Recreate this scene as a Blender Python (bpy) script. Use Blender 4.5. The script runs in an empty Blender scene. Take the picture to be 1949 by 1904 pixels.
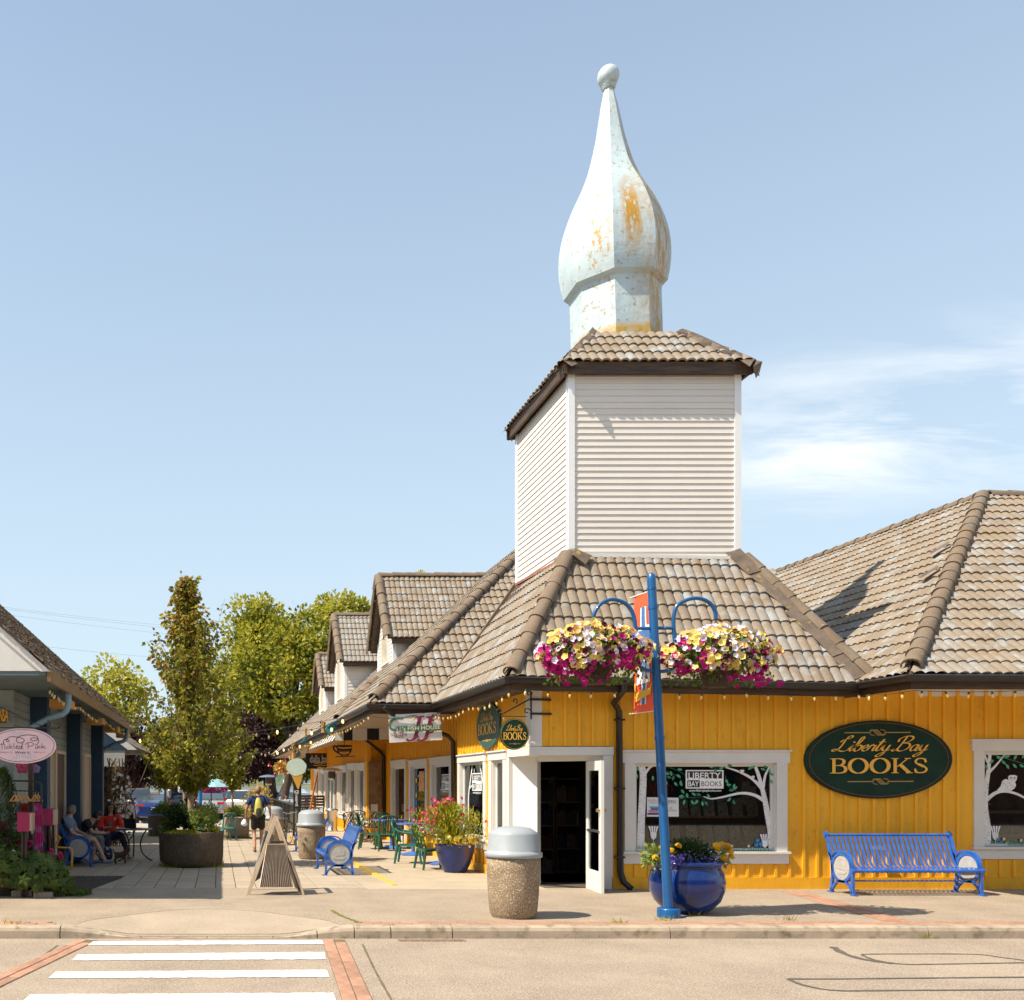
import bpy, bmesh, math, random
from mathutils import Vector, Matrix
random.seed(7)
SC = bpy.context.scene
COL = SC.collection
rad = math.radians
# ---------------------------------------------------------------- camera
F, U0, V0, H = 1841.0, 415.0, 1491.0, 1.7      # focal length and principal point for a 1949 x 1904 frame, eye height
cam = bpy.data.cameras.new('camera')
cam.sensor_width = 36; cam.sensor_fit = 'HORIZONTAL'
cam.lens = F/1949*36
cam.shift_x = (974.5-U0)/1949
cam.shift_y = (V0-952)/1949
cam.clip_end = 4000; cam.clip_start = .1
co = bpy.data.objects.new('camera', cam); COL.objects.link(co)
co.location = (0, 0, H); co.rotation_euler = (rad(90), 0, 0)
SC.camera = co
# ---------------------------------------------------------------- sky, sun, exposure
SUN_EL, SUN_DELTA = 53.0, 17.0                 # light travels towards +x, turned SUN_DELTA towards +y
W = bpy.data.worlds.new('World'); SC.world = W; W.use_nodes = True
nt = W.node_tree; nt.nodes.clear()
N = nt.nodes.new
out = N('ShaderNodeOutputWorld'); bg = N('ShaderNodeBackground'); sky = N('ShaderNodeTexSky')
sky.sky_type = 'NISHITA'; sky.sun_disc = False
sky.sun_elevation = rad(SUN_EL)
sky.sun_rotation = rad(270-SUN_DELTA)
sky.air_density = 1.0; sky.dust_density = .7; sky.ozone_density = 1.7
bg.inputs['Strength'].default_value = .115
# wispy clouds, laid out by direction over the whole sky
tc = N('ShaderNodeTexCoord'); sep = N('ShaderNodeSeparateXYZ')
nt.links.new(tc.outputs['Generated'], sep.inputs[0])
def wmath(op, a, b=None, clamp=False):
    m = N('ShaderNodeMath'); m.operation = op; m.use_clamp = clamp
    for i, x in enumerate((a, b)):
        if x is None: continue
        if isinstance(x, (int, float)): m.inputs[i].default_value = x
        else: nt.links.new(x, m.inputs[i])
    return m.outputs[0]
zc = wmath('MAXIMUM', sep.outputs['Z'], .04)
zc = wmath('ADD', zc, .10)
cx = wmath('DIVIDE', sep.outputs['X'], zc); cy = wmath('DIVIDE', sep.outputs['Y'], zc)
cmb = N('ShaderNodeCombineXYZ'); nt.links.new(cx, cmb.inputs[0]); nt.links.new(cy, cmb.inputs[1])
mp = N('ShaderNodeMapping'); mp.inputs['Rotation'].default_value = (0, 0, rad(24)); mp.inputs['Scale'].default_value = (.6, 1.7, 1)
mp.inputs['Location'].default_value = (1.35, .55, 0)
nt.links.new(cmb.outputs[0], mp.inputs[0])
n1 = N('ShaderNodeTexNoise'); n1.inputs['Scale'].default_value = .62; n1.inputs['Detail'].default_value = 3
n1.inputs['Roughness'].default_value = .5
nt.links.new(mp.outputs[0], n1.inputs[0])
n2 = N('ShaderNodeTexNoise'); n2.inputs['Scale'].default_value = 1.9; n2.inputs['Detail'].default_value = 9; n2.inputs['Roughness'].default_value = .62
n2.inputs['Distortion'].default_value = .5
nt.links.new(mp.outputs[0], n2.inputs[0])
r1 = N('ShaderNodeMapRange'); r1.inputs[1].default_value = .24; r1.inputs[2].default_value = .42; nt.links.new(n1.outputs[0], r1.inputs[0])
r2 = N('ShaderNodeMapRange'); r2.inputs[1].default_value = .36; r2.inputs[2].default_value = .59; nt.links.new(n2.outputs[0], r2.inputs[0])
cl = wmath('MULTIPLY', r1.outputs[0], r2.outputs[0], True)
elv = N('ShaderNodeMapRange'); elv.inputs[1].default_value = .02; elv.inputs[2].default_value = .12; nt.links.new(sep.outputs['Z'], elv.inputs[0])
cl = wmath('MULTIPLY', cl, elv.outputs[0], True)
hx = wmath('SQRT', wmath('ADD', wmath('MULTIPLY', sep.outputs['X'], sep.outputs['X']), wmath('ADD', wmath('MULTIPLY', sep.outputs['Y'], sep.outputs['Y']), .0001)))
bank = N('ShaderNodeMapRange'); bank.inputs[1].default_value = .41; bank.inputs[2].default_value = .52; nt.links.new(wmath('DIVIDE', sep.outputs['X'], hx), bank.inputs[0])
high = N('ShaderNodeMapRange'); high.inputs[1].default_value = .37; high.inputs[2].default_value = .29; nt.links.new(sep.outputs['Z'], high.inputs[0])   # a bank of cloud low in the east
low = N('ShaderNodeMapRange'); low.inputs[1].default_value = .22; low.inputs[2].default_value = .28; nt.links.new(sep.outputs['Z'], low.inputs[0]); cl = wmath('MULTIPLY', cl, low.outputs[0], True)
cl = wmath('MULTIPLY', cl, wmath('MULTIPLY', bank.outputs[0], high.outputs[0]), True)
cl = wmath('MULTIPLY', cl, .95, True)
mx = N('ShaderNodeMix'); mx.data_type = 'RGBA'
hz = N('ShaderNodeMix'); hz.data_type = 'RGBA'      # a thin even veil of haze over the sky
hz.inputs[7].default_value = (3.45, 4.2, 4.65, 1)
hv = N('ShaderNodeMapRange'); hv.inputs[1].default_value = .0; hv.inputs[2].default_value = .62; hv.inputs[3].default_value = .92; hv.inputs[4].default_value = .36; nt.links.new(sep.outputs['Z'], hv.inputs[0]); nt.links.new(hv.outputs[0], hz.inputs[0])
nt.links.new(sky.outputs[0], hz.inputs[6])
nt.links.new(cl, mx.inputs[0]); nt.links.new(hz.outputs[2], mx.inputs[6]); mx.inputs[7].default_value = (6.0, 6.05, 6.0, 1)
nt.links.new(mx.outputs[2], bg.inputs[0]); nt.links.new(bg.outputs[0], out.inputs[0])
sl = bpy.data.lights.new('sun', 'SUN'); sl.energy = 4.6; sl.angle = rad(.5); sl.color = (1.0, .90, .75)
so = bpy.data.objects.new('sun', sl); COL.objects.link(so)
d = Vector((math.cos(rad(SUN_DELTA))*math.cos(rad(SUN_EL)), math.sin(rad(SUN_DELTA))*math.cos(rad(SUN_EL)), -math.sin(rad(SUN_EL))))
so.rotation_euler = d.to_track_quat('-Z', 'Y').to_euler(); so.location = (-20, -6, 30)
SC.view_settings.view_transform = 'Standard'; SC.view_settings.look = 'None'
SC.view_settings.exposure = .82; SC.view_settings.gamma = 1; SC.view_settings.use_curve_mapping = False
SC.cycles.max_bounces = 8; SC.cycles.transparent_max_bounces = 12; SC.cycles.use_denoising = True
# ---------------------------------------------------------------- helpers
def P(u, v, Y): return Vector(((u-U0)/F*Y, Y, H+(V0-v)/F*Y))           # a point at depth Y
def X_(u, Y): return (u-U0)/F*Y
def Z_(v, Y): return H+(V0-v)/F*Y
SLOPE = .010
def gz(Y): return 0 if Y < 15.7 else -SLOPE*(Y-15.7)                    # the lane falls gently towards the water
def gY(v):
    dv = v-V0
    Y = F*H/dv
    return Y if Y < 15.7 else F*(H-SLOPE*15.7)/(dv-F*SLOPE)
def lin(h):
    h = h.lstrip('#'); c = [int(h[i:i+2], 16)/255 for i in (0, 2, 4)]
    return tuple((x/12.92 if x <= .04045 else ((x+.055)/1.055)**2.4) for x in c)
MATS = {}
def M(name, col, rough=.6, var=.12, vs=5.0, col2=None, bump=0.0, bs=60.0, metal=0.0, spec=.5, speck=None, rnd=0.0, coat=0.0, stretch=None, emit=0.0, trans=0.0, streak=None, sss=0):
    """a procedural surface: base colour with two scales of noise, optional specks, per-object tint and fine relief"""
    if isinstance(col, str): col = lin(col)
    if isinstance(col2, str): col2 = lin(col2)
    m = bpy.data.materials.new(name); m.use_nodes = True
    t = m.node_tree; b = t.nodes['Principled BSDF']; L = t.links.new
    geo = t.nodes.new('ShaderNodeTexCoord')
    co_ = geo.outputs['Object']
    if stretch:
        mp = t.nodes.new('ShaderNodeMapping'); mp.inputs['Scale'].default_value = stretch; L(co_, mp.inputs[0]); co_ = mp.outputs[0]
    n = t.nodes.new('ShaderNodeTexNoise'); n.inputs['Scale'].default_value = vs; n.inputs['Detail'].default_value = 6; n.inputs['Roughness'].default_value = .62
    L(co_, n.inputs[0])
    rmp = t.nodes.new('ShaderNodeMapRange'); rmp.inputs[1].default_value = .32; rmp.inputs[2].default_value = .68; L(n.outputs[0], rmp.inputs[0])
    mix = t.nodes.new('ShaderNodeMix'); mix.data_type = 'RGBA'
    a = tuple(max(0, c*(1-var)) for c in col); c2 = col2 or tuple(min(1, c*(1+var)) for c in col)
    mix.inputs[6].default_value = (*a, 1); mix.inputs[7].default_value = (*c2, 1)
    L(rmp.outputs[0], mix.inputs[0]); last = mix.outputs[2]
    for sp in ([speck] if speck and not isinstance(speck, list) else speck or []):
        sc_, ss, lo, hi = sp[0], sp[1], sp[2], sp[3]
        if isinstance(sc_, str): sc_ = lin(sc_)
        n3 = t.nodes.new('ShaderNodeTexNoise'); n3.inputs['Scale'].default_value = ss; n3.inputs['Detail'].default_value = 3; L(co_, n3.inputs[0])
        r3 = t.nodes.new('ShaderNodeMapRange'); r3.inputs[1].default_value = lo; r3.inputs[2].default_value = hi; L(n3.outputs[0], r3.inputs[0])
        if len(sp) > 4: r3.inputs[4].default_value = sp[4]
        m3 = t.nodes.new('ShaderNodeMix'); m3.data_type = 'RGBA'; L(r3.outputs[0], m3.inputs[0]); L(last, m3.inputs[6]); m3.inputs[7].default_value = (*sc_, 1)
        last = m3.outputs[2]
    if rnd:
        oi = t.nodes.new('ShaderNodeObjectInfo'); h = t.nodes.new('ShaderNodeHueSaturation')
        mr = t.nodes.new('ShaderNodeMapRange'); mr.inputs[3].default_value = 1-rnd; mr.inputs[4].default_value = 1+rnd
        L(oi.outputs['Random'], mr.inputs[0]); L(mr.outputs[0], h.inputs['Value']); L(last, h.inputs['Color']); last = h.outputs[0]
    L(last, b.inputs['Base Color'])
    b.inputs['Roughness'].default_value = rough; b.inputs['Metallic'].default_value = metal
    b.inputs['Specular IOR Level'].default_value = spec
    if coat: b.inputs['Coat Weight'].default_value = coat; b.inputs['Coat Roughness'].default_value = .08
    if trans: b.inputs['Transmission Weight'].default_value = trans
    if emit: L(last, b.inputs['Emission Color']); b.inputs['Emission Strength'].default_value = emit
    if bump:
        bn = t.nodes.new('ShaderNodeTexNoise'); bn.inputs['Scale'].default_value = bs; bn.inputs['Detail'].default_value = 4; L(co_, bn.inputs[0])
        bu = t.nodes.new('ShaderNodeBump'); bu.inputs['Strength'].default_value = bump; bu.inputs['Distance'].default_value = .01
        L(bn.outputs[0], bu.inputs['Height']); L(bu.outputs[0], b.inputs['Normal'])
    MATS[name] = m
    return m
def leafmat(name, c1, c2, rnd=0.0, trans=.35, vs=3.0):
    """leaf: diffuse plus light passing through, colour changing from clump to clump"""
    if isinstance(c1, str): c1 = lin(c1)
    if isinstance(c2, str): c2 = lin(c2)
    m = bpy.data.materials.new(name); m.use_nodes = True; t = m.node_tree; L = t.links.new
    b = t.nodes['Principled BSDF']; o = t.nodes['Material Output']
    tcn = t.nodes.new('ShaderNodeTexCoord'); n = t.nodes.new('ShaderNodeTexNoise'); n.inputs['Scale'].default_value = vs; n.inputs['Detail'].default_value = 5
    L(tcn.outputs['Object'], n.inputs[0])
    r = t.nodes.new('ShaderNodeMapRange'); r.inputs[1].default_value = .35; r.inputs[2].default_value = .65; L(n.outputs[0], r.inputs[0])
    mx = t.nodes.new('ShaderNodeMix'); mx.data_type = 'RGBA'; mx.inputs[6].default_value = (*c1, 1); mx.inputs[7].default_value = (*c2, 1); L(r.outputs[0], mx.inputs[0])
    L(mx.outputs[2], b.inputs['Base Color']); b.inputs['Roughness'].default_value = .55; b.inputs['Specular IOR Level'].default_value = .3
    tr = t.nodes.new('ShaderNodeBsdfTranslucent'); L(mx.outputs[2], tr.inputs[0])
    ms = t.nodes.new('ShaderNodeMixShader'); ms.inputs[0].default_value = trans
    L(b.outputs[0], ms.inputs[1]); L(tr.outputs[0], ms.inputs[2]); L(ms.outputs[0], o.inputs[0])
    MATS[name] = m
    return m
def glassmat(name, tint=(.9, .95, .95), refl=.25, dark=0.0):
    m = bpy.data.materials.new(name); m.use_nodes = True; t = m.node_tree; t.nodes.clear(); L = t.links.new
    o = t.nodes.new('ShaderNodeOutputMaterial'); tr = t.nodes.new('ShaderNodeBsdfTransparent'); tr.inputs[0].default_value = (*tint, 1)
    g = t.nodes.new('ShaderNodeBsdfGlossy'); g.inputs['Roughness'].default_value = .02
    fr = t.nodes.new('ShaderNodeFresnel'); fr.inputs[0].default_value = 1.5
    mr = t.nodes.new('ShaderNodeMath'); mr.operation = 'ADD'; mr.use_clamp = True; mr.inputs[1].default_value = refl; L(fr.outputs[0], mr.inputs[0])
    ms = t.nodes.new('ShaderNodeMixShader'); L(mr.outputs[0], ms.inputs[0]); L(tr.outputs[0], ms.inputs[1]); L(g.outputs[0], ms.inputs[2]); L(ms.outputs[0], o.inputs[0])
    MATS[name] = m
    return m
class MB:
    """collects faces for one mesh"""
    def __init__(s): s.v = []; s.f = []; s.m = []; s.sm = []
    def add(s, vs, fs, mi=0, smooth=False):
        o = len(s.v); s.v += [tuple(x) for x in vs]
        for f in fs: s.f.append(tuple(i+o for i in f)); s.m.append(mi); s.sm.append(smooth)
        return s
    def box(s, a, b, mi=0):
        x0, y0, z0 = a; x1, y1, z1 = b
        return s.add([(x0,y0,z0),(x1,y0,z0),(x1,y1,z0),(x0,y1,z0),(x0,y0,z1),(x1,y0,z1),(x1,y1,z1),(x0,y1,z1)],
                     [(0,3,2,1),(4,5,6,7),(0,1,5,4),(1,2,6,5),(2,3,7,6),(3,0,4,7)], mi)
    def obox(s, c, ax, ay, az, mi=0):
        """box centred on c with half-axes ax, ay, az"""
        c = Vector(c); ax = Vector(ax); ay = Vector(ay); az = Vector(az)
        vs = [c+ax*i+ay*j+az*k for k in (-1,1) for j in (-1,1) for i in (-1,1)]
        return s.add(vs, [(0,2,3,1),(4,5,7,6),(0,1,5,4),(1,3,7,5),(3,2,6,7),(2,0,4,6)], mi)
    def beam(s, a, b, w, h, up=(0,0,1), mi=0):
        a = Vector(a); b = Vector(b); d = b-a; l = d.length; d = d/l; up = Vector(up)
        sd = d.cross(up)
        if sd.length < 1e-4: sd = d.cross(Vector((1,0,0)))
        sd.normalize(); u = sd.cross(d)
        return s.obox((a+b)/2, d*l/2, sd*w/2, u*h/2, mi)
    def tube(s, pts, r, n=8, mi=0, smooth=True, caps=True):
        pts = [Vector(p) for p in pts]; rs = r if isinstance(r, (list, tuple)) else [r]*len(pts)
        rings = []; prev = None
        for i, p in enumerate(pts):
            t = (pts[min(i+1, len(pts)-1)]-pts[max(i-1, 0)]).normalized()
            if prev is None:
                a = Vector((0,0,1)) if abs(t.z) < .9 else Vector((1,0,0))
                u = t.cross(a).normalized()
            else:
                u = (prev-t*prev.dot(t))
                u = u.normalized() if u.length > 1e-6 else t.orthogonal().normalized()
            prev = u; w = t.cross(u)
            rings.append([p+(u*math.cos(2*math.pi*k/n)+w*math.sin(2*math.pi*k/n))*rs[i] for k in range(n)])
        vs = [q for rg in rings for q in rg]; fs = []
        for i in range(len(pts)-1):
            for k in range(n):
                fs.append((i*n+k, i*n+(k+1)%n, (i+1)*n+(k+1)%n, (i+1)*n+k))
        s.add(vs, fs, mi, smooth)
        if caps: s.add(rings[0], [tuple(range(n-1,-1,-1))], mi); s.add(rings[-1], [tuple(range(n))], mi)
        return s
    def lathe(s, prof, n=24, c=(0,0,0), mi=0, smooth=True, sx=1, sy=1, caps=True, ph=0.0):
        c = Vector(c); vs = []; fs = []
        for r, z in prof:
            for k in range(n):
                a = 2*math.pi*k/n+ph
                vs.append(c+Vector((r*math.cos(a)*sx, r*math.sin(a)*sy, z)))
        for i in range(len(prof)-1):
            for k in range(n): fs.append((i*n+k, i*n+(k+1)%n, (i+1)*n+(k+1)%n, (i+1)*n+k))
        s.add(vs, fs, mi, smooth)
        if caps:
            s.add(vs[:n], [tuple(range(n-1,-1,-1))], mi); s.add(vs[-n:], [tuple(range(n))], mi)
        return s
    def prism(s, poly, d, mi=0):
        """flat polygon (3D points) pushed by vector d"""
        p = [Vector(q) for q in poly]; d = Vector(d); n = len(p)
        s.add(p+[q+d for q in p], [tuple(range(n)), tuple(range(2*n-1, n-1, -1))]+[((i+1)%n, i, n+i, n+(i+1)%n) for i in range(n)], mi)
        return s
    def ball(s, c, r, n=10, m=7, mi=0, sx=1, sy=1, sz=1, smooth=True):
        c = Vector(c); vs = [c+Vector((0,0,-r*sz))]
        for i in range(1, m):
            a = -math.pi/2+math.pi*i/m
            for k in range(n): b = 2*math.pi*k/n; vs.append(c+Vector((r*sx*math.cos(a)*math.cos(b), r*sy*math.cos(a)*math.sin(b), r*sz*math.sin(a))))
        vs.append(c+Vector((0,0,r*sz))); fs = []
        for k in range(n): fs.append((0, 1+(k+1)%n, 1+k))
        for i in range(m-2):
            for k in range(n): fs.append((1+i*n+k, 1+i*n+(k+1)%n, 1+(i+1)*n+(k+1)%n, 1+(i+1)*n+k))
        for k in range(n): fs.append((1+(m-2)*n+k, 1+(m-2)*n+(k+1)%n, len(vs)-1))
        return s.add(vs, fs, mi, smooth)
    def mesh(s, name, mats):
        me = bpy.data.meshes.new(name); me.from_pydata(s.v, [], s.f)
        for m in (mats if isinstance(mats, (list, tuple)) else [mats]): me.materials.append(m)
        me.polygons.foreach_set('material_index', s.m); me.polygons.foreach_set('use_smooth', s.sm)
        me.update(); return me
    def build(s, name, mats, parent=None, world=True, fix=False):
        me = s.mesh(name, mats)
        if fix:
            bm = bmesh.new(); bm.from_mesh(me); bmesh.ops.recalc_face_normals(bm, faces=bm.faces); bm.to_mesh(me); bm.free()
        return link(name, me, parent, world)
def link(name, me, parent=None, world=True, loc=None):
    o = bpy.data.objects.new(name, me); COL.objects.link(o)
    if parent is not None:
        o.parent = parent
        if world: o.location = -wloc(parent)
    if loc is not None: o.location = loc
    return o
def wloc(o):
    v = Vector(o.location)
    while o.parent is not None: o = o.parent; v += o.location
    return v
def tag(o, label=None, cat=None, group=None, kind=None):
    if label: o['label'] = label
    if cat: o['category'] = cat
    if group: o['group'] = group
    if kind: o['kind'] = kind
    return o
def thing(name, loc, label, cat, group=None, rz=0.0):
    o = bpy.data.objects.new(name, None); COL.objects.link(o); o.location = loc; o.rotation_euler = (0, 0, rz)
    o.empty_display_size = .1
    return tag(o, label, cat, group)
def copy_tree(o, parent=None):
    c = o.copy(); COL.objects.link(c)
    if parent is not None: c.parent = parent
    for ch in list(o.children): copy_tree(ch, c)
    return c
def catmull(pts, n=8, closed=False):
    pts = [Vector(p) for p in pts]; o = []; m = len(pts)
    for i in range(m if closed else m-1):
        if closed: p0, p1, p2, p3 = pts[(i-1)%m], pts[i], pts[(i+1)%m], pts[(i+2)%m]
        else: p0, p1, p2, p3 = pts[max(i-1,0)], pts[i], pts[i+1], pts[min(i+2,m-1)]
        for k in range(n):
            t = k/n
            o.append(.5*((2*p1)+(p2-p0)*t+(2*p0-5*p1+4*p2-p3)*t*t+(3*p1-p0-3*p2+p3)*t**3))
    if not closed: o.append(pts[-1])
    return o
def text(s, name, mat, o, right, up, size=None, width=None, ext=.002, parent=None, align='CENTER', height=None, bold=0.0):
    """lettering as a mesh; o is the baseline point, right/up the axes of the surface it stands on"""
    cu = bpy.data.curves.new(name, 'FONT'); cu.body = s; cu.size = 1; cu.extrude = 0; cu.resolution_u = 3
    cu.offset = bold
    ob = bpy.data.objects.new(name, cu); COL.objects.link(ob)
    dg = bpy.context.evaluated_depsgraph_get(); me = bpy.data.meshes.new_from_object(ob.evaluated_get(dg))
    bpy.data.objects.remove(ob); bpy.data.curves.remove(cu)
    xs = [v.co.x for v in me.vertices] or [0, 1]; ys = [v.co.y for v in me.vertices] or [0, 1]
    x0, x1, y1 = min(xs), max(xs), max(ys)
    sx = size or 1
    if width: sx = width/max(x1-x0, 1e-6)
    sy = (height/max(y1, 1e-6)) if height else (size or sx)
    right = Vector(right).normalized(); up = Vector(up).normalized(); nrm = right.cross(up)
    ax = {'CENTER': (x0+x1)/2, 'LEFT': x0, 'RIGHT': x1}[align]
    o = Vector(o)
    for v in me.vertices: v.co = o+right*((v.co.x-ax)*sx)+up*(v.co.y*sy)+nrm*ext
    me.materials.clear(); me.materials.append(mat); me.name = name
    return link(name, me, parent)
class PEN:
    """writes strokes on a plane as thin ribbons; every stroke sits a hair above the one before"""
    def __init__(s, o, right, up, scale, lift=.002):
        s.o = Vector(o); s.r = Vector(right).normalized(); s.u = Vector(up).normalized(); s.n = s.r.cross(s.u); s.k = scale; s.mb = MB(); s.z = lift
    def pt(s, x, y): return s.o+s.r*x*s.k+s.u*y*s.k+s.n*s.z
    def stroke(s, pts, w=.06, nib=None, thin=None, closed=False, smooth=True, n=6, taper=False):
        """nib=(angle,width): broad pen; thin: vertical strokes thick (w), horizontal ones thin"""
        q = catmull([(p[0], p[1], 0) for p in pts], n, closed) if smooth else [Vector((p[0], p[1], 0)) for p in pts]
        if closed: q.append(q[0].copy())
        vs = []; m = len(q)
        for i, p in enumerate(q):
            a, b = q[max(i-1, 0)], q[min(i+1, m-1)]
            if closed and i in (0, m-1): a, b = q[-2], q[1]
            t = b-a
            t = t/max(t.length, 1e-9); nr = Vector((-t.y, t.x, 0))
            if thin is not None: h = nr*(thin+(w-thin)*abs(t.y))/2
            else: h = nr*w/2
            if nib: h = h+Vector((math.cos(nib[0]), math.sin(nib[0]), 0))*nib[1]/2*(1 if nr.dot(Vector((math.cos(nib[0]), math.sin(nib[0]), 0))) >= 0 else -1)
            if taper: h = h*(.25+.75*math.sin(math.pi*min(max(i/(m-1), .02), .98)))
            vs += [s.pt(p.x+h.x, p.y+h.y), s.pt(p.x-h.x, p.y-h.y)]
        s.mb.add(vs, [(2*i+1, 2*i+3, 2*i+2, 2*i) for i in range(m-1)]); s.z += .0004
        return s
    def poly(s, pts):
        s.mb.add([s.pt(*p) for p in pts], [tuple(range(len(pts)))]); s.z += .0004; return s
    def ell(s, cx, cy, rx, ry, n=20, rot=0):
        c, d = math.cos(rot), math.sin(rot)
        return s.poly([(cx+rx*math.cos(2*math.pi*k/n)*c-ry*math.sin(2*math.pi*k/n)*d, cy+rx*math.cos(2*math.pi*k/n)*d+ry*math.sin(2*math.pi*k/n)*c) for k in range(n)])
    def done(s, name, mat, parent=None): return s.mb.build(name, mat, parent)
# ---------------------------------------------------------------- materials
m_road = M('old asphalt', (.30,.236,.172), .9, .16, 1.2, bump=.8, bs=110, speck=[((.54,.45,.36), 62, .54, .66), ((.08,.062,.048), 75, .57, .68), ((.15,.115,.085), .9, .60, .80, .35), ((.44,.36,.27), .45, .52, .75, .4)])
m_agg = M('exposed aggregate', (.295,.23,.16), .9, .16, 1.2, bump=.7, bs=120, speck=[((.56,.46,.36), 75, .55, .67), ((.10,.075,.055), 90, .59, .70), ((.17,.125,.085), 1.1, .58, .80, .4)])
m_ramp = M('pale aggregate', (.33,.26,.183), .9, .12, 1.5, bump=.4, bs=160, speck=[((.58,.49,.39), 110, .56, .68), ((.16,.13,.10), 130, .62, .74)])
m_kerb = M('kerb concrete', (.36,.29,.21), .9, .25, 3, bump=.4, bs=120, speck=[((.16,.12,.07), 7, .55, .75)])
m_slab = M('paving slab', (.36,.292,.21), .88, .10, 2.5, bump=.25, bs=120, rnd=.07, speck=((.25,.20,.155), 90, .58, .72))
m_walk = M('walkway concrete', (.39,.315,.222), .88, .10, 1.4, bump=.25, bs=120, speck=[((.26,.20,.14), 80, .60, .72), ((.25,.19,.13), 2.2, .62, .8, .5)])
m_joint = M('joint dirt', (.13,.10,.065), .95, .3, 20, col2=(.16,.14,.06))
m_white_paint_road = M('road paint', (.80,.77,.72), .7, .06, 8, speck=[((.40,.33,.26), 60, .55, .65), ((.42,.35,.27), 4, .52, .74, .6)])
m_yellow_kerb = M('yellow kerb paint', (.62,.38,.06), .7, .15, 9, speck=((.36,.28,.2), 30, .60, .72))
m_brick = M('paver brick', (.36,.195,.125), .9, .18, 8, bump=.4, bs=90, rnd=.16)
m_moss = M('moss', (.12,.13,.02), .95, .4, 20, col2=(.22,.20,.03), bump=1, bs=60)
m_tar = M('tar seal', (.10,.085,.07), .8, .2, 20)
m_iron = M('rusty iron', (.20,.13,.08), .7, .3, 20)
m_yellow = M('yellow paint', (.85,.405,.010), .62, .10, 1.6, col2=(.89,.45,.016), bump=.35, bs=34, stretch=(1.0,1.0,.35), speck=[((.50,.21,.008), 5, .56, .80, .55), ((.36,.14,.008), 26, .62, .74, .45), ((.74,.42,.06), 3, .62, .8, .35)])
m_batten = M('yellow batten paint', (.88,.43,.012), .62, .06, 3, bump=.25, bs=40, stretch=(1,1,.3))
m_white = M('white trim paint', (.68,.665,.625), .5, .04, 3, bump=.18, bs=50)
m_cream = M('cream siding', (.72,.665,.595), .5, .03, 1.5, rnd=.025)
m_corner = M('white corner trim', (.82,.82,.81), .45, .03, 2)
m_black = M('black gutter', (.018,.014,.012), .28, .3, 6, spec=.5)
m_brown_fascia = M('dark brown fascia', (.045,.028,.018), .6, .4, 6, col2=(.11,.06,.03), stretch=(.4,.4,4))
m_iron_black = M('black iron', (.02,.018,.018), .45, .2, 20)
m_flash = M('lead flashing', (.10,.072,.05), .55, .25, 5, col2=(.16,.115,.08), speck=((.30,.20,.03), 9, .62, .70))
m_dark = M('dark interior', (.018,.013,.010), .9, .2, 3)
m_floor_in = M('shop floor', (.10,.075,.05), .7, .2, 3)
m_pine = M('pine', (.42,.24,.10), .6, .2, 6, stretch=(1,1,.2))
m_brass = M('brass', (.6,.45,.2), .3, .1, 10, metal=1)
m_steel = M('brushed steel', (.55,.55,.54), .32, .06, 10, metal=1)
m_chrome = M('bright steel', (.75,.75,.75), .15, .05, 10, metal=1)
m_green_sign = M('dark green sign', (.006,.032,.020), .55, .3, 3, spec=.2)
m_green_sign2 = M('faded green sign', (.03,.10,.085), .5, .2, 3)
m_gold = M('gold lettering', (.85,.46,.06), .5, .05, 10)
m_gold_dull = M('dull gold line', (.36,.24,.06), .5, .1, 10)
m_red_line = M('red line', (.22,.05,.02), .6, .1, 10)
m_shadow_black = M('black drop letter', (.006,.005,.005), .7, .1, 10)
m_blue = M('blue enamel', (.012,.085,.42), .30, .08, 8, spec=.5, coat=.3)
m_pole = M('blue pole paint', (.005,.085,.245), .35, .10, 4, coat=.25, speck=((.7,.7,.7), 16, .735, .745))
m_blue_bench = M('bench blue enamel', (.010,.085,.38), .30, .10, 6, col2=(.03,.15,.52), coat=.5, speck=((.10,.20,.45), 40, .68, .74))  # lighter second blue puts sun gloss into the enamel colour
m_glaze = M('cobalt glaze', (.003,.010,.075), .2, .35, 2.2, col2=(.005,.04,.24), coat=.3, stretch=(1,1,.35), speck=[((.05,.03,.03), 3.0, .56, .75, .7)])
m_medal = M('grey medallion', (.40,.39,.37), .6, .15, 10, bump=.2, bs=60)
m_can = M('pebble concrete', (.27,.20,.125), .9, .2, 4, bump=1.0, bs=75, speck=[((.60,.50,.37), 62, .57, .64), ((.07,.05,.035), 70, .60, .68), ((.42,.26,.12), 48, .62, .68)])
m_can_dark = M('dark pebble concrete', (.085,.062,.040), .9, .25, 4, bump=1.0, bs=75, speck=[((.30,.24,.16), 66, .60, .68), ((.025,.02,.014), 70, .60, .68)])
m_lid = M('grey plastic lid', (.30,.33,.345), .42, .07, 4)
m_soil = M('soil', (.05,.035,.02), .95, .3, 20)
m_tileroof = None
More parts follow.
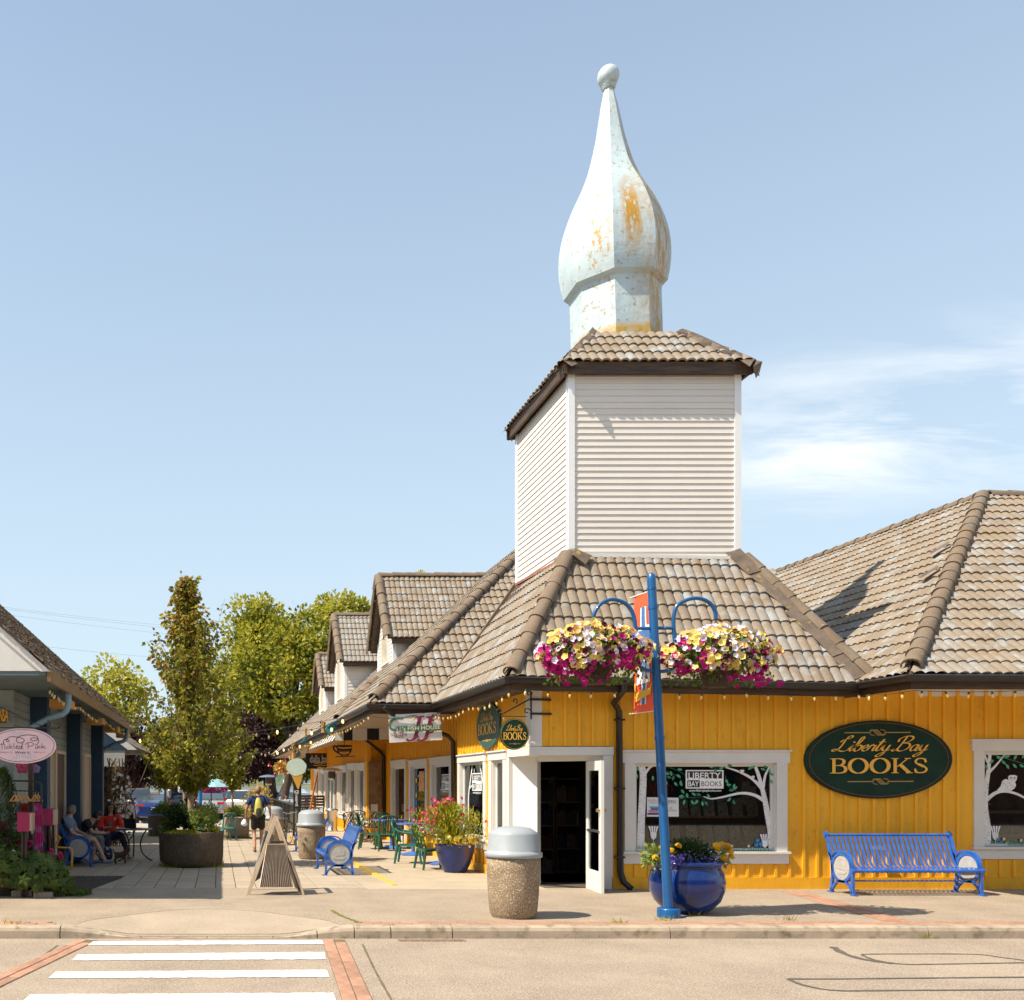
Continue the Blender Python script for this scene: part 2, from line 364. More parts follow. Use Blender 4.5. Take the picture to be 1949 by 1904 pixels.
def tilemat(name, base, base2, blue):
    m = bpy.data.materials.new(name); m.use_nodes = True; t = m.node_tree; L = t.links.new; b = t.nodes['Principled BSDF']; A = t.nodes.new
    g = A('ShaderNodeNewGeometry'); oi = A('ShaderNodeObjectInfo')
    def noise(s, d=4, rough=.6):
        n = A('ShaderNodeTexNoise'); n.inputs['Scale'].default_value = s; n.inputs['Detail'].default_value = d; n.inputs['Roughness'].default_value = rough
        L(g.outputs['Position'], n.inputs[0]); return n.outputs[0]
    def rng(x, a, c, lo=0.0, hi=1.0):
        r = A('ShaderNodeMapRange'); r.inputs[1].default_value = a; r.inputs[2].default_value = c; r.inputs[3].default_value = lo; r.inputs[4].default_value = hi; L(x, r.inputs[0]); return r.outputs[0]
    def mix(f, a, c):
        x = A('ShaderNodeMix'); x.data_type = 'RGBA'
        if isinstance(f, float): x.inputs[0].default_value = f
        else: L(f, x.inputs[0])
        for i, y in ((6, a), (7, c)):
            if isinstance(y, tuple): x.inputs[i].default_value = (*y, 1)
            else: L(y, x.inputs[i])
        return x.outputs[2]
    c = mix(rng(noise(2.2, 6), .3, .7), base, base2)
    # worn, bluish weathered tiles: some tiles and some patches
    patch = rng(noise(3.4, 3), .52, .68, 0, .8)
    c = mix(patch, c, blue)
    c = mix(rng(oi.outputs['Random'], .72, 1.0, 0, .3), c, blue)
    c = mix(rng(oi.outputs['Random'], .0, .30, .30, 0), c, tuple(x*.62 for x in base))
    c = mix(rng(noise(26, 3), .65, .73, 0, .5), c, (.62,.59,.54))        # pale lichen specks
    c = mix(rng(noise(34, 4), .66, .74, 0, .8), c, (.055,.038,.02))       # dark specks
    c = mix(rng(noise(1.1, 5), .60, .72, 0, .55), c, (.20,.125,.04))      # ochre moss stains
    c = mix(rng(noise(70, 2), .35, .7, 0, .25), c, tuple(x*.55 for x in base))
    L(c, b.inputs['Base Color']); b.inputs['Roughness'].default_value = .8; b.inputs['Specular IOR Level'].default_value = .25
    bu = A('ShaderNodeBump'); bu.inputs['Strength'].default_value = .35; bu.inputs['Distance'].default_value = .008; L(noise(80, 3), bu.inputs['Height']); L(bu.outputs[0], b.inputs['Normal'])
    return m
m_tile = tilemat('concrete roof tile', (.212,.164,.116), (.285,.228,.168), (.32,.35,.36))
m_cap = tilemat('concrete ridge tile', (.16,.115,.075), (.22,.16,.11), (.20,.17,.13))
m_bulb = M('lamp glass', (.72,.44,.14), .15, .1, 10, emit=.08)
m_bulb_clear = M('clear bulb glass', (.42,.33,.22), .12, .1, 10, emit=0)
m_bulb_lit = M('lit bulb', (1.0,.62,.22), .2, .05, 10, emit=1.5)
m_socket = M('green lamp socket', (.015,.06,.03), .5, .1, 10)
m_wire = M('black wire', (.02,.02,.018), .6, .1, 10)
m_glass = glassmat('window glass', (.62,.66,.66), .025)
m_glass_side = glassmat('side window glass', (.60,.66,.66), .04)
m_leaf_paint = M('green leaf paint', (.07,.36,.19), .6, .15, 20)
m_leaf_paint2 = M('dark green leaf paint', (.03,.17,.09), .6, .15, 20)
m_birch = M('white birch paint', (.74,.74,.76), .6, .10, 12)
m_birch_mark = M('grey bark marks', (.20,.20,.23), .7, .1, 10)
m_vinyl_w = M('white vinyl', (.85,.85,.85), .5, .02, 10)
m_vinyl_k = M('black vinyl', (.012,.012,.012), .5, .02, 10)
m_neon = M('red neon', (.45,.02,.02), .4, .05, 10, emit=.25)
m_paper = M('paper', (.70,.70,.72), .8, .05, 10)
m_print = M('grey print', (.16,.16,.18), .8, .05, 10)
# ---------------------------------------------------------------- ground
tag(MB().box((-400,-40,-3.0),(400,72,-2.2)).build('ground', m_soil), kind='structure')
def sheet(name, x0, x1, y0, y1, zf, mat, nx=1, ny=1, bottom=None):
    mb = MB(); vs = []
    for j in range(ny+1):
        for i in range(nx+1):
            x = x0+(x1-x0)*i/nx; y = y0+(y1-y0)*j/ny; vs.append((x, y, zf(x, y)))
    mb.add(vs, [(j*(nx+1)+i, j*(nx+1)+i+1, (j+1)*(nx+1)+i+1, (j+1)*(nx+1)+i) for j in range(ny) for i in range(nx)])
    return mb.build(name, mat)
RZ = -.13
road = tag(sheet('road', -60, 60, -30, 11.50, lambda x, y: RZ+.006*(abs(y-5) > 9), m_road, 8, 8), kind='structure')
KY0, KY1, KY2 = 11.38, 11.55, 13.05
XA, XB, XC, XD = X_(117,11.5), X_(268,11.4), X_(520,11.4), X_(672,11.5)
def drop(x):
    if x <= XA or x >= XD: return 0.
    if x < XB: t = (x-XA)/(XB-XA)
    elif x > XC: t = (XD-x)/(XD-XC)
    else: t = 1
    return t*t*(3-2*t)
def pav(x, y):
    k = drop(x)
    if y < KY2 and k: return -.115*k*max(0, 1-(y-KY0)/(KY2-KY0))
    return 0
tag(sheet('pavement', -60, -2.6, KY0+.06, 15.7, lambda x, y: -.002, m_agg, 8, 1), kind='structure')
pv = tag(sheet('pavement', -2.6, 3.0, KY0+.06, 15.7, lambda x, y: pav(x, y)-.002, m_agg, 50, 40), kind='structure')
tag(sheet('pavement', 3.0, 60, KY0+.06, 15.7, lambda x, y: -.002, m_agg, 8, 1), kind='structure')
# paler fan-shaped ramp apron inlaid in the pavement
mb = MB(); vs = []; nx, ny = 30, 12
for j in range(ny+1):
    for i in range(nx+1):
        t = i/nx; x = XA+.12+(XD-XA-.24)*t
        ytop = KY0+.18+(KY2-KY0-.18)*math.sin(math.pi*t)**.55
        y = KY0+.17+(ytop-KY0-.17)*j/ny; vs.append((x, y, pav(x, y)+.003))
mb.add(vs, [(j*(nx+1)+i, j*(nx+1)+i+1, (j+1)*(nx+1)+i+1, (j+1)*(nx+1)+i) for j in range(ny) for i in range(nx)])
mb.build('ramp_apron', m_ramp, pv)
mb = MB(); mb.tube([(v_[0], v_[1], v_[2]-.001) for v_ in vs[-(nx+1):]], .004, 5); mb.build('joint_line', m_joint, pv)
# kerb stones, dipping at the crossing
kj = [-40, -9.5, X_(-120,11.5), XA, XB, (XB+XC)/2, XC, X_(602,11.5), XD, X_(741,11.5), X_(857,11.5), X_(1268,11.5), X_(1755,11.5), X_(2190,11.5), 14.5, 40]
kerb = tag(MB().box((-40,KY0+.02,-.4),(40,KY1-.01,-.16)).build('kerb', m_kerb), kind='structure')
for a, b in zip(kj[:-1], kj[1:]):
    mb = MB(); n = max(2, int((b-a)/.12)) if b-a < 6 else 2; rows = []
    for i in range(n+1):
        x = a+.006+(b-a-.012)*i/n; zt = pav(x, KY0)+.012*(1-drop(x))
        rows.append([(x,KY0,-.2),(x,KY0+.012,zt-.05*(1-drop(x))-.004),(x,KY0+.03,zt-.018),(x,KY0+.06,zt-.002),(x,KY1,zt),(x,KY1,-.2)])
    mb.add([p for r in rows for p in r], [(i*6+k, (i+1)*6+k, (i+1)*6+k+1, i*6+k+1) for i in range(n) for k in range(5)], 0, False)
    mb.add(rows[0], [tuple(range(6))]); mb.add(rows[-1], [tuple(range(5,-1,-1))])
    mb.build('kerb_stone', m_kerb, kerb, fix=True)
# ---------------------------------------------------------------- crossing: painted bars between two double rows of bricks
cw = thing('pedestrian_crossing', (0,10,RZ), 'crossing of white painted bars edged by two double rows of red bricks', 'crosswalk')
def roadpt(u, v, z=RZ):
    Y = F*(H-z)/(v-V0); return (X_(u, Y), Y, z)
bars = [((177,1793,614,1790.5),(167,1800,616,1798)), ((148,1818,618,1813),(137,1829,620,1827)), ((106,1851,622,1847),(92,1863,627,1861)), ((58,1894,634,1891),(42,1908,640,1906)), ((-5,1950,648,1947),(-20,1972,652,1969))]
for (a, b, c, d), (a2, b2, c2, d2) in bars:
    mb = MB(); nn = 60; top = []; bot = []
    for i in range(nn+1):
        t = i/nn; j1 = random.uniform(-.012,.012); j2 = random.uniform(-.012,.012)
        p = Vector(roadpt(a+(c-a)*t, b+(d-b)*t)); q = Vector(roadpt(a2+(c2-a2)*t, b2+(d2-b2)*t))
        top.append((p.x, p.y+j1, RZ+.006)); bot.append((q.x, q.y+j2, RZ+.006))
    mb.add(top+bot, [(i, nn+1+i, nn+2+i, i+1) for i in range(nn)]); mb.build('painted_bar', m_white_paint_road, cw, fix=True)
bmesh_brick = {}
def brick_mesh(l, w, h, name, ch=.008):
    mb = MB(); a, b = l/2, w/2
    mb.add([(-a,-b,-h),(a,-b,-h),(a,b,-h),(-a,b,-h),(-a,-b,-ch),(a,-b,-ch),(a,b,-ch),(-a,b,-ch),(-a+ch,-b+ch,0),(a-ch,-b+ch,0),(a-ch,b-ch,0),(-a+ch,b-ch,0)],
           [(0,1,5,4),(1,2,6,5),(2,3,7,6),(3,0,4,7),(4,5,9,8),(5,6,10,9),(6,7,11,10),(7,4,8,11),(8,9,10,11)])
    return mb.mesh(name, m_brick)
bm_paver = brick_mesh(.39, .155, .05, 'paver_brick')
for (u1, v1, u2, v2), (u3, v3, u4, v4), sgn in ((( 155,1790,-110,1905),(178,1790,-50,1905),1), ((617,1789,655,1905),(653,1789,706,1905),1)):
    A0, A1 = Vector(roadpt((u1+u3)/2, v1)), Vector(roadpt((u2+u4)/2, v2))
    dr = (A1-A0).normalized(); sd = Vector((-dr.y, dr.x, 0)); Ln = 7.0
    wid = .26 if u1 > 400 else .25
    mb = MB(); mb.obox(A0+dr*Ln/2+Vector((0,0,-.018)), dr*Ln/2, sd*(wid/2), Vector((0,0,.022))); mb.build('mortar_bed', m_joint, cw)
    for k in range(int(Ln/.40)):
        for s in (-1, 1):
            o = link('brick', bm_paver, cw, False, A0+dr*(.2+k*.40+(.2 if s > 0 else 0))+sd*s*(wid/4)+Vector((0,0,.0105+random.uniform(-.002,.002)))-Vector(cw.location))
            o.rotation_euler = (0, 0, math.atan2(dr.y, dr.x)+random.uniform(-.01,.01)); o.scale = (1, wid/2/.165, 1)
# brick band along the kerb, flush with the pavement
band = thing('brick_band', (5, KY1+.2, 0), 'thin band of red bricks set in the pavement along the kerb', 'brick edging')
bm_band = brick_mesh(.22, .11, .05, 'band_brick')
x = X_(690,11.8)
MB().box((x-.1,KY1+.06,-.04),(22,KY1+.31,.001)).build('mortar_bed', m_joint, band)
while x < 13.5:
    for r in range(2):
        o = link('brick', bm_band, band, False, Vector((x+(r%2)*.11, KY1+.125+r*.122, .006+random.uniform(-.001,.002)))-Vector(band.location))
    x += .232
band2 = thing('brick_band', (-2.6, KY1+.2, 0), 'short strip of orange bricks beside the kerb left of the crossing', 'brick edging')
MB().box((-12,KY1+.06,-.04),(X_(100,11.8),KY1+.31,.001)).build('mortar_bed', m_joint, band2)
x = X_(92,11.8)
while x > -5.2:
    for r in range(2): link('brick', bm_band, band2, False, Vector((x-(r%2)*.11, KY1+.125+r*.122, .006))-Vector(band2.location))
    x -= .232
# slanting strip of bricks from the wall to the kerb beside the bench
band3 = thing('brick_band', (10, 13.5, 0), 'brick strip slanting across the pavement in front of the blue wall bench', 'brick edging')
A0 = Vector((X_(1500,15.3), gY(1697), 0)); A1 = Vector((X_(1705,11.8), 11.85, 0)); A1.x = (1650-U0)/F*11.85*1.05
dr = (A1-A0).normalized(); sd = Vector((-dr.y, dr.x, 0))
MB().obox((A0+A1)/2+Vector((0,0,-.019)), (A1-A0)/2, sd*.16, Vector((0,0,.02))).build('mortar_bed', m_joint, band3)
k = .06
while k < (A1-A0).length:
    for s in (-1, 0, 1):
        o = link('brick', bm_band, band3, False, A0+dr*k+sd*s*.105+Vector((0,0,.006))-Vector(band3.location)); o.rotation_euler = (0,0,math.atan2(sd.y,sd.x)+math.pi/2*0); o.scale = (.44,.93,1)
        o.rotation_euler = (0,0,math.atan2(dr.y,dr.x)); 
    k += .105
# tar-sealed trench cuts in the road
mb = MB()
def ribbon(mb, pts, w, z):
    q = catmull(pts, 8); vs = []
    for i, p in enumerate(q):
        t = (q[min(i+1,len(q)-1)]-q[max(i-1,0)]).normalized(); n = Vector((-t.y, t.x, 0))*w*random.uniform(.35,.65)
        vs += [(p.x+n.x,p.y+n.y,z),(p.x-n.x,p.y-n.y,z)]
    mb.add(vs, [(2*i,2*i+1,2*i+3,2*i+2) for i in range(len(q)-1)])
def rp(l): return [roadpt(u, v) for u, v in l]
for l, w in (([(1585,1803),(1605,1815),(1645,1827),(1700,1835)],.07),([(1640,1817),(1700,1816.5),(1850,1817),(1905,1823),(1960,1830)],.035),([(1640,1818),(1665,1828),(1720,1836),(1780,1836),(1900,1834),(1960,1833)],.035),
             ([(1500,1864),(1600,1864),(1800,1862),(2050,1860)],.045),([(1500,1864),(1530,1876),(1590,1886),(1700,1886),(2050,1884)],.045)):
    ribbon(mb, rp(l), w, RZ+.005)
tag(mb.build('tar_seam', m_tar, road), kind='stuff')
mb = MB(); ribbon(mb, [(X_(632,12.9),12.95,.003),(X_(650,12.4),12.4,.003),(X_(680,11.9),11.85,.003)], .05, .003)
tag(mb.build('moss', m_moss, pv), kind='stuff')
mb = MB()
for l in ([(0,1880),(60,1835),(110,1800)],[(690,1798),(715,1850),(745,1904)]): ribbon(mb, rp(l), .022, RZ+.004)
tag(mb.build('crack', m_joint, road), kind='stuff')
for (u, v, w) in ((1520,1793,1),(1745,1794,1)): pass
dg_ = thing('drain_grate', roadpt(820,1790), 'rusty iron drain grate in the gutter below the kerb', 'drain grate')
c = Vector(roadpt(820,1790.5)); mb = MB()
for i in range(12): mb.box((c.x-.36+i*.062,c.y-.05,RZ-.02),(c.x-.33+i*.062,c.y+.05,RZ+.008))
mb.build('bar', m_iron, dg_); MB().box((c.x-.38,c.y-.07,RZ-.05),(c.x+.40,c.y+.07,RZ+.003)).build('frame', m_iron, dg_)
# ---------------------------------------------------------------- lane paved with slabs, walkway along the shops
lane = tag(sheet('lane', -5.5, 3.3, 15.7, 40, lambda x, y: gz(y)-.022, m_joint, 2, 8), kind='structure')
sw, sl_ = .335, .62
mb = MB(); a, b = sw/2-.006, sl_/2-.006
mb.add([(-a,-b,-.03),(a,-b,-.03),(a,b,-.03),(-a,b,-.03),(-a,-b,-.004),(a,-b,-.004),(a,b,-.004),(-a,b,-.004),(-a+.004,-b+.004,0),(a-.004,-b+.004,0),(a-.004,b-.004,0),(-a+.004,b-.004,0)],
       [(0,1,5,4),(1,2,6,5),(2,3,7,6),(3,0,4,7),(4,5,9,8),(5,6,10,9),(6,7,11,10),(7,4,8,11),(8,9,10,11)])
me_slab = mb.mesh('paving_slab', m_slab); cnt = 0; mb = MB(); rest = MB()
for j in range(39):
    y = 15.72+sl_/2+j*sl_
    for i in range(25):
        x = -5.4+sw/2+i*sw
        if x > 2.84: continue
        z = gz(y)+random.uniform(-.003,.003)
        if cnt < 295 and -3.2 < x < 2.86:
            o = link('paving_slab', me_slab, lane, True, (x, y, z)); o.rotation_euler = (-SLOPE, 0, 0); cnt += 1
        else: rest.obox((x, y, z-.014), (a,0,0), (0,b,-b*SLOPE), (0,0,.014))
tag(rest.build('paving_slabs', m_slab, lane), kind='stuff')
tag(sheet('lane_far', -5.5, 5, 40, 45, lambda x, y: gz(y)-.004, m_walk, 2, 2), kind='structure')
lot = tag(sheet('parking_lot', -60, 40, 44.9, 72, lambda x, y: gz(45)-.003*(y-45), M('parking lot asphalt', (.36,.33,.29), .9, .1, 1.5), 4, 4), kind='structure')
walk = tag(MB().box((2.98,16.6,-.5),(5.3,60,-.001)).build('walkway', m_walk), kind='structure')
sheet('walkway_surface', 2.4, 5.3, 15.5, 16.7, lambda x, y: -.0006, m_walk).parent = walk
tag(sheet('shop_pavement', 2.98, 5.6, 16.62, 46, lambda x, y: .001, m_walk, 1, 1), kind='structure').parent = walk
# yellow painted edge of the walkway, ribbed where it meets the lane
yk = thing('yellow_kerb', (2.9,18,0), 'worn yellow painted edge of the shop walkway behind the blue lane bench', 'kerb edge')
for k in range(18):
    y0 = 16.1+k*.62; mb = MB(); mb.prism([(2.86,y0,-.12),(2.98,y0,-.12),(2.99,y0,.012),(2.90,y0,.012)], (0,.60,0)); mb.build('edge_stone', m_yellow_kerb, yk, fix=True)
far_end = MB(); far_end.box((2.30,27.2,-.4),(2.98,60,-.002)); tag(far_end.build('walkway', m_walk), kind='structure')
MB().box((2.28,27.18,-.10),(2.40,31,.012)).build('edge_stone', m_yellow_kerb, yk)
# ---------------------------------------------------------------- roofing
TW, TE, TL = .32, .315, .375          # tile width (two rolls), exposure, length
def tile_mb():
    mb = MB(); xs = []; n = 10
    for i in range(n+1):
        t = (i/n*2) % 1.0 if i < n else 1.0
        if i == n//2: t = 1.0
        z = .034*max(0, math.sin(math.pi*t))**.65
        xs.append((TW*i/n*.995, z))
    top = []
    vs = [(x, -.012, z+.030) for x, z in xs]+[(x, TL, z-.004) for x, z in xs]+[(x, -.010, z-.004) for x, z in xs]
    k = n+1
    fs = [(i, i+1, k+i+1, k+i) for i in range(n)]+[(2*k+i, 2*k+i+1, i+1, i) for i in range(n)]
    mb.add(vs, fs, 0, False)
    return mb
TILE_MB = tile_mb(); ME_TILE = TILE_MB.mesh('roof_tile', m_tile)
def inward(poly):
    a = sum(poly[i][0]*poly[(i+1)%len(poly)][1]-poly[(i+1)%len(poly)][0]*poly[i][1] for i in range(len(poly)))
    return poly if a > 0 else poly[::-1]
class Roofing:
    """collects the tiles of one building; the nearest ones become objects of their own, the rest one joined part"""
    def __init__(s): s.t = []
    def plane(s, bld, pts, name='roof', mat=None, base=True, tiles=True, u_off=0.0, lift=.004):
        pts = [Vector(p) for p in pts]
        O = pts[0]; U = (pts[1]-pts[0]).normalized(); Nn = U.cross(pts[2]-pts[0]).normalized(); V = Nn.cross(U)
        mb = MB(); mb.prism(pts, -Nn*.05); roof = mb.build(name, mat or m_brown_fascia, bld)
        if not tiles: return roof
        poly = inward([((p-O).dot(U), (p-O).dot(V)) for p in pts])
        edges = []
        for i in range(len(poly)):
            a, b = poly[i], poly[(i+1)%len(poly)]
            ex, ey = b[0]-a[0], b[1]-a[1]; l = math.hypot(ex, ey)
            if l > 1e-6: edges.append((a, (-ey/l, ex/l)))
        def ins(x, y): return min((x-a[0])*n[0]+(y-a[1])*n[1] for a, n in edges)
        x0, x1 = min(p[0] for p in poly), max(p[0] for p in poly); y1 = max(p[1] for p in poly)
        for j in range(int(y1/TE)+1):
            off = u_off+(TW/2 if j % 2 else 0)
            for i in range(int((x1-x0)/TW)+2):
                ux = x0+i*TW-off; vy = j*TE
                cs = [(ux, vy), (ux+TW, vy), (ux+TW, vy+TE), (ux, vy+TE)]
                d = [ins(*c) for c in cs]
                if max(d) < -.25*TW and ins(ux+TW/2, vy+TE/2) < -.1: continue
                R = Matrix((( U.x, V.x, Nn.x, 0), (U.y, V.y, Nn.y, 0), (U.z, V.z, Nn.z, 0), (0,0,0,1)))
                R.translation = O+U*ux+V*vy+Nn*(lift+random.uniform(-.004,.004))
                R = R @ Matrix.Rotation(random.uniform(-.012,.012), 4, 'Z')
                if min(d) > -.004: s.t.append((roof, R, None)); continue
                bm = bmesh.new(); bm.from_mesh(ME_TILE)
                for a, n in edges:
                    bmesh.ops.bisect_plane(bm, geom=bm.verts[:]+bm.edges[:]+bm.faces[:], plane_co=(a[0]-ux, a[1]-vy, 0), plane_no=(-n[0], -n[1], 0), clear_outer=True)
                if len(bm.faces) < 2: bm.free(); continue
                me = bpy.data.meshes.new('roof_tile'); bm.to_mesh(me); bm.free(); me.materials.append(m_tile) if not me.materials else None; s.t.append((roof, R, me))
        return roof
    def finish(s, limit=295):
        s.t.sort(key=lambda q: (q[1].translation-Vector((0,0,H))).length)
        rest = {}
        for k, (roof, R, me) in enumerate(s.t):
            if k < limit:
                o = link('roof_tile', me or ME_TILE, roof, False); off = Vector(wloc(roof))
                o.matrix_basis = Matrix.Translation(-off) @ R
            else:
                src = me or ME_TILE
                rest.setdefault(roof, MB()).add([R @ v.co for v in src.vertices], [tuple(p.vertices) for p in src.polygons])
        for roof, mb in rest.items(): tag(mb.build('roof_tiles', m_tile, roof), kind='stuff')
def ridge_mesh(L=.36, r=.115):
    mb = MB(); n = 7; vs = []
    for y, rr in ((0, r*1.10), (L*.12, r*1.08), (L*1.12, r*.92)):
        for k in range(n+1):
            a = math.pi*(k/n)*1.06-.03*math.pi; vs.append((rr*math.cos(a), y, rr*math.sin(a)*.92))
    for k in range(n+1):
        a = math.pi*(k/n)*1.06-.03*math.pi; vs.append((r*.9*math.cos(a), .002, r*.9*math.sin(a)*.86))
    k = n+1
    mb.add(vs, [(i, k+i, k+i+1, i+1) for i in range(n)]+[(k+i, 2*k+i, 2*k+i+1, k+i+1) for i in range(n)], 0, True)
    mb.add([vs[i] for i in range(k)]+vs[3*k:], [(i+1, k+i+1, k+i, i) for i in range(n)], 0, False)
    return mb.mesh('ridge_tile', m_cap)
ME_RIDGE = ridge_mesh()
def ridge(parent, a, b, up, s=1.0, start=0.0):
    a = Vector(a); b = Vector(b); d = (b-a); L = d.length; d.normalize(); up = Vector(up); up = (up-d*up.dot(d)).normalized(); sd = d.cross(up)
    n = max(1, int(L/(.36*s)))
    for k in range(n):
        R = Matrix(((sd.x, d.x, up.x, 0), (sd.y, d.y, up.y, 0), (sd.z, d.z, up.z, 0), (0,0,0,1)))
        R.translation = a+d*(L*k/n)+up*random.uniform(-.006,.006)
        o = link('ridge_tile', ME_RIDGE, parent, False)
        o.matrix_basis = Matrix.Translation(-wloc(parent)) @ R @ Matrix.Rotation(random.uniform(-.03,.03), 4, 'Z') @ Matrix.Scale(s, 4)
def gutter(bld, pts, w=.11, h=.105, name='gutter'):
    """black K-profile gutter along an eave; pts run with the outside on the right"""
    prof = [(0,0), (w*.75,-.0), (w,-.018), (w,-.03), (w*.86,-.06), (w*.78,-h), (0,-h)]
    pts = [Vector(p) for p in pts]; mb = MB(); rows = []
    for i, p in enumerate(pts):
        def rn(a, b): t = (b-a).normalized(); return Vector((t.y, -t.x, 0)).normalized()
        if i == 0: n = rn(pts[0], pts[1]); k = 1
        elif i == len(pts)-1: n = rn(pts[-2], pts[-1]); k = 1
        else:
            n1, n2_ = rn(pts[i-1], p), rn(p, pts[i+1]); n = (n1+n2_).normalized(); k = 1/max(.3, n.dot(n1))
        rows.append([p+n*x*k+Vector((0,0,z)) for x, z in prof])
    m = len(prof)
    mb.add([q for r in rows for q in r], [(i*m+k, (i+1)*m+k, (i+1)*m+(k+1)%m, i*m+(k+1)%m) for i in range(len(rows)-1) for k in range(m)])
    mb.add(rows[0], [tuple(range(m))]); mb.add(rows[-1], [tuple(range(m-1,-1,-1))])
    return mb.build(name, m_black, bld, fix=True)
# ---------------------------------------------------------------- walls with openings
def mapper(axis, plane):
    """(along, outward, z) -> world for a wall facing -y ('f'), -x ('l') or +x ('r')"""
    if axis == 'f': return lambda a, d, z: Vector((a, plane-d, z))
    if axis == 'l': return lambda a, d, z: Vector((plane-d, a, z))
    return lambda a, d, z: Vector((plane+d, a, z))
def mbox(mb, mp, a0, a1, d0, d1, z0, z1, mi=0):
    p, q = mp(a0, d0, z0), mp(a1, d1, z1)
    return mb.box(tuple(min(p[i], q[i]) for i in range(3)), tuple(max(p[i], q[i]) for i in range(3)), mi)
def wall(bld, axis, plane, a0, a1, z0, z1, holes, mat, th=.12, name='wall'):
    mp = mapper(axis, plane); mb = MB()
    xs = sorted({a0, a1, *[h[0] for h in holes], *[h[1] for h in holes]}); zs = sorted({z0, z1, *[h[2] for h in holes], *[h[3] for h in holes]})
    xs = [x for x in xs if a0 <= x <= a1]; zs = [z for z in zs if z0 <= z <= z1]
    for i in range(len(xs)-1):
        run = None
        for j in range(len(zs)-1):
            cx_, cz_ = (xs[i]+xs[i+1])/2, (zs[j]+zs[j+1])/2
            solid = not any(h[0] < cx_ < h[1] and h[2] < cz_ < h[3] for h in holes)
            if solid: run = [run[0] if run else zs[j], zs[j+1]]
            if (not solid or j == len(zs)-2) and run: mbox(mb, mp, xs[i], xs[i+1], -th, 0, run[0], run[1]); run = None
    return mb.build(name, mat, bld)
def battens(bld, axis, plane, xs, z0, z1, blocks, mat, w=.044, d=.022):
    """upright cover strips, broken by window trim"""
    mp = mapper(axis, plane)
    for x in xs:
        segs = [(z0, z1)]
        for b0, b1, y0, y1 in blocks:
            if b0 < x+w/2 and b1 > x-w/2:
                ns = []
                for s0, s1 in segs:
                    if y0 > s0: ns.append((s0, min(s1, y0)))
                    if y1 < s1: ns.append((max(s0, y1), s1))
                segs = [q for q in ns if q[1]-q[0] > .03]
        for s0, s1 in segs:
            mb = MB(); j = random.uniform(-.003,.003); mbox(mb, mp, x-w/2+j, x+w/2+j, 0, d, s0, s1); mb.build('batten', mat, bld)
def window(bld, axis, plane, a0, a1, z0, z1, cw=.15, hh=.2, ear=.05, sill=.0, apron=.16, depth=.07, glass=None, name='window', mull=(), door=False):
    """opening a0..a1, z0..z1 with casing boards, head with a cap, sill and apron, recessed pane"""
    mp = mapper(axis, plane); w = MB()
    mbox(w, mp, a0-cw, a0, 0, .028, z0, z1); mbox(w, mp, a1, a1+cw, 0, .028, z0, z1)
    mbox(w, mp, a0-cw-ear, a1+cw+ear, 0, .036, z1, z1+hh); mbox(w, mp, a0-cw-ear-.02, a1+cw+ear+.02, 0, .06, z1+hh, z1+hh+.028)
    # reveal and inner sash
    mbox(w, mp, a0, a0+.012, -.11, 0, z0, z1); mbox(w, mp, a1-.012, a1, -.11, 0, z0, z1); mbox(w, mp, a0, a1, -.11, 0, z1-.012, z1)
    s = .045
    mbox(w, mp, a0+.012, a0+.012+s, -depth-.03, -depth+.012, z0, z1-.012); mbox(w, mp, a1-.012-s, a1-.012, -depth-.03, -depth+.012, z0, z1-.012)
    mbox(w, mp, a0+.012+s, a1-.012-s, -depth-.03, -depth+.012, z1-.012-s, z1-.012); mbox(w, mp, a0+.012+s, a1-.012-s, -depth-.03, -depth+.012, z0, z0+s+(.16 if door else 0))
    for m_ in mull: mbox(w, mp, m_-.025, m_+.025, -depth-.03, -depth+.01, z0+s, z1-s)
    win = w.build(name, m_white, bld)
    if not door:
        sb = MB(); mbox(sb, mp, a0-cw-ear, a1+cw+ear, -.10, .075, z0-.035, z0); mbox(sb, mp, a0-cw-.02, a1+cw+.02, 0, .03, z0-.035-apron, z0-.035)
        sb.build('sill', m_white, win)
    pb = MB(); mbox(pb, mp, a0+.03, a1-.03, -depth-.014, -depth-.008, z0+.01, z1-.03); pb.build('pane', glass or m_glass, win)
    return win
# ================================================================ corner shop with tower
YF, XL = 15.57, 5.05
shop = thing('corner_shop', (7.5, 17.5, 0), 'yellow corner shop with steep tiled roof and white tower topped by an onion dome', 'shop building')
EA, EB = Vector((4.535,15.07,3.36)), Vector((10.12,15.07,3.25)); EL = Vector((4.535,20.30,3.36))
TX0, TX1, TY0, TY1, TZ0, TZ1 = 6.0, 8.91, 16.53, 19.44, 5.56, 8.68
rf = Roofing()
r_front = rf.plane(shop, [EA, EB, (TX1,TY0,5.51), (TX0,TY0,TZ0)], u_off=.05)
r_left = rf.plane(shop, [EL, EA, (TX0,TY0,TZ0), (TX0,TY1,TZ0+.12)])
rf.plane(shop, [EB, (10.12,19.6,3.25), (TX1,TY1,5.51), (TX1,TY0,5.51)], tiles=False)
ridge(r_left, EA+Vector((.05,.05,.07)), Vector((TX0-.03,TY0-.03,TZ0+.02)), (-1,-1,1.3), 1.12)
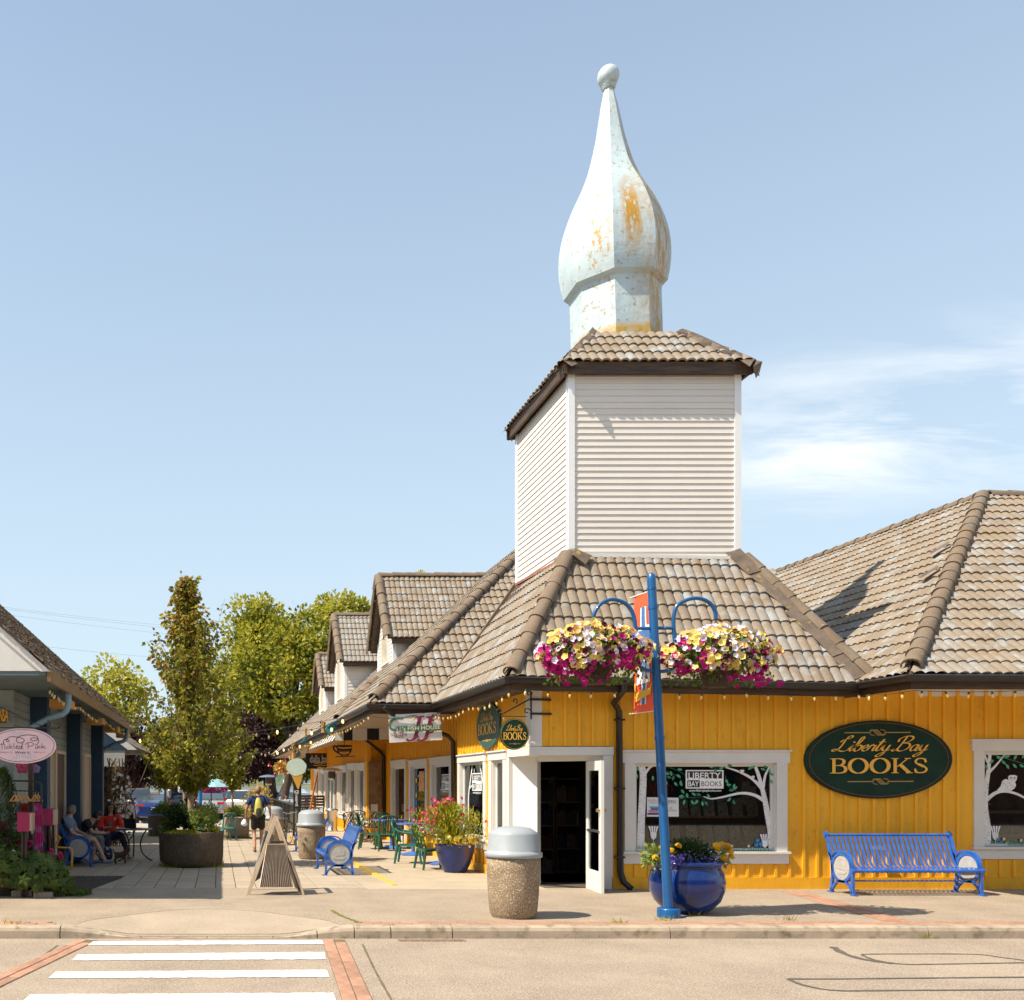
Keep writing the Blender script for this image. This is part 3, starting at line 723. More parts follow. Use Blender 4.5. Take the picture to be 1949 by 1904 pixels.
# lead flashing over the right hip and tower foot
mb = MB(); a = EB+Vector((-.05,.02,.08)); b = Vector((TX1,TY0,5.58)); n = 6
for k in range(n):
    p, q = a+(b-a)*(k/n), a+(b-a)*((k+1.15)/n); r1_, r2_ = random.uniform(.08,.22), random.uniform(.14,.24)
    lift = Vector((0,-.012*(k%2),.012*(k%2)))
    mb.prism([p+lift+Vector((-r1_,-.02,-.02)), p+lift+Vector((.02,-.05,.05)), q+lift+Vector((.02,-.05,.05)), q+lift+Vector((-r2_,-.02,-.02))], (0,-.012,.006))
mb.build('hip_flashing', m_flash, r_front, fix=True)
ridge(r_front, EB+Vector((.06,-.02,.09)), Vector((TX1+.10,TY0-.02,5.56)), (1,-1,1.3), .95)
mb = MB(); mb.beam((TX0-.03,TY0-.03,TZ0+.03),(TX1+.03,TY0-.03,TZ0-.02),.05,.06); mb.build('foot_flashing', m_white, shop)
mb = MB(); mb.beam((TX0-.02,TY0-.02,TZ0+.02),(TX0-.02,TY1,TZ0+.13),.04,.05); mb.build('foot_flashing', M('copper flashing',(.30,.13,.08),.6,.2,5), shop)
mb = MB(); c = Vector((TX0-.02,TY0-.04,TZ0+.06))
mb.add([c+Vector(q) for q in ((-.28,.02,-.16),(.02,-.14,-.06),(.20,-.22,-.24),(.36,-.10,-.06),(.10,-.02,.08),(-.10,.06,.06))], [(0,1,4,5),(1,2,3,4)]); mb.build('corner_flashing', m_flash, r_front)
# valley edge of the left slope
mb = MB(); mb.beam(EL+Vector((.02,.04,.05)), Vector((TX0,TY1+.03,TZ0+.16)), .10, .07, (-.8,0,.6)); mb.build('verge_board', m_cap, r_left)
gutter(shop, [EL, EA, EB+Vector((-.02,0,0))])
mb = MB(); mb.beam(EL+Vector((.05,.02,-.13)), EA+Vector((.05,.05,-.13)), .03, .15); mb.beam(EA+Vector((.05,.05,-.13)), EB+Vector((0,.05,-.13)), .03, .15); mb.build('fascia', m_brown_fascia, shop)
mb = MB(); mb.box((4.60,15.13,3.19),(10.2,15.57,3.205)); mb.box((4.60,15.57,3.19),(5.06,20.3,3.205)); mb.build('soffit', m_brown_fascia, shop)
# ---- tower
def siding(parent, axis, plane, a0, a1, z0, z1, e=.1065, mat=None, cut=None, name='siding_board'):
    mp = mapper(axis, plane); z = z0; 
    while z < z1-.01:
        zt = min(z+e, z1); l0, l1 = (cut(z, zt) if cut else (a0, a1))
        if l1-l0 > .03:
            mb = MB(); q = [mp(l0, .002, z), mp(l0, .020, z), mp(l0, .017, z+.012), mp(l0, .004, zt)]
            mb.prism(q, mp(l1, 0, 0)-mp(l0, 0, 0)); mb.build(name, mat or m_cream, parent, fix=True)
        z += e
tower = MB().box((TX0+.01,TY0+.01,5.0),(TX1-.01,TY1-.01,TZ1)).build('tower', m_cream, shop)
siding(tower, 'f', TY0+.01, TX0+.09, TX1-.09, 5.55, TZ1)
siding(tower, 'l', TX0+.01, TY0+.09, TY1-.09, 5.60, TZ1)
for (x, y) in ((TX0,TY0),(TX1,TY0),(TX0,TY1)):
    mb = MB(); sx = 1 if x == TX0 else -1; sy = 1 if y == TY0 else -1
    mb.box((min(x-.022*sx,x+.09*sx),min(y-.022*sy,y+.09*sy),5.52),(max(x-.022*sx,x+.09*sx),max(y-.022*sy,y+.09*sy),TZ1)); mb.build('corner_board', m_corner, tower)
# tower roof: a low hipped skirt round the dome
TC = Vector((7.455,17.985,0)); o1 = .16; ZE, ZT = 8.83, 9.68; hw = 2.91/2; hi = .80
c0 = [(TC.x-hw-o1,TC.y-hw-o1),(TC.x+hw+o1,TC.y-hw-o1),(TC.x+hw+o1,TC.y+hw+o1),(TC.x-hw-o1,TC.y+hw+o1)]
c1 = [(TC.x-hi,TC.y-hi),(TC.x+hi,TC.y-hi),(TC.x+hi,TC.y+hi),(TC.x-hi,TC.y+hi)]
for i in (0, 3, 1, 2):
    j = (i+1) % 4
    rr = rf.plane(shop, [(*c0[i],ZE),(*c0[j],ZE),(*c1[j],ZT),(*c1[i],ZT)], name='tower_roof', tiles=i in (0,3), lift=.01)
mb = MB()
for i in range(4):
    j = (i+1) % 4; a = Vector((*c0[i],ZE-.10)); b = Vector((*c0[j],ZE-.10)); ins_ = (Vector((TC.x,TC.y,ZE-.10))-(a+b)/2).normalized()*.05
    mb.beam(a+ins_, b+ins_, .05, .17)
mb.build('tower_fascia', m_brown_fascia, shop)
MB().box((TC.x-hw-o1+.06,TC.y-hw-o1+.06,ZE-.10),(TC.x+hw+o1-.06,TC.y+hw+o1-.06,ZE-.075)).build('tower_soffit', m_brown_fascia, shop)
# crumpled lead over the two front hips
for (i, k_) in ((0, 1), (1, 1), (3, 1)):
    a = Vector((*c0[i],ZE+.03)); b = Vector((*c1[i],ZT+.05)); out_ = Vector((a.x-TC.x,a.y-TC.y,0)).normalized(); a = a+out_*(.03 if i == 1 else .02)-Vector((0,0,.06))
    tang = Vector((-out_.y, out_.x, 0)); rows = []; n = 9
    for k in range(n+1):
        p = a+(b-a)*(k/n); wv = (.15 if i == 0 else .22)+.05*math.sin(k*2.1+i)
        rows.append([p+tang*wv+Vector((0,0,-.11+random.uniform(-.03,.03)))+out_*-.02, p+tang*wv*.5+Vector((0,0,.0+random.uniform(-.02,.03))), p+Vector((0,0,.06+random.uniform(-.015,.02))), p-tang*wv*.5+Vector((0,0,.0+random.uniform(-.02,.03))), p-tang*wv+Vector((0,0,-.11+random.uniform(-.03,.03)))+out_*-.02])
    mb = MB(); mb.add([q for r in rows for q in r], [(r*5+c_, r*5+c_+1, (r+1)*5+c_+1, (r+1)*5+c_) for r in range(n) for c_ in range(4)], 0, False)
    if i == 1: p = a; mb.add([p+tang*.2+Vector((0,0,-.1)), p+out_*.10+Vector((0,0,.0)), p+Vector((0,0,.05)), p-tang*.16+Vector((0,0,-.1)), p+Vector((0,0,-.26))], [(0,1,2),(2,1,3),(0,4,1),(3,1,4)])
    mb.build('hip_flashing', m_flash, shop)
# ---- onion dome, eight-sided, leaning a little
m_dome = M('dome paint', (.45,.56,.59), .55, .08, 1.6, col2=(.53,.63,.65), bump=.9, bs=7, speck=[((.46,.26,.035), 5.0, .60, .70, .0), ((.34,.25,.13), 11, .61, .68, .75)])
def dome_material(m):
    t = m.node_tree; L = t.links.new; A = t.nodes.new; b = t.nodes['Principled BSDF']; src = b.inputs['Base Color'].links[0].from_socket
    g = A('ShaderNodeNewGeometry'); tc_ = A('ShaderNodeTexCoord')
    def noise(s, st, d=5):
        mp_ = A('ShaderNodeMapping'); mp_.inputs['Scale'].default_value = st; L(tc_.outputs['Object'], mp_.inputs[0])
        n = A('ShaderNodeTexNoise'); n.inputs['Scale'].default_value = s; n.inputs['Detail'].default_value = d; n.inputs['Roughness'].default_value = .7; L(mp_.outputs[0], n.inputs[0]); return n.outputs[0]
    def rng(x, a, c, lo=0.0, hi=1.0):
        r = A('ShaderNodeMapRange'); r.inputs[1].default_value = a; r.inputs[2].default_value = c; r.inputs[3].default_value = lo; r.inputs[4].default_value = hi; L(x, r.inputs[0]); return r.outputs[0]
    def mul(x, y):
        q = A('ShaderNodeMath'); q.operation = 'MULTIPLY'
        for i, z in enumerate((x, y)):
            if isinstance(z, float): q.inputs[i].default_value = z
            else: L(z, q.inputs[i])
        return q.outputs[0]
    sp = A('ShaderNodeSeparateXYZ'); L(tc_.outputs['Object'], sp.inputs[0])
    # lichen streaks run down the faces on the weather side (local +x), more of it on the belly
    side = rng(sp.outputs['X'], -.1, .35, .10, 1.0)
    st = rng(noise(1.7, (1.9,1.9,.40), 4), .43, .55)
    fine = rng(noise(13, (1,1,.6), 4), .36, .52)
    f = mul(mul(st, fine), side)
    ma = A('ShaderNodeMix'); ma.data_type = 'RGBA'; L(f, ma.inputs[0]); L(src, ma.inputs[6]); ma.inputs[7].default_value = (.46,.24,.02,1)
    at = A('ShaderNodeMath'); at.operation = 'ARCTAN2'; L(sp.outputs['Y'], at.inputs[0]); L(sp.outputs['X'], at.inputs[1]); ang = at.outputs[0]
    def band(x, a, b_, e): return mul(rng(x, a-e, a+e), rng(x, b_+e, b_-e))
    p1_ = mul(mul(band(ang, rad(-101), rad(-80), .08), band(sp.outputs['Z'], 2.0, 3.15, .35)), rng(noise(9, (1.5,1.5,.45), 6), .38, .47))
    p2_ = mul(mul(band(ang, rad(-66), rad(-28), .12), band(sp.outputs['Z'], .2, 4.4, .5)), rng(noise(6, (1.6,1.6,.4), 5), .42, .56))
    p3_ = mul(mul(band(ang, rad(-145), rad(-114), .12), band(sp.outputs['Z'], 1.5, 3.6, .3)), rng(noise(9, (1,1,.5), 5), .54, .62))
    mxx = A('ShaderNodeMath'); mxx.operation = 'MAXIMUM'; L(p1_, mxx.inputs[0]); L(p2_, mxx.inputs[1]); mx2 = A('ShaderNodeMath'); mx2.operation = 'MAXIMUM'; L(mxx.outputs[0], mx2.inputs[0]); L(p3_, mx2.inputs[1]); mx3 = A('ShaderNodeMath'); mx3.operation = 'MAXIMUM'; mx3.use_clamp = True; L(mx2.outputs[0], mx3.inputs[0]); L(mul(f, .55), mx3.inputs[1])
    L(mx3.outputs[0], ma.inputs[0])
    base = rng(sp.outputs['Z'], .66, .54); bn = rng(noise(6, (1,1,1)), .25, .5)
    fb = mul(mul(base, bn), .95)
    mb_ = A('ShaderNodeMix'); mb_.data_type = 'RGBA'; L(fb, mb_.inputs[0]); L(ma.outputs[2], mb_.inputs[6]); mb_.inputs[7].default_value = (.50,.29,.02,1)
    L(mb_.outputs[2], b.inputs['Base Color'])
dome_material(m_dome)
KD = .895
prof = [(.90,9.30),(.90,9.62),(.885,9.90),(.885,10.70),(.90,10.79),(1.005,10.86),(1.05,11.05),(1.082,11.30),(1.078,11.60),(1.02,11.92),(.905,12.24),(.76,12.54),(.585,12.84),(.455,13.12),(.36,13.42),(.28,13.72),(.225,14.0),(.165,14.30),(.105,14.55),(.095,14.63)]
ZB = 9.30; mb = MB()
fine_ = []
prof = [(r*KD, z) for r, z in prof]; pp = [(r, z-ZB) for r, z in prof]
cm = catmull([(r, 0, z) for r, z in pp[5:]], 4)
pp = pp[:5]+[(q.x, q.z) for q in cm]
mb.lathe(pp, 8, ph=rad(22.5), smooth=False)
dome = mb.build('onion_dome', m_dome, shop, False)
dome.location = Vector((7.42,17.985,ZB))-Vector(shop.location); dome.rotation_euler = (0, rad(-1.7), 0)
# scalloped lip under the belly
fm = MB()
fm.ball((0,0,14.84-ZB), .195, 16, 10); fm.lathe([(.11,14.60-ZB),(.14,14.66-ZB)], 12)
fin = fm.build('finial_ball', m_dome, dome, False)
# ---- front wall, window, battens
bx = lambda u: (u-U0)/F*YF
W1 = (bx(1207.8), bx(1477), Z_(1621,YF), Z_(1452.5,YF))
wall(shop, 'f', YF, 6.335, 11.2, -.05, 3.2, [W1], m_yellow)
wall(shop, 'f', YF, XL+.001, 6.335, 2.295, 3.2, [], m_yellow)
wall(shop, 'l', XL, YF+.125, 16.80, 2.29, 3.4, [], m_yellow)
win1 = window(shop, 'f', YF, *W1, cw=.17, hh=.18, ear=.035)
MB().box((6.335,YF-.03,-.05),(11.2,YF-.004,.185)).build('baseboard', m_yellow, shop)
bxs = [bx(1471.2+26.7*k+4) for k in range(-16, 8)]
blk = [(W1[0]-.22, W1[1]+.22, W1[2]-.21, W1[3]+.215), (4.9, 6.36, -1, 2.30)]
battens(shop, 'f', YF, [x for x in bxs if XL+.3 < x], .19, 3.19, blk, m_batten)
# corner post and door surround
MB().box((XL-.03,YF-.03,2.29),(XL+.155,YF+.12,3.19)).box((XL-.03,YF+.12,2.29),(XL+.10,YF+.22,3.19)).build('corner_post', m_white, shop)
d0, d1 = Vector((XL,16.74,0)), Vector((6.22,15.57,0))
mb = MB(); mb.box((XL-.03,YF-.035,2.15),(6.36,YF+.10,2.285)); mb.box((XL-.035,YF+.10,2.15),(XL+.10,16.80,2.285)); mb.build('door_beam', m_white, shop)
MB().box((6.19,YF-.03,-.05),(6.345,YF+.12,2.145)).build('door_casing', m_white, shop)
MB().box((XL-.03,16.70,-.05),(XL+.12,16.86,2.145)).build('door_casing', m_white, shop)
MB().prism([(XL+.02,16.70,2.147),(6.2,YF+.03,2.147),(6.2,16.7,2.147)], (0,0,.05)).prism([(XL,YF,2.146),(6.2,YF,2.146),(XL,16.72,2.146)], (0,0,.03)).build('porch_ceiling', m_white, shop, fix=True)
dd = (d1-d0); dl = dd.length; dn = dd.normalized(); nn = Vector((dn.y,-dn.x,0))
if nn.x > 0: nn = -nn
def dq(t, z, o=0): return d0+dd*t+nn*o+Vector((0,0,z))
mb = MB()
def dpanel(mb, t0, t1, z0, z1, o0, o1): mb.prism([dq(t0,z0,o0),dq(t1,z0,o0),dq(t1,z1,o0),dq(t0,z1,o0)], nn*(o1-o0))
dpanel(mb, .02, .30, -.05, 2.146, -.10, 0); dpanel(mb, .84, .985, -.05, 2.146, -.10, 0); dpanel(mb, .30, .84, 2.065, 2.146, -.10, -.01)
dpanel(mb, .28, .312, -.04, 2.065, -.1, .022); dpanel(mb, .83, .86, -.04, 2.065, -.1, .022)
mb.build('door_wall', m_white, shop, fix=True)
mb = MB(); dpanel(mb, .29, .85, -.05, -.02, -.2, .06); mb.build('threshold', m_steel, shop, fix=True)
# open door leaf, seen nearly edge on
h0 = dq(.835, 0, .02); h1 = Vector((5.93,14.97,0)); ld = (h1-h0).normalized(); ln = Vector((-ld.y,ld.x,0)); LW = .86
def dbox(mb, s0, s1, z0, z1, o=.0225, mi=0): mb.obox(h0+ld*(s0+s1)/2+Vector((0,0,(z0+z1)/2)), ld*(s1-s0)/2, ln*o, Vector((0,0,(z1-z0)/2)), mi)
mb = MB(); dbox(mb,0,.13,-.03,2.05); dbox(mb,LW-.13,LW,-.03,2.05); dbox(mb,.13,LW-.13,1.90,2.05); dbox(mb,.13,LW-.13,-.03,.32)
door = mb.build('door', m_white, shop)
mb = MB(); dbox(mb,.13,LW-.13,.32,1.90,.004); mb.build('pane', m_glass_side, door)
mb = MB(); dbox(mb,.10,LW-.05,.93,.965,.035); mb.build('push_bar', m_steel, door)
mb = MB(); p = h0+ld*(LW-.06); mb.tube([p-ln*.02+Vector((0,0,1.28)),p-ln*.08+Vector((0,0,1.28))],.028,10); mb.tube([p+ln*.02+Vector((0,0,1.28)),p+ln*.07+Vector((0,0,1.28))],.028,10); mb.build('handle', m_brass, door)
mb = MB(); q = h0+ld*(LW*.7)+ln*.027; mb.obox(q+Vector((0,0,1.15)), ld*.10, ln*.001, Vector((0,0,.14))); mb.obox(q+Vector((0,0,.66)), ld*.06, ln*.001, Vector((0,0,.20))); mb.build('notice', m_paper, door)
# dim shop interior: floor, back wall, ceiling and a few shelves
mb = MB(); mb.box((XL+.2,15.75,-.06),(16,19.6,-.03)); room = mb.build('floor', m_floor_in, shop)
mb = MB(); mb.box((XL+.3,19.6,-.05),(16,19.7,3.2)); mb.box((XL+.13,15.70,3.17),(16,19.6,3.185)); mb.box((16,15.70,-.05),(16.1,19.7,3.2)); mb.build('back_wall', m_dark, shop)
m_books = [M('book spine %s' % n, c, .7, .2, 12) for n, c in (('red',(.06,.01,.01)),('blue',(.01,.02,.05)),('tan',(.09,.06,.04)),('green',(.012,.03,.02)),('cream',(.14,.12,.10)))]
for k, (x, y) in enumerate(((5.9,18.4),(7.0,18.6),(8.2,18.6),(9.6,18.6),(12.3,18.2),(13.5,18.2))):
    bc = thing('bookcase', (x, y, -.03), ['wooden bookcase seen through the open shop door, left of the two dim ones','wooden bookcase deep in the shop behind the right edge of the doorway','wooden bookcase deep behind the birch painted window, left one','wooden bookcase deep behind the birch painted window, right one','wooden bookcase behind the owl painted window, left one','wooden bookcase behind the owl painted window, right one'][k], 'bookcase')
    mb = MB()
    for z in (0,.45,.9,1.35,1.8): mb.box((x-.48,y,z-.03),(x+.48,y+.3,z))
    mb.box((x-.5,y,-.03),(x-.48,y+.3,1.85)); mb.box((x+.48,y,-.03),(x+.5,y+.3,1.85)); mb.build('carcass', m_floor_in, bc)
    for z in (0,.45,.9,1.35):
        for c_ in range(5):
            mb = MB(); xx = x-.47+c_*.19
            for q in range(5):
                w_ = .03; hgt = random.uniform(.2,.33); mb.box((xx+q*.036,y+.03,z+.001),(xx+q*.036+w_,y+.25,z+hgt))
            mb.build('books', m_books[(c_+int(z*3)) % 5], bc)
# book displays behind the front window
m_cover = M('floral book cover', (.55,.47,.34), .6, .3, 18, speck=[((.45,.12,.10), 22, .56, .66), ((.10,.20,.14), 19, .58, .66)])
mb = MB(); mb.box((6.9,15.95,.66),(8.95,16.4,.70)); mb.box((6.9,16.1,1.12),(8.95,16.35,1.15))
ds = thing('display_shelf', (7.9,16.2,-.03), 'wooden display shelves of floral books behind the birch painted window', 'shelf'); mb.build('shelf', m_pine, ds)
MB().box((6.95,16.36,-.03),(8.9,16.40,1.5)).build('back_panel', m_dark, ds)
bk = None
for row, (xs_, v0, v1) in enumerate(((((690,770),(790,880),(905,1000),(1030,1115),(1150,1240),(1285,1375)),715,840),(((640,700),(765,850),(890,985),(1010,1110),(1135,1225),(1260,1355)),930,1050))):
    for kk, (a, b) in enumerate(xs_):
        Yb = 16.05; x0 = X_((2400+a*.4618)/2.1016, Yb); x1 = X_((2400+b*.4618)/2.1016, Yb); zb = .702 if row else 1.152
        o = MB().add([(x0,Yb,zb),(x1,Yb,zb),(x1,Yb+.07,zb+.30),(x0,Yb+.07,zb+.30),(x0,Yb+.025,zb),(x1,Yb+.025,zb),(x1,Yb+.095,zb+.30),(x0,Yb+.095,zb+.30)], [(0,1,2,3),(5,4,7,6),(0,4,5,1),(3,2,6,7),(0,3,7,4),(1,5,6,2)]).build('book', m_cover)
        tag(o, 'pale floral book, %s on the %s shelf behind the birch painted window' % (('leftmost','second from left','third from left','third from right','second from right','rightmost')[kk], 'lower' if row else 'upper'), 'book', 'books on the %s display shelf' % ('lower' if row else 'upper'))
# downspout by the door
ds_ = MB(); x = X_(1178,YF-.06)
ds_.tube([(X_(1190,14.97),14.99,3.27),(X_(1188,15.0),15.02,3.15),(X_(1178,15.2),15.40,2.98),(x,YF-.07,2.85),(x+.02,YF-.07,.28),(x+.05,YF-.12,.12),(x+.12,YF-.24,.03)],.052,8)
for z in (2.7,1.6,.5): ds_.box((x-.065,YF-.125,z),(x+.075,YF-.02,z+.03))
dsp = ds_.build('downspout', m_black, shop)
# ---- left facade of the corner shop
WA = (18.36,20.12,.64,2.12); WB = (17.08,17.78,.64,2.12); WC = (21.05,22.75,.62,2.13); WD = (23.5,25.3,.62,2.13); WE = (26.1,28.0,.03,2.16)
wall(shop, 'l', XL, 16.80, 29.3, -.05, 3.4, [WA,WB,WC,WD,WE], m_yellow)
MB().box((XL-.03,16.86,-.05),(XL-.004,26.0,.17)).build('baseboard', m_yellow, shop)
blks = []
for w_ in (WA,WB,WC,WD):
    window(shop, 'l', XL, *w_, cw=.19, hh=.14, ear=.02, glass=m_glass_side); blks.append((w_[0]-.235,w_[1]+.235,w_[2]-.21,w_[3]+.172))
window(shop, 'l', XL, *WE, cw=.16, hh=.16, ear=.02, glass=m_glass_side, door=True, name='glass_door'); blks.append((WE[0]-.2,WE[1]+.2,-1,WE[3]+.19))
battens(shop, 'l', XL, [16.9+.226*k for k in range(54)], .175, 3.19, blks, m_batten)
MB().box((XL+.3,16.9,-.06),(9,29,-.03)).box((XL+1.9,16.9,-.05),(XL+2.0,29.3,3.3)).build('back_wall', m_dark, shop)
# downspouts of the left facade
mb = MB(); mb.tube([(3.45,20.1,3.28),(3.7,20.25,3.10),(4.85,20.42,2.70),(4.97,20.46,2.58),(4.99,20.46,.1)],.05,8); mb.build('downspout', m_black, shop)
mb = MB(); mb.tube([(3.5,26.2,3.26),(4.0,27.0,3.0),(4.85,28.95,2.66),(4.97,29.0,2.5),(4.99,29.0,.1)],.05,8); mb.build('downspout', m_black, shop)
rf.finish(295)
# ================================================================ right wing
wing = thing('tiled_wing', (13, 17, 0), 'long wing on the right with a big hipped tile roof over the blue bench', 'shop building')
RA = Vector((10.0,14.0,3.27)); AP = Vector((15.08,19.08,7.36)); RB = Vector((15.08,26.3,7.36))
rw = Roofing()
w_left = rw.plane(wing, [(10.0,26.3,3.27), RA, AP, RB])
w_front = rw.plane(wing, [RA, (22,14.0,3.24), (22,19.08,7.36), AP], u_off=.1)
rw.plane(wing, [(22,14,3.24),(22,26.3,3.24),(20,26.3,7.3),(20,19.08,7.36)], tiles=False)
rw.plane(wing, [(15.08,19.08,7.355),(22,19.08,7.355),(20,24,3.3),(15.2,24,3.3)], tiles=False)
ridge(w_left, RA+Vector((.12,.12,.13)), AP+Vector((0,0,.02)), (-1,-1,1.6), 1.1)
ridge(w_left, AP+Vector((0,.1,.0)), RB, (0,0,1), 1.05)
ridge(w_front, AP+Vector((.1,0,0)), (21,19.08,7.36), (0,0,1), 1.05)
mb = MB()
for k in (9,11.6):
    p = RA+(AP-RA)*(k/17.5); mb.add([p+Vector((-.12,.16,.06)),p+Vector((-.02,.30,.14)),p+Vector((-.30,.42,-.05)),p+Vector((-.36,.26,-.10))], [(0,1,2,3)])
mb.build('loose_flashing', m_flash, w_left)
gutter(wing, [(10.0,15.3,3.27), RA, (20,14.0,3.24)])
mb = MB(); mb.beam((10.05,15.5,3.14),(10.05,14.05,3.14),.03,.15); mb.beam((10.05,14.05,3.14),(20,14.05,3.11),.03,.15); mb.build('fascia', m_brown_fascia, wing)
MB().box((10.07,14.07,3.19),(18,15.57,3.21)).build('soffit', m_white, wing)
W2 = (bx(1871.5), bx(2100), Z_(1612,YF), Z_(1430,YF))
wall(wing, 'f', YF, 11.2, 18, -.05, 3.2, [W2], m_yellow)
win2 = window(wing, 'f', YF, *W2, cw=.165, hh=.165, ear=.035)
MB().box((11.2,YF-.03,-.05),(18,YF-.004,.185)).build('baseboard', m_yellow, wing)
battens(wing, 'f', YF, [bx(1471.2+26.7*k+4) for k in range(8, 34)], .19, 3.19, [(W2[0]-.22,W2[1]+.22,W2[2]-.21,W2[3]+.20)], m_batten)
MB().box((11.2,YF-.006,3.10),(18,YF-.001,3.19)).build('frieze_board', m_white, wing)
for x, z, c_ in ((12.95,.85,0),(13.25,.85,1),(12.95,1.25,3),(13.3,1.25,2)):
    o = MB().add([(x,16.05,z),(x+.2,16.05,z),(x+.2,16.12,z+.28),(x,16.12,z+.28)], [(0,1,2,3)])
    o = o.add([(x,16.075,z),(x+.2,16.075,z),(x+.2,16.145,z+.28),(x,16.145,z+.28)], [(1,0,3,2)]).build('book', m_books[c_])
    tag(o, ['dark red book upright','navy book upright','tan book upright','dark green book upright'][[0,1,3,2].index(c_)]+' on display behind the owl painted window', 'book')
ws = thing('display_shelf', (13.1,16.2,-.03), 'dim shelf of upright books behind the owl painted window', 'shelf')
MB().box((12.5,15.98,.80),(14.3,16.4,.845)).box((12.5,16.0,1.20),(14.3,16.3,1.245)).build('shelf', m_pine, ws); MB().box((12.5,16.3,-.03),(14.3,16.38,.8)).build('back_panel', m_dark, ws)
rw.finish(295)
# ================================================================ row of shops down the lane
row = thing('shop_row', (6, 35, 0), 'row of yellow shops down the lane under a long tiled roof with dormers', 'shop building')
rr_ = Roofing()
XE, ZE_, SL = 3.2, 3.36, .93
def zs(x): return ZE_+SL*(x-XE)
r2f = rr_.plane(row, [(XE,20.25,ZE_),(12,20.25,ZE_),(12,25.9,zs(8.85)),(8.85,25.9,zs(8.85))])
r2l = rr_.plane(row, [(XE,58,ZE_),(XE,20.25,ZE_),(8.85,25.9,zs(8.85)),(8.85,58,zs(8.85))])
ridge(r2f, Vector((XE+.08,20.33,ZE_+.12)), Vector((8.85,25.9,zs(8.85)+.03)), (-1,-1,1.6), 1.15)
ridge(r2l, Vector((XE+.05,26.3,ZE_+.10)), Vector((4.55,27.7,zs(4.55)+.08)), (-1,0,1), 1.1)
rr_.plane(row, [(11.5,22.4,4.1),(16,22.4,4.1),(15.1,26.1,7.46),(12.6,26.1,7.46)])
gutter(row, [(XE,57.8,ZE_),(XE,20.25,ZE_),(4.56,20.25,ZE_-.02)])
mb = MB(); mb.beam((XE+.05,58,ZE_-.13),(XE+.05,20.30,ZE_-.13),.03,.15); mb.beam((XE+.05,20.30,ZE_-.13),(5.0,20.30,ZE_-.14),.03,.15); mb.build('fascia', m_brown_fascia, row)
MB().box((XE+.07,20.32,3.19),(5.06,57.9,3.21)).build('soffit', M('lane soffit',(.40,.30,.19),.8,.1,4), row)
# dormers
def dormer(xg, y0, y1, ze, zr, xr):
    yc = (y0+y1)/2; zb = zs(xg)-.1
    d = MB(); d.prism([(xg,y0,zb),(xg,y1,zb),(xg,y1,ze),(xg,yc,zr-.08),(xg,y0,ze)], (.12,0,0)); d.prism([(xg+.12,y0,zb),(xg+.12,y0,ze),(XE+(ze-ZE_)/SL+.2,y0,ze)], (0,.08,0)); d.prism([(xg+.12,y1-.08,zb),(xg+.12,y1-.08,ze),(XE+(ze-ZE_)/SL+.2,y1-.08,ze)], (0,.08,0))
    dm = d.build('dormer', m_cream, row, fix=True)
    k = (zr-ze)/(yc-y0)
    def cutf(z, zt): 
        return (y0+.11, y1-.11) if zt < ze else (y0+.06+(zt-ze)/k, y1-.06-(zt-ze)/k)
    siding(dm, 'l', xg, y0, y1, zb+.1, zr-.15, .13, cut=cutf)
    def cuts(z, zt): return (xg+.10, XE+(z-ZE_)/SL+.1)
    siding(dm, 'f', y0, xg, xg, zb+.1, ze, .13, cut=cuts)
    for y in (y0,y1-.1):
        MB().box((xg-.025,y-.02 if y == y0 else y,zb),(xg+.09,y+.1 if y == y0 else y+.12,ze)).build('corner_board', m_corner, dm)
    wy0, wy1, wz0, wz1 = yc-.52, yc+.52, zb+.28, ze+.06
    mb = MB(); mbox(mb, mapper('l', xg), wy0-.07, wy0, 0, .045, wz0, wz1); mbox(mb, mapper('l', xg), wy1, wy1+.07, 0, .045, wz0, wz1); mbox(mb, mapper('l', xg), wy0-.07, wy1+.07, 0, .045, wz1, wz1+.07); mbox(mb, mapper('l', xg), wy0-.09, wy1+.09, 0, .06, wz0-.06, wz0)
    wn = mb.build('window', m_cream, dm); mb = MB(); mbox(mb, mapper('l', xg), wy0, wy1, .021, .026, wz0, wz1); mb.build('pane', M('sheer blind',(.50,.42,.30),.4,.3,2), wn)
    o = .22; ov = .28
    a = rr_.plane(dm, [(xg-o,y0-ov,ze-k*ov*.55),(xr,y0-ov,ze-k*ov*.55),(xr,yc,zr),(xg-o,yc,zr)], name='dormer_roof', lift=.01)
    b = rr_.plane(dm, [(xr,y1+ov,ze-k*ov*.55),(xg-o,y1+ov,ze-k*ov*.55),(xg-o,yc,zr),(xr,yc,zr)], name='dormer_roof', lift=.01, tiles=False)
    ridge(a, (xg-o,yc,zr+.01), (xr,yc,zr+.01), (0,0,1), 1.1)
    ridge(a, (xg-o-.02,y0-ov-.05,ze-k*ov*.55+.0), (xg-o-.02,yc,zr+.02), (-1,-.5,.6), 1.15)
    ridge(b, (xg-o-.02,y1+ov+.05,ze-k*ov*.55+.0), (xg-o-.02,yc,zr+.02), (-1,.5,.6), 1.15)
    MB().beam((xg-.1,y0-ov+.03,ze-k*ov*.55-.10),(xr,y0-ov+.03,ze-k*ov*.55-.10),.03,.15).build('fascia', m_brown_fascia, dm)
dormer(5.3, 29.2, 32.0, 6.27, 8.24, 8.6)
dormer(4.80, 36.6, 39.6, 6.45, 8.30, 8.6)
dormer(4.85, 43.5, 46.2, 6.15, 7.65, 8.2)
rr_.finish(295)
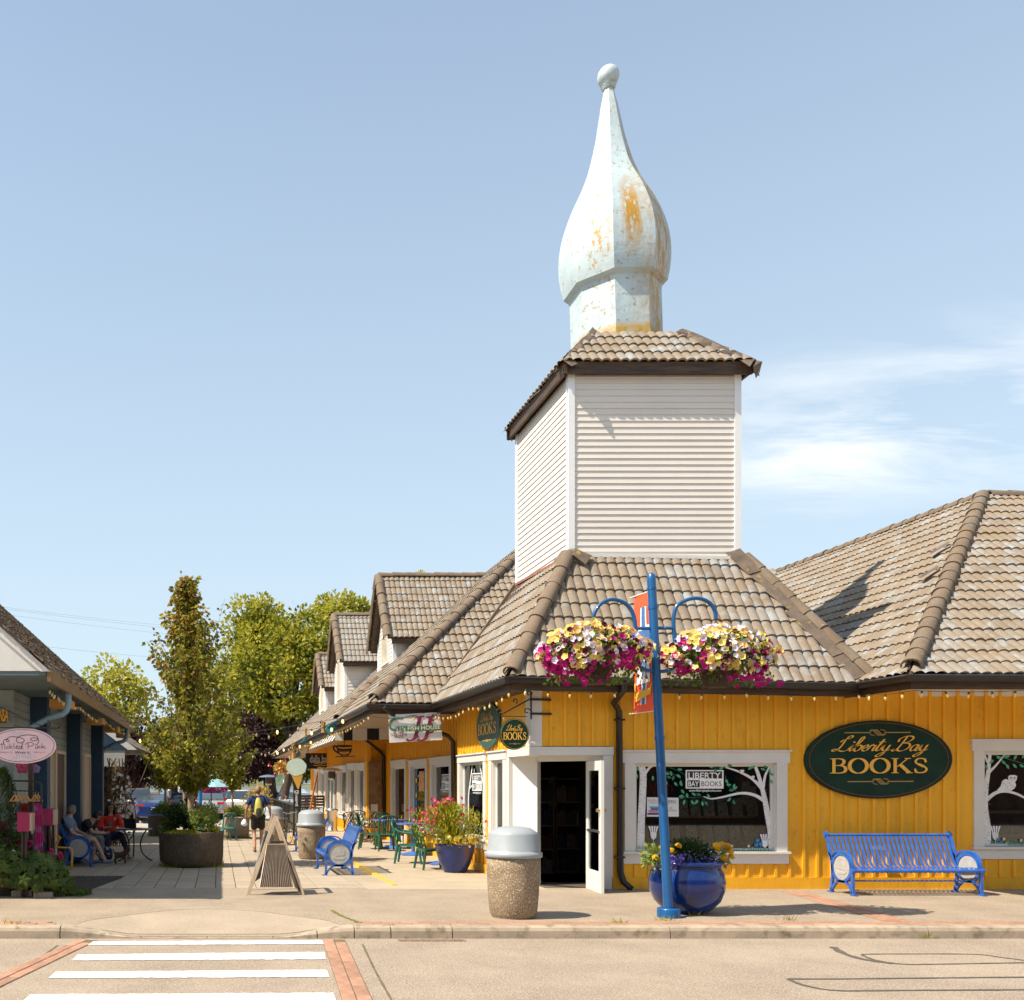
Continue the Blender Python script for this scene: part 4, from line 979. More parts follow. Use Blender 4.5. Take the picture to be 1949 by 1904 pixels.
# walls of the further bays
X3 = 4.5; hol = [(29.75,31.2,.62,2.15),(31.75,33.3,.02,2.18),(33.9,35.7,.62,2.15),(36.4,38.0,.62,2.15),(38.7,40.2,.62,2.15),(40.9,42.4,.62,2.15),(43.1,44.8,.62,2.15)]
wall(row, 'l', X3, 29.2, 47, -.6, 3.4, hol, m_yellow)
wall(row, 'f', 29.2, X3, XL+.1, -.6, 3.4, [], m_yellow)
battens(row, 'f', 29.2, [4.62,4.78,4.94], .1, 3.19, [], m_batten)
blks = []
for i, h_ in enumerate(hol):
    window(row, 'l', X3, *h_, cw=.16, hh=.16, ear=.02, glass=m_glass_side, door=i == 1, name='glass_door' if i == 1 else 'window'); blks.append((h_[0]-.2,h_[1]+.2,h_[2]-(.21 if i != 1 else 3),h_[3]+.19))
battens(row, 'l', X3, [29.3+.25*k for k in range(70)], .1, 3.19, blks, m_batten)
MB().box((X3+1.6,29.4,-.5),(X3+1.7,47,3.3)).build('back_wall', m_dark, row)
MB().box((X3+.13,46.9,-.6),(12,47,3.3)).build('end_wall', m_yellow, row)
MB().box((X3-.05,28.98,.15),(X3+.08,29.1,3.2)).build('corner_post', m_yellow, row)
# ================================================================ blue shop on the left
lsh = thing('blue_shop', (-5, 18, 0), 'blue and grey gabled shop on the left with a shingle roof and white gable', 'shop building')
m_shade = M('grey blue siding', (.24,.28,.28), .7, .08, 2, stretch=(1,1,1))
m_pillar = M('navy pillar paint', (.012,.045,.095), .55, .15, 3)
m_pillar_side = M('pale blue trim', (.17,.26,.33), .6, .1, 3)
m_soffit_l = M('slate soffit', (.11,.15,.16), .8, .1, 2)
m_shingle = M('weathered shingles', (.10,.07,.045), .9, .4, 9, col2=(.36,.29,.22), bump=.5, bs=30, speck=((.03,.02,.015), 7, .52, .62))
m_beam = M('golden timber', (.46,.22,.045), .6, .2, 5, stretch=(1,.3,1))
m_gutter_l = M('brown gutter', (.20,.12,.05), .6, .2, 5)
m_door_dark = M('dark door wood', (.045,.022,.015), .5, .3, 6)
m_tan = M('tan door panel', (.40,.31,.23), .6, .08, 4)
EX, EZ, Y0L, Y1L, RX, RZL = -2.38, 3.33, 13.5, 27.0, -8.6, 3.33+.90*6.22
mb = MB(); mb.prism([(EX,Y0L,EZ),(EX,Y1L,EZ),(RX,Y1L,RZL),(RX,Y0L,RZL)], (0,0,-.08)); mb.prism([(RX,Y0L,RZL),(RX,Y1L,RZL),(-14.8,Y1L,EZ),(-14.8,Y0L,EZ)], (0,0,-.08)); roofl = mb.build('roof', m_shingle, lsh, fix=True)
mb = MB(); ev = Vector((RX-EX,0,RZL-EZ)).normalized(); nv = Vector((ev.z,0,-ev.x)); nv = nv if nv.z > 0 else -nv; j = 0; Ls = Vector((RX-EX,0,RZL-EZ)).length
while j*.14 < Ls-.1:
    y = Y0L-.02-(j%2)*.07
    while y < Y1L:
        w_ = random.uniform(.10,.22); s_ = j*.14+random.uniform(-.02,.02); a = Vector((EX,y,EZ))+ev*s_-ev*.05
        th = random.uniform(.018,.036)
        mb.add([a+nv*.004, a+Vector((0,w_-.008,0))+nv*.004, a+nv*th, a+Vector((0,w_-.008,0))+nv*th, a+ev*.2+nv*.006, a+Vector((0,w_-.008,0))+ev*.2+nv*.006], [(0,2,3,1),(2,4,5,3),(0,4,2),(1,3,5)])
        y += w_
    j += 1
tag(mb.build('shingles', m_shingle, roofl), kind='stuff')
# gable: white boards, bottom edge level with the eave
gy = Y0L+.02; nb = 5
zb_ = EZ-.06
tri = [(EX+.06,gy,zb_),(RX,gy,RZL-.10),(-14.5,gy,zb_)]
MB().prism(tri, (0,.08,0)).build('gable', m_white, lsh, fix=True)
MB().prism([(EX+.04,gy-.03,zb_-.01),(EX-.10,gy-.03,zb_-.01),(RX,gy-.03,RZL-.30),(RX,gy-.03,RZL-.10)], (0,.028,0)).build('barge_board', m_white, lsh, fix=True)
MB().beam((EX+.02,Y0L,EZ-.11),(EX+.02,Y1L,EZ-.11),.05,.20).build('gutter', m_gutter_l, lsh)
MB().box((-14,Y0L+.03,3.21),(EX-.02,Y1L,3.275)).build('soffit', m_soffit_l, lsh)
XW = -3.3
MB().box((XW-.3,15.6,-.4),(XW,Y1L+.2,3.2)).build('wall', m_shade, lsh)
MB().box((-14,15.6,-.4),(XW-.3,15.8,3.2)).build('front_wall', m_shade, lsh)
mp_l = mapper('r', XW)
for k in range(7):
    z = 2.35+k*.14; mb = MB(); mbox(mb, mp_l, 15.6, Y1L+.1, 0, .008, z, z+.012); mb.build('lap_line', m_soffit_l, lsh)
for yc in (17.15,21.25,25.3):
    mb = MB(); mbox(mb, mp_l, yc-.17, yc+.17, 0, .30, gz(yc)-.05, 3.2); pl = mb.build('pillar', m_pillar, lsh)
    mb = MB(); mbox(mb, mp_l, yc+.17, yc+.30, 0, .20, gz(yc)-.05, 3.2); mb.build('pillar_trim', m_pillar_side, pl)
for y0, y1, z0, z1, kind in ((17.75,18.55,.55,2.35,'w'),(18.75,19.35,-.05,2.35,'t'),(19.5,20.55,-.05,2.30,'d'),(22.1,23.2,-.1,2.35,'t'),(23.55,24.6,-.1,2.35,'t')):
    mb = MB(); c_ = .07
    mbox(mb, mp_l, y0-c_, y0, 0, .06, z0, z1+c_); mbox(mb, mp_l, y1, y1+c_, 0, .06, z0, z1+c_); mbox(mb, mp_l, y0, y1, 0, .06, z1, z1+c_)
    fr_ = mb.build('window' if kind == 'w' else 'door', M('cream door trim',(.52,.45,.36),.6,.06,4) if kind != 'w' else m_shade, lsh)
    mb = MB(); mbox(mb, mp_l, y0, y1, .008, .022, z0, z1)
    mb.build('pane' if kind == 'w' else 'leaf', {'w': M('dim shop glass',(.10,.13,.15),.12,.3,2), 't': m_tan, 'd': m_door_dark}[kind], fr_)
for k, yb in enumerate((15.75,20.15,23.2,26.0)):
    o = MB().box((EX-.36,yb-.06,EZ-.40),(EX-.02,yb+.45,EZ-.27)).build('outrigger', m_beam, lsh)
for y, in ((15.45,),(25.4,)):
    mb = MB(); q = catmull([(EX-.01,y,EZ-.2),(EX-.02,y,EZ-.40),(EX-.10,y+.02,EZ-.52),(EX-.35,y+.05,EZ-.60),(XW+.10,y+.2,EZ-.86),(XW+.04,y+.22,EZ-1.1)], 5); mb.tube(q, .05, 8); mb.build('downspout', M('blue downspout',(.16,.27,.36),.5,.2,4), lsh)
# low rear bay with its own blue gable
mb = MB(); mb.prism([(-2.44,29,2.78),(-5.6,29,5.1),(-8.8,29,2.78)], (0,8,0)); rb = mb.build('rear_roof', m_shingle, lsh, fix=True)
MB().prism([(-2.42,28.95,2.70),(-5.6,28.95,5.06),(-5.6,28.95,4.88),(-2.70,28.95,2.70)], (0,.04,0)).build('barge_board', m_white, lsh, fix=True)
MB().prism([(-2.66,28.97,2.70),(-5.6,28.97,4.9),(-8.4,28.97,2.70)], (0,.03,0)).build('rear_gable', M('navy gable board',(.02,.055,.10),.6,.1,3), lsh, fix=True)
MB().box((-7,28.99,2.2),(-2.8,29.1,2.69)).build('lintel_panel', M('pale lintel',(.42,.43,.40),.7,.1,2), lsh)
MB().box((-7,31.5,-.5),(-3.2,31.6,2.7)).box((-3.3,29.1,-.5),(-3.2,31.5,2.2)).build('rear_wall', m_door_dark, lsh)
# ================================================================ lettering of the green signs
def glyph_text(pen, s, adv, ox, oy, sc=1.0, fn=None):
    x = ox
    for ch in s: x += fn(pen, ch, x, oy, sc)*sc+adv*sc
    return x
def serif(pen, ch, x, y, k):
    """roman capitals, unit height 1; returns the advance"""
    def S(pts, w=.17, thin=.055, **a): pen.stroke([(x+p[0]*k, y+p[1]*k) for p in pts], w*k, thin=thin*k, **a)
    def R(x0, y0, x1, y1): pen.poly([(x+x0*k,y+y0*k),(x+x1*k,y+y0*k),(x+x1*k,y+y1*k),(x+x0*k,y+y1*k)])
    if ch == 'B':
        R(.0,0,.32,.05); R(.0,.95,.32,1); R(.10,.04,.25,.96)
        S([(.24,.975),(.45,.97),(.60,.90),(.64,.76),(.58,.62),(.44,.535),(.24,.525)], .15); S([(.24,.525),(.48,.52),(.66,.44),(.72,.28),(.66,.11),(.48,.03),(.24,.025)], .16)
        return .80
    if ch == 'O':
        S([(.48+.40*math.cos(a), .5+.485*math.sin(a)) for a in [2*math.pi*i/14 for i in range(14)]], .18, .05, closed=True, n=4); return .98
    if ch == 'K':
        R(.0,0,.34,.05); R(.0,.95,.34,1); R(.10,.04,.25,.96)
        S([(.26,.42),(.76,.97)], .06, .05, smooth=False); S([(.40,.58),(.82,.02)], .19, .17, smooth=False); R(.60,.95,.90,1); R(.66,0,.98,.05)
        return .98
    if ch == 'S':
        S([(.58,.72),(.54,.90),(.38,.975),(.20,.93),(.12,.78),(.18,.63),(.36,.52),(.54,.41),(.62,.25),(.54,.09),(.35,.025),(.16,.07),(.09,.27)], .11, .07); S([(.24,.60),(.36,.52),(.50,.43)], .16, .15)
        R(.545,.70,.60,.97); R(.07,.03,.125,.30); return .72
    return .5
def script(pen, ch, x, y, k):
    """slanted round-hand letters written with a broad pen; x-height .42"""
    nib = (rad(28), .066*k)
    sl = .36
    def S(pts, w=.030, **a): pen.stroke([(x+(p[0]+sl*p[1])*k, y+p[1]*k) for p in pts], w*k, nib=nib, n=7, **a)
    if ch == 'L':
        S([(.02,.62),(.10,.78),(.30,.86),(.40,.98),(.34,1.06),(.24,1.0),(.18,.75),(.16,.45),(.10,.16),(.0,.02),(-.12,.04),(-.10,.14),(.04,.13),(.20,.03),(.38,.0),(.50,.10)]); return .50
    if ch == 'i': S([(.0,.12),(.10,.42),(.08,.16),(.12,.02),(.24,.10)]); pen.ell(x+(.09+sl*.62)*k, y+.62*k, .05*k, .05*k, 10); return .20
    if ch == 'b': S([(.0,.12),(.14,.60),(.20,.90),(.12,.98),(.07,.80),(.05,.30),(.08,.06),(.18,.01),(.28,.14),(.28,.34),(.18,.42),(.09,.30)]); S([(.24,.40),(.34,.34),(.42,.40)]); return .34
    if ch == 'e': S([(.0,.12),(.14,.22),(.22,.34),(.16,.43),(.06,.34),(.04,.14),(.12,.02),(.22,.04),(.30,.14)]); return .26
    if ch == 'r': S([(.0,.12),(.08,.40),(.13,.46),(.15,.38),(.26,.38),(.22,.20),(.25,.03),(.36,.10)]); return .30
    if ch == 't': S([(.0,.12),(.12,.46),(.16,.80)]); S([(.16,.82),(.09,.40),(.08,.12),(.13,.02),(.26,.10)]); S([(.0,.60),(.28,.64)], .02); return .23
    if ch == 'y': S([(.0,.14),(.07,.40),(.08,.16),(.15,.03),(.26,.12),(.30,.40)]); S([(.31,.42),(.27,.10),(.20,-.22),(.06,-.38),(-.04,-.32),(.06,-.18),(.24,-.02),(.40,.12)]); return .36
    if ch == 'B': 
        S([(.16,.98),(.10,.50),(.02,.10),(-.10,.0),(-.16,.08),(-.08,.14)]); S([(-.08,.62),(-.10,.80),(.04,.97),(.26,1.02),(.42,.94),(.42,.76),(.28,.60),(.10,.54)]); S([(.14,.54),(.36,.52),(.48,.36),(.42,.14),(.24,.0),(.08,.04),(.06,.16)]); return .56
    if ch == 'a': S([(.26,.36),(.16,.43),(.04,.30),(.03,.10),(.10,.01),(.22,.14),(.28,.40)]); S([(.28,.42),(.24,.16),(.28,.02),(.40,.10)]); return .33
    return .30
def flourish(pen, cx, cy, k, w=.018, lines=True):
    if lines:
        for s in (-1, 1): pen.stroke([(cx+s*.16*k,cy),(cx+s*.72*k,cy)], w*k*1.3, smooth=False)
    for o in (-.05, 0, .05): pen.stroke([(cx+(-.14+o)*k,cy+.03*k),(cx+(-.06+o)*k,cy+.055*k),(cx+(.06+o)*k,cy-.055*k),(cx+(.14+o)*k,cy-.03*k)], w*k*1.2, taper=True)
    for s in (-1, 1): pen.stroke([(cx+s*(.06)*k,cy+s*.06*k),(cx+s*.14*k,cy+s*.05*k),(cx+s*.17*k,cy),(cx+s*.12*k,cy-s*.04*k)], w*k*.8)
def oval_mesh(c, right, up, rx, ry, th, name, mat, parent, n=56, out=None):
    c = Vector(c); right = Vector(right); up = Vector(up); nrm = right.cross(up)
    mb = MB(); prof = [(1.0,-th),(1.0,-.006),(.985,0)]; vs = []
    for f, z in prof:
        for k in range(n): a = 2*math.pi*k/n; vs.append(c+right*rx*f*math.cos(a)+up*ry*f*math.sin(a)+nrm*z)
    fs = [(i*n+k, i*n+(k+1)%n, (i+1)*n+(k+1)%n, (i+1)*n+k) for i in range(2) for k in range(n)]+[tuple(2*n+k for k in range(n)), tuple(range(n-1,-1,-1))]
    mb.add(vs, fs); return mb.build(name, mat, parent)
def green_sign(c, right, up, rx, ry, loc, label, mboard, sx=1.0, small=False, gold=None):
    t = thing('shop_sign', loc, label, 'sign'); right = Vector(right); up = Vector(up); n = right.cross(up); gold = gold or m_gold
    oval_mesh(c, right, up, rx, ry, .035, 'board', mboard, t)
    p = PEN(c, right, up, 1, .004); p.stroke([(rx*.94*math.cos(a), ry*.94*math.sin(a)) for a in [2*math.pi*i/40 for i in range(40)]], .008, closed=True, n=3); p.done('border_line', m_red_line if not small else m_gold_dull, t)
    k = ry
    def words(mat, dx, dy, lift, name):
        q = PEN(Vector(c), right*1, up, 1, lift)
        if not small:
            w = sum({'L':.50,'i':.20,'b':.34,'e':.26,'r':.30,'t':.23,'y':.36,' ':.16,'B':.56,'a':.33}[x] for x in 'Liberty Bay')
            wide(q, 'Liberty Bay', -rx*.60+dx, k*.215+dy, rx*1.26/(w+.25), k*.375)
            wb = .80+.98*2+.98+.72+.02*4; s2 = rx*1.33/wb
            class Q: pass
            x = -rx*.665+dx
            for ch in 'BOOKS': x += serif_scaled(q, ch, x, -k*.35+dy, s2, k*.385)+.02*s2
        else:
            w = 3.64; wide(q, 'Liberty Bay', -rx*.56+dx, k*.22+dy, rx*1.12/(w+.25), k*.36)
            x = -rx*.80+dx; s2 = rx*1.60/(4.46+.08)
            for ch in 'BOOKS': x += serif_scaled(q, ch, x, -k*.36+dy, s2, k*.47)+.02*s2
        q.done(name, mat, t)
    if not small: words(m_shadow_black, -.012, -.012, .003, 'drop_letters'); 
    words(gold, 0, 0, .006 if small else .010, 'letters')
    q = PEN(c, right, up, 1, .006)
    if not small: flourish(q, -.02*rx, k*.69, rx*.62); flourish(q, .02*rx, -k*.56, rx*.62)
    else: flourish(q, 0, -k*.62, rx*.55)
    q.done('flourish', m_gold_dull if not small else gold, t)
    return t
def wide(pen, s, x, y, kx, ky):
    tmp = PEN((0,0,0), (1,0,0), (0,1,0), 1, 0); glyph_text(tmp, s, 0, 0, 0, 1.0, script)
    pen.mb.add([pen.o+pen.r*(x+v[0]*kx)+pen.u*(y+v[1]*ky)+pen.n*(pen.z+v[2]*.5) for v in tmp.mb.v], tmp.mb.f); pen.z += .02*ky
def serif_scaled(pen, ch, x, y, kx, ky):
    class Sub:
        def stroke(s, pts, w=.06, **a):
            pts2 = [(x+(p[0]-x)*kx/ky if False else p[0], p[1]) for p in pts]; return pen.stroke(pts2, w, **a)
        def poly(s, pts): return pen.poly(pts)
    # draw at unit size then stretch sideways
    tmp = PEN((0,0,0), (1,0,0), (0,1,0), 1, 0)
    adv = serif(tmp, ch, 0, 0, 1.0)
    vs = [pen.o+pen.r*((x+v[0]*kx)*pen.k)+pen.u*((y+v[1]*ky)*pen.k)+pen.n*(pen.z+v[2]) for v in tmp.mb.v]
    pen.mb.add(vs, tmp.mb.f); pen.z += .0003
    return adv*kx
FR, UP = Vector((1,0,0)), Vector((0,0,1))
YS = YF-.06
green_sign(P(1672.5,1446,YS), Vector((1,0,.005)).normalized(), UP, 140.9/F*YS, 74.5/F*YS, (10.6,YS,1.4), 'big dark green oval shop sign with gold letters on the yellow wall above the bench', m_green_sign)
green_sign(Vector((XL-.06, 17.93, 2.765)), Vector((0,-1,0)), UP, .76, .435, (XL-.1,17.9,2.3), 'faded green oval shop sign fixed flat to the side wall above the narrow windows', m_green_sign2, small=True)
hs = green_sign(P(979.5,1397.5,15.42), FR, UP, .232, .25, (4.77,15.42,2.3), 'small round dark green sign hanging from a black iron bracket at the corner', m_green_sign, small=True)
# iron bracket for the hanging sign
br = thing('sign_bracket', (XL,15.48,2.8), 'black scrolled iron bracket on the white corner post holding a round green sign', 'bracket')
mb = MB(); g = lambda x, y, Y=15.46: P((1600+x*.4727)/2.1016, (2700+y*.4727)/2.1016, Y)
mb.beam(g(1108,140), g(1110,375), .022, .022, (0,1,0)); mb.beam(g(1100,208,15.53), g(1278,211,15.53), .012, .036, (0,-.1,1)); mb.beam(g(1100,328,15.53), g(1283,331,15.53), .012, .036, (0,-.1,1))
mb.beam(g(838,347), g(1108,200), .02, .026, (0,1,0)); mb.beam(g(850,350), g(1075,355), .010, .012)
def scroll(cx, cy, r, a0, turns, sgn=1): return [g(cx+r*(1-t*.65)*math.cos(a0+sgn*t*turns*2*math.pi), cy-r*(1-t*.65)*math.sin(a0+sgn*t*turns*2*math.pi)) for t in [i/18 for i in range(19)]]
for a in ((832,305,26,-1.6,.85,1),(972,222,24,-1.2,.9,1),(1092,160,26,-.2,.8,1),(1075,308,28,.2,.85,1)): mb.tube(scroll(*a), .009, 6)
mb.build('frame', m_iron_black, br)
mb = MB()
for x in (878,1046): 
    for k in range(3): mb.tube([g(x+4*math.cos(a), 362+k*8+5*math.sin(a), 15.42) for a in [2*math.pi*i/8 for i in range(9)]], .003, 5)
mb.build('chain', m_steel, br)
# ---------------------------------------------------------------- window art on the birch window and the owl window
def win_pt(ox, oy, s): return lambda x, y: ((ox+x*s)/2.1016, (oy+y*s)/2.1016)
YG = YF+.07-.002
def art(win, conv, name, mat, strokes=(), polys=(), lift=0.0):
    p = PEN(P(U0,V0,YG-lift), FR, UP, 1, .001)
    def q(x, y): u, v = conv(x, y); return ((u-U0)/F*YG, (V0-v)/F*YG)
    for pts, w in strokes:
        qq = catmull([(*q(*a),0) for a in pts], 6)
        vs = []; m = len(qq)
        for i, a in enumerate(qq):
            t = (qq[min(i+1,m-1)]-qq[max(i-1,0)]).normalized(); ww = w[0]+(w[1]-w[0])*i/(m-1); ww *= .4618/2.1016/F*YG/2
            vs += [p.pt(a.x-t.y*ww,a.y+t.x*ww), p.pt(a.x+t.y*ww,a.y-t.x*ww)]
        p.mb.add(vs, [(2*i,2*i+1,2*i+3,2*i+2) for i in range(m-1)]); p.z += .0004
    for pl in polys: p.poly([q(*a) for a in pl])
    return p.done(name, mat, win)
c1_ = win_pt(2400,2900,.4618)
def leafpoly(x, y, a, l=46, w=24): 
    c, s = math.cos(a), math.sin(a); return [(x+(i*l)*c-(j*w)*s, y+(i*l)*s+(j*w)*c) for i, j in ((0,0),(.25,.38),(.55,.45),(.82,.25),(1,0),(.82,-.25),(.55,-.45),(.25,-.38))]
art(win1, c1_, 'painted_birch', m_birch, [([(350,332),(372,420),(368,600),(358,800),(352,1000),(352,1085)],(56,66)),([(385,430),(430,370),(490,340)],(26,14)),
    ([(1490,1098),(1478,930),(1450,780),(1425,640),(1400,540),(1370,430),(1340,350)],(62,24)),([(1412,545),(1430,440),(1468,362)],(26,14)),([(1405,560),(1320,470),(1200,405),(1085,368)],(30,10)),([(1428,665),(1340,610),(1220,592),(1050,628),(960,640),(895,620)],(32,6))], lift=.003)
marks = []
for i in range(24): yy = 360+i*30; xx = 372-8*(i>8)-(i>15)*8; w_ = random.uniform(8,20); xx += random.choice((-28,10)); marks.append([(xx,yy),(xx+w_,yy+2),(xx+w_,yy+5),(xx,yy+4)])
for i in range(22): yy = 560+i*24; xx = 1412+(yy-560)*.135; w_ = random.uniform(8,20); xx += random.choice((-24,8)); marks.append([(xx,yy),(xx+w_,yy+2),(xx+w_,yy+5),(xx,yy+4)])
art(win1, c1_, 'bark_marks', m_birch_mark, polys=marks, lift=.006)
lv = [(335,378,3.4),(312,420,1.3),(305,370,.6),(455,440,1.5),(610,350,0),(668,385,.1),(600,430,3.5),(608,400,1.3),(640,440,1.9),(660,430,.6),(690,490,1.1),(700,480,1.7),(575,445,.4),(640,495,.9),(580,490,2),
      (938,350,.6),(975,390,0),(1030,385,-.5),(1085,470,1.1),(1090,520,.0),(1112,565,.1),(1165,510,1.9),(1150,560,-.6),(700,560,.9),(690,640,-.5),(730,650,1.8),(745,590,1.3),(790,590,.5),(830,600,.2),(845,650,2.2),(785,655,.9),(880,660,1.4),(905,660,1.0),(925,600,1.0),(720,610,2.8),(1130,630,2.3),(1150,650,1.2),(1275,385,-.4),(1300,372,-.3),(1385,378,.3),(1410,360,.2),(1470,430,0),(1455,390,1.0),(1468,470,1.1),(1100,345,.3)]
art(win1, c1_, 'painted_leaves', m_leaf_paint, polys=[leafpoly(*a) for i, a in enumerate(lv) if i % 4], lift=.004)
art(win1, c1_, 'painted_leaves', m_leaf_paint2, [([(575,400),(640,430),(700,470)],(4,3)),([(1085,440),(1110,530),(1200,585)],(4,3)),([(690,620),(780,628),(900,625)],(4,3)),([(600,370),(680,400),(740,440)],(4,3)),([(940,350),(1000,372),(1080,372)],(4,3))], [leafpoly(*a) for i, a in enumerate(lv) if i % 4 == 0], lift=.004)
def grass(win, conv, x0, x1, y, n): 
    pl = []
    for i in range(n):
        x = x0+(x1-x0)*i/n; h = random.uniform(22,50); d = random.uniform(-12,12); pl.append([(x,y),(x+9,y),(x+4+d,y-h)])
    art(win, conv, 'painted_grass', m_leaf_paint, polys=pl, lift=.004)
grass(win1, c1_, 318, 380, 1085, 10); grass(win1, c1_, 800, 1480, 1096, 70)
m_bl = M('blue flower paint', (.03,.22,.50), .6, .1, 20); m_vi = M('violet paint', (.14,.08,.20), .6, .1, 20); m_pk = M('cream flower paint', (.75,.55,.40), .6, .1, 20)
def tulip(x, y, s=18): return [(x-s,y-s),(x-s*.5,y-s*.5),(x,y-s*1.1),(x+s*.5,y-s*.5),(x+s,y-s),(x+s*.9,y+s*.5),(x,y+s),(x-s*.9,y+s*.5)]
art(win1, c1_, 'painted_tulips', m_bl, [([(1362,1020),(1368,1080)],(4,4)),([(1392,1050),(1385,1085)],(4,4))], [tulip(1062,1062), tulip(1092,1055), tulip(1352,1040), tulip(1390,1032), tulip(1362,1000)], lift=.005)
art(win1, c1_, 'painted_blossoms', m_pk, polys=[[(x+r*math.cos(a),y+r*math.sin(a)) for a, r in [(2*math.pi*i/10, 16 if i%2 else 9) for i in range(10)]] for x, y in ((1140,1050),(1286,1050),(1322,1075))], lift=.005)
def thistle(win, conv, x, y, s=1):
    art(win, conv, 'painted_thistle', m_birch, [([(x,y+60*s),(x+10*s,y+90*s),(x+22*s,y+125*s)],(5,4))], [[(x-26*s,y-8*s),(x+28*s,y-12*s),(x+26*s,y+34*s),(x+2*s,y+58*s),(x-20*s,y+38*s)]]+[[(x+d*s-4*s,y-8*s),(x+d*s*1.7-9*s,y-62*s),(x+d*s*1.7+7*s,y-64*s),(x+d*s+5*s,y-8*s)] for d in (-20,-6,8,22)], lift=.005)
    art(win, conv, 'painted_thistle', m_vi, polys=[[(x+d*s-3*s,y-8*s),(x+d*s*1.7-5*s,y-50*s),(x+d*s*1.7+5*s,y-52*s),(x+d*s+3*s,y-8*s)] for d in (-13,1,15)], lift=.005)
thistle(win1, c1_, 460, 940); thistle(win1, c1_, 1425, 1010)
def birdie(x, y, s): return [[(x-26*s,y+18*s),(x-8*s,y-6*s),(x+8*s,y-14*s),(x+22*s,y-8*s),(x+26*s,y+4*s),(x+16*s,y+18*s),(x-4*s,y+22*s)]]
art(win1, c1_, 'painted_bird', m_birch, polys=birdie(1222,395,1)+birdie(1318,450,.8), lift=.006)
art(win1, c1_, 'painted_bird', m_vinyl_k, polys=[[(1215,384),(1230,376),(1246,382),(1244,390),(1222,390)],[(1330,462),(1345,476),(1338,480)],[(1195,412),(1212,400),(1216,408)]], lift=.008)
# white-on-dark shop lettering on the pane
def at1(x, y, dy=.006): u, v = c1_(x, y); return P(u, v, YG-dy)
def shop_logo(win, f, right, name_scale, nrm):
    """f(x, y) gives a point for the crop pixel; a framed two-line logo and a web address"""
    def quad(mb, x0, y0, x1, y1, l): q = [f(x0,y1),f(x1,y1),f(x1,y0),f(x0,y0)]; mb.add([p+nrm*l for p in q], [(0,1,2,3)])
    mb = MB(); quad(mb,742,392,1070,402,.001); quad(mb,742,465,1070,480,.001); quad(mb,742,542,1070,552,.001); quad(mb,742,402,754,465,.001); quad(mb,1058,402,1070,465,.001); quad(mb,742,480,756,542,.001); quad(mb,864,480,1070,542,.001); mb.build('logo_frame', m_vinyl_w, win)
    mb = MB(); quad(mb,754,402,1058,465,.0006); quad(mb,756,480,864,542,.0006); mb.build('logo_ground', m_vinyl_k, win)
    wd = lambda a, b: (f(b,400)-f(a,400)).length; hh = lambda a, b: (f(750,a)-f(750,b)).length
    for s, x0, x1, y0, y1, m, b in (('LIBERTY',766,1044,414,464,m_vinyl_w,.012),('BAY',765,856,489,532,m_vinyl_w,.02),('BOOKS',878,1052,489,532,m_vinyl_k,0),('www.libertybaybooks.com',770,1050,558,578,m_vinyl_w,.01)):
        text(s, 'logo_lettering', m, f((x0+x1)/2,y1), right, UP, width=wd(x0,x1), height=hh(y0,y1), ext=.002, parent=win, bold=b)
shop_logo(win1, at1, FR, 1, Vector((0,-1,0)))
text('open', 'neon_lettering', m_neon, at1(512,590,-.03), FR, UP, width=(at1(625,600)-at1(400,600)).length, height=.13, ext=0, parent=win1, bold=-.035)
mb = MB(); q = [at1(406,795,.003),at1(683,795,.003),at1(680,632,.003),at1(406,627,.003)]; mb.add(q, [(0,1,2,3)]); ob = mb.build('window_notice', m_paper, win1)
text('OPEN', 'notice_lettering', m_print, at1(612,682,.006), FR, UP, width=.155, height=.055, parent=win1)
text('AIR', 'notice_lettering', m_print, at1(614,726,.006), FR, UP, width=.04, height=.022, parent=win1); text('CONDITIONING!', 'notice_lettering', m_print, at1(614,748,.006), FR, UP, width=.20, height=.022, parent=win1)
text('BOOKSELLERS', 'notice_lettering', M('pale print',(.5,.5,.52),.8,.05,5), at1(462,664,.006), FR, UP, width=.17, height=.03, parent=win1); text('WANTED', 'notice_lettering', MATS['pale print'], at1(468,684,.006), FR, UP, width=.12, height=.03, parent=win1)
for (x0,y0,x1,y1,c) in ((432,706,510,722,(.10,.35,.55)),(440,722,520,738,(.12,.12,.35)),(420,738,512,756,(.60,.22,.32)),(425,756,515,764,(.55,.28,.38)),(412,764,510,780,(.05,.06,.15))):
    mb = MB(); mb.add([at1(x0,y1,.005),at1(x1,y1,.005),at1(x1,y0,.005),at1(x0,y0,.005)], [(0,1,2,3)]); mb.build('printed_book', M('printed colour',c,.8,.05,5), win1)
mb = MB(); mb.add([at1(1224,690,-.05),at1(1302,685,-.05),at1(1298,490,-.05),at1(1228,490,-.05)], [(0,1,2,3)]); mb.add([at1(1300,640,-.05),at1(1352,640,-.05),at1(1352,535,-.05),at1(1298,535,-.05)], [(0,1,2,3)]); mb.build('posted_page', M('aged page',(.26,.26,.22),.8,.4,20,speck=((.08,.08,.08),60,.5,.6)), win1)
c2_ = win_pt(3050,2750,.5367)
art(win2, c2_, 'painted_birch', m_birch, [([(1668,1180),(1672,1050),(1655,900),(1662,760),(1680,640),(1695,490)],(78,26)),([(1690,630),(1740,580),(1812,492)],(26,8)),([(1676,560),(1660,520),(1650,486)],(22,12)),([(1668,840),(1730,790),(1800,774),(1880,790),(1949,822),(2040,880)],(34,12))], lift=.003)
art(win2, c2_, 'bark_marks', m_birch_mark, polys=[[(x,y),(x+14,y+2),(x+14,y+5),(x,y+4)] for x, y in [(1640+random.uniform(0,46),700+i*21) for i in range(22)]], lift=.006)
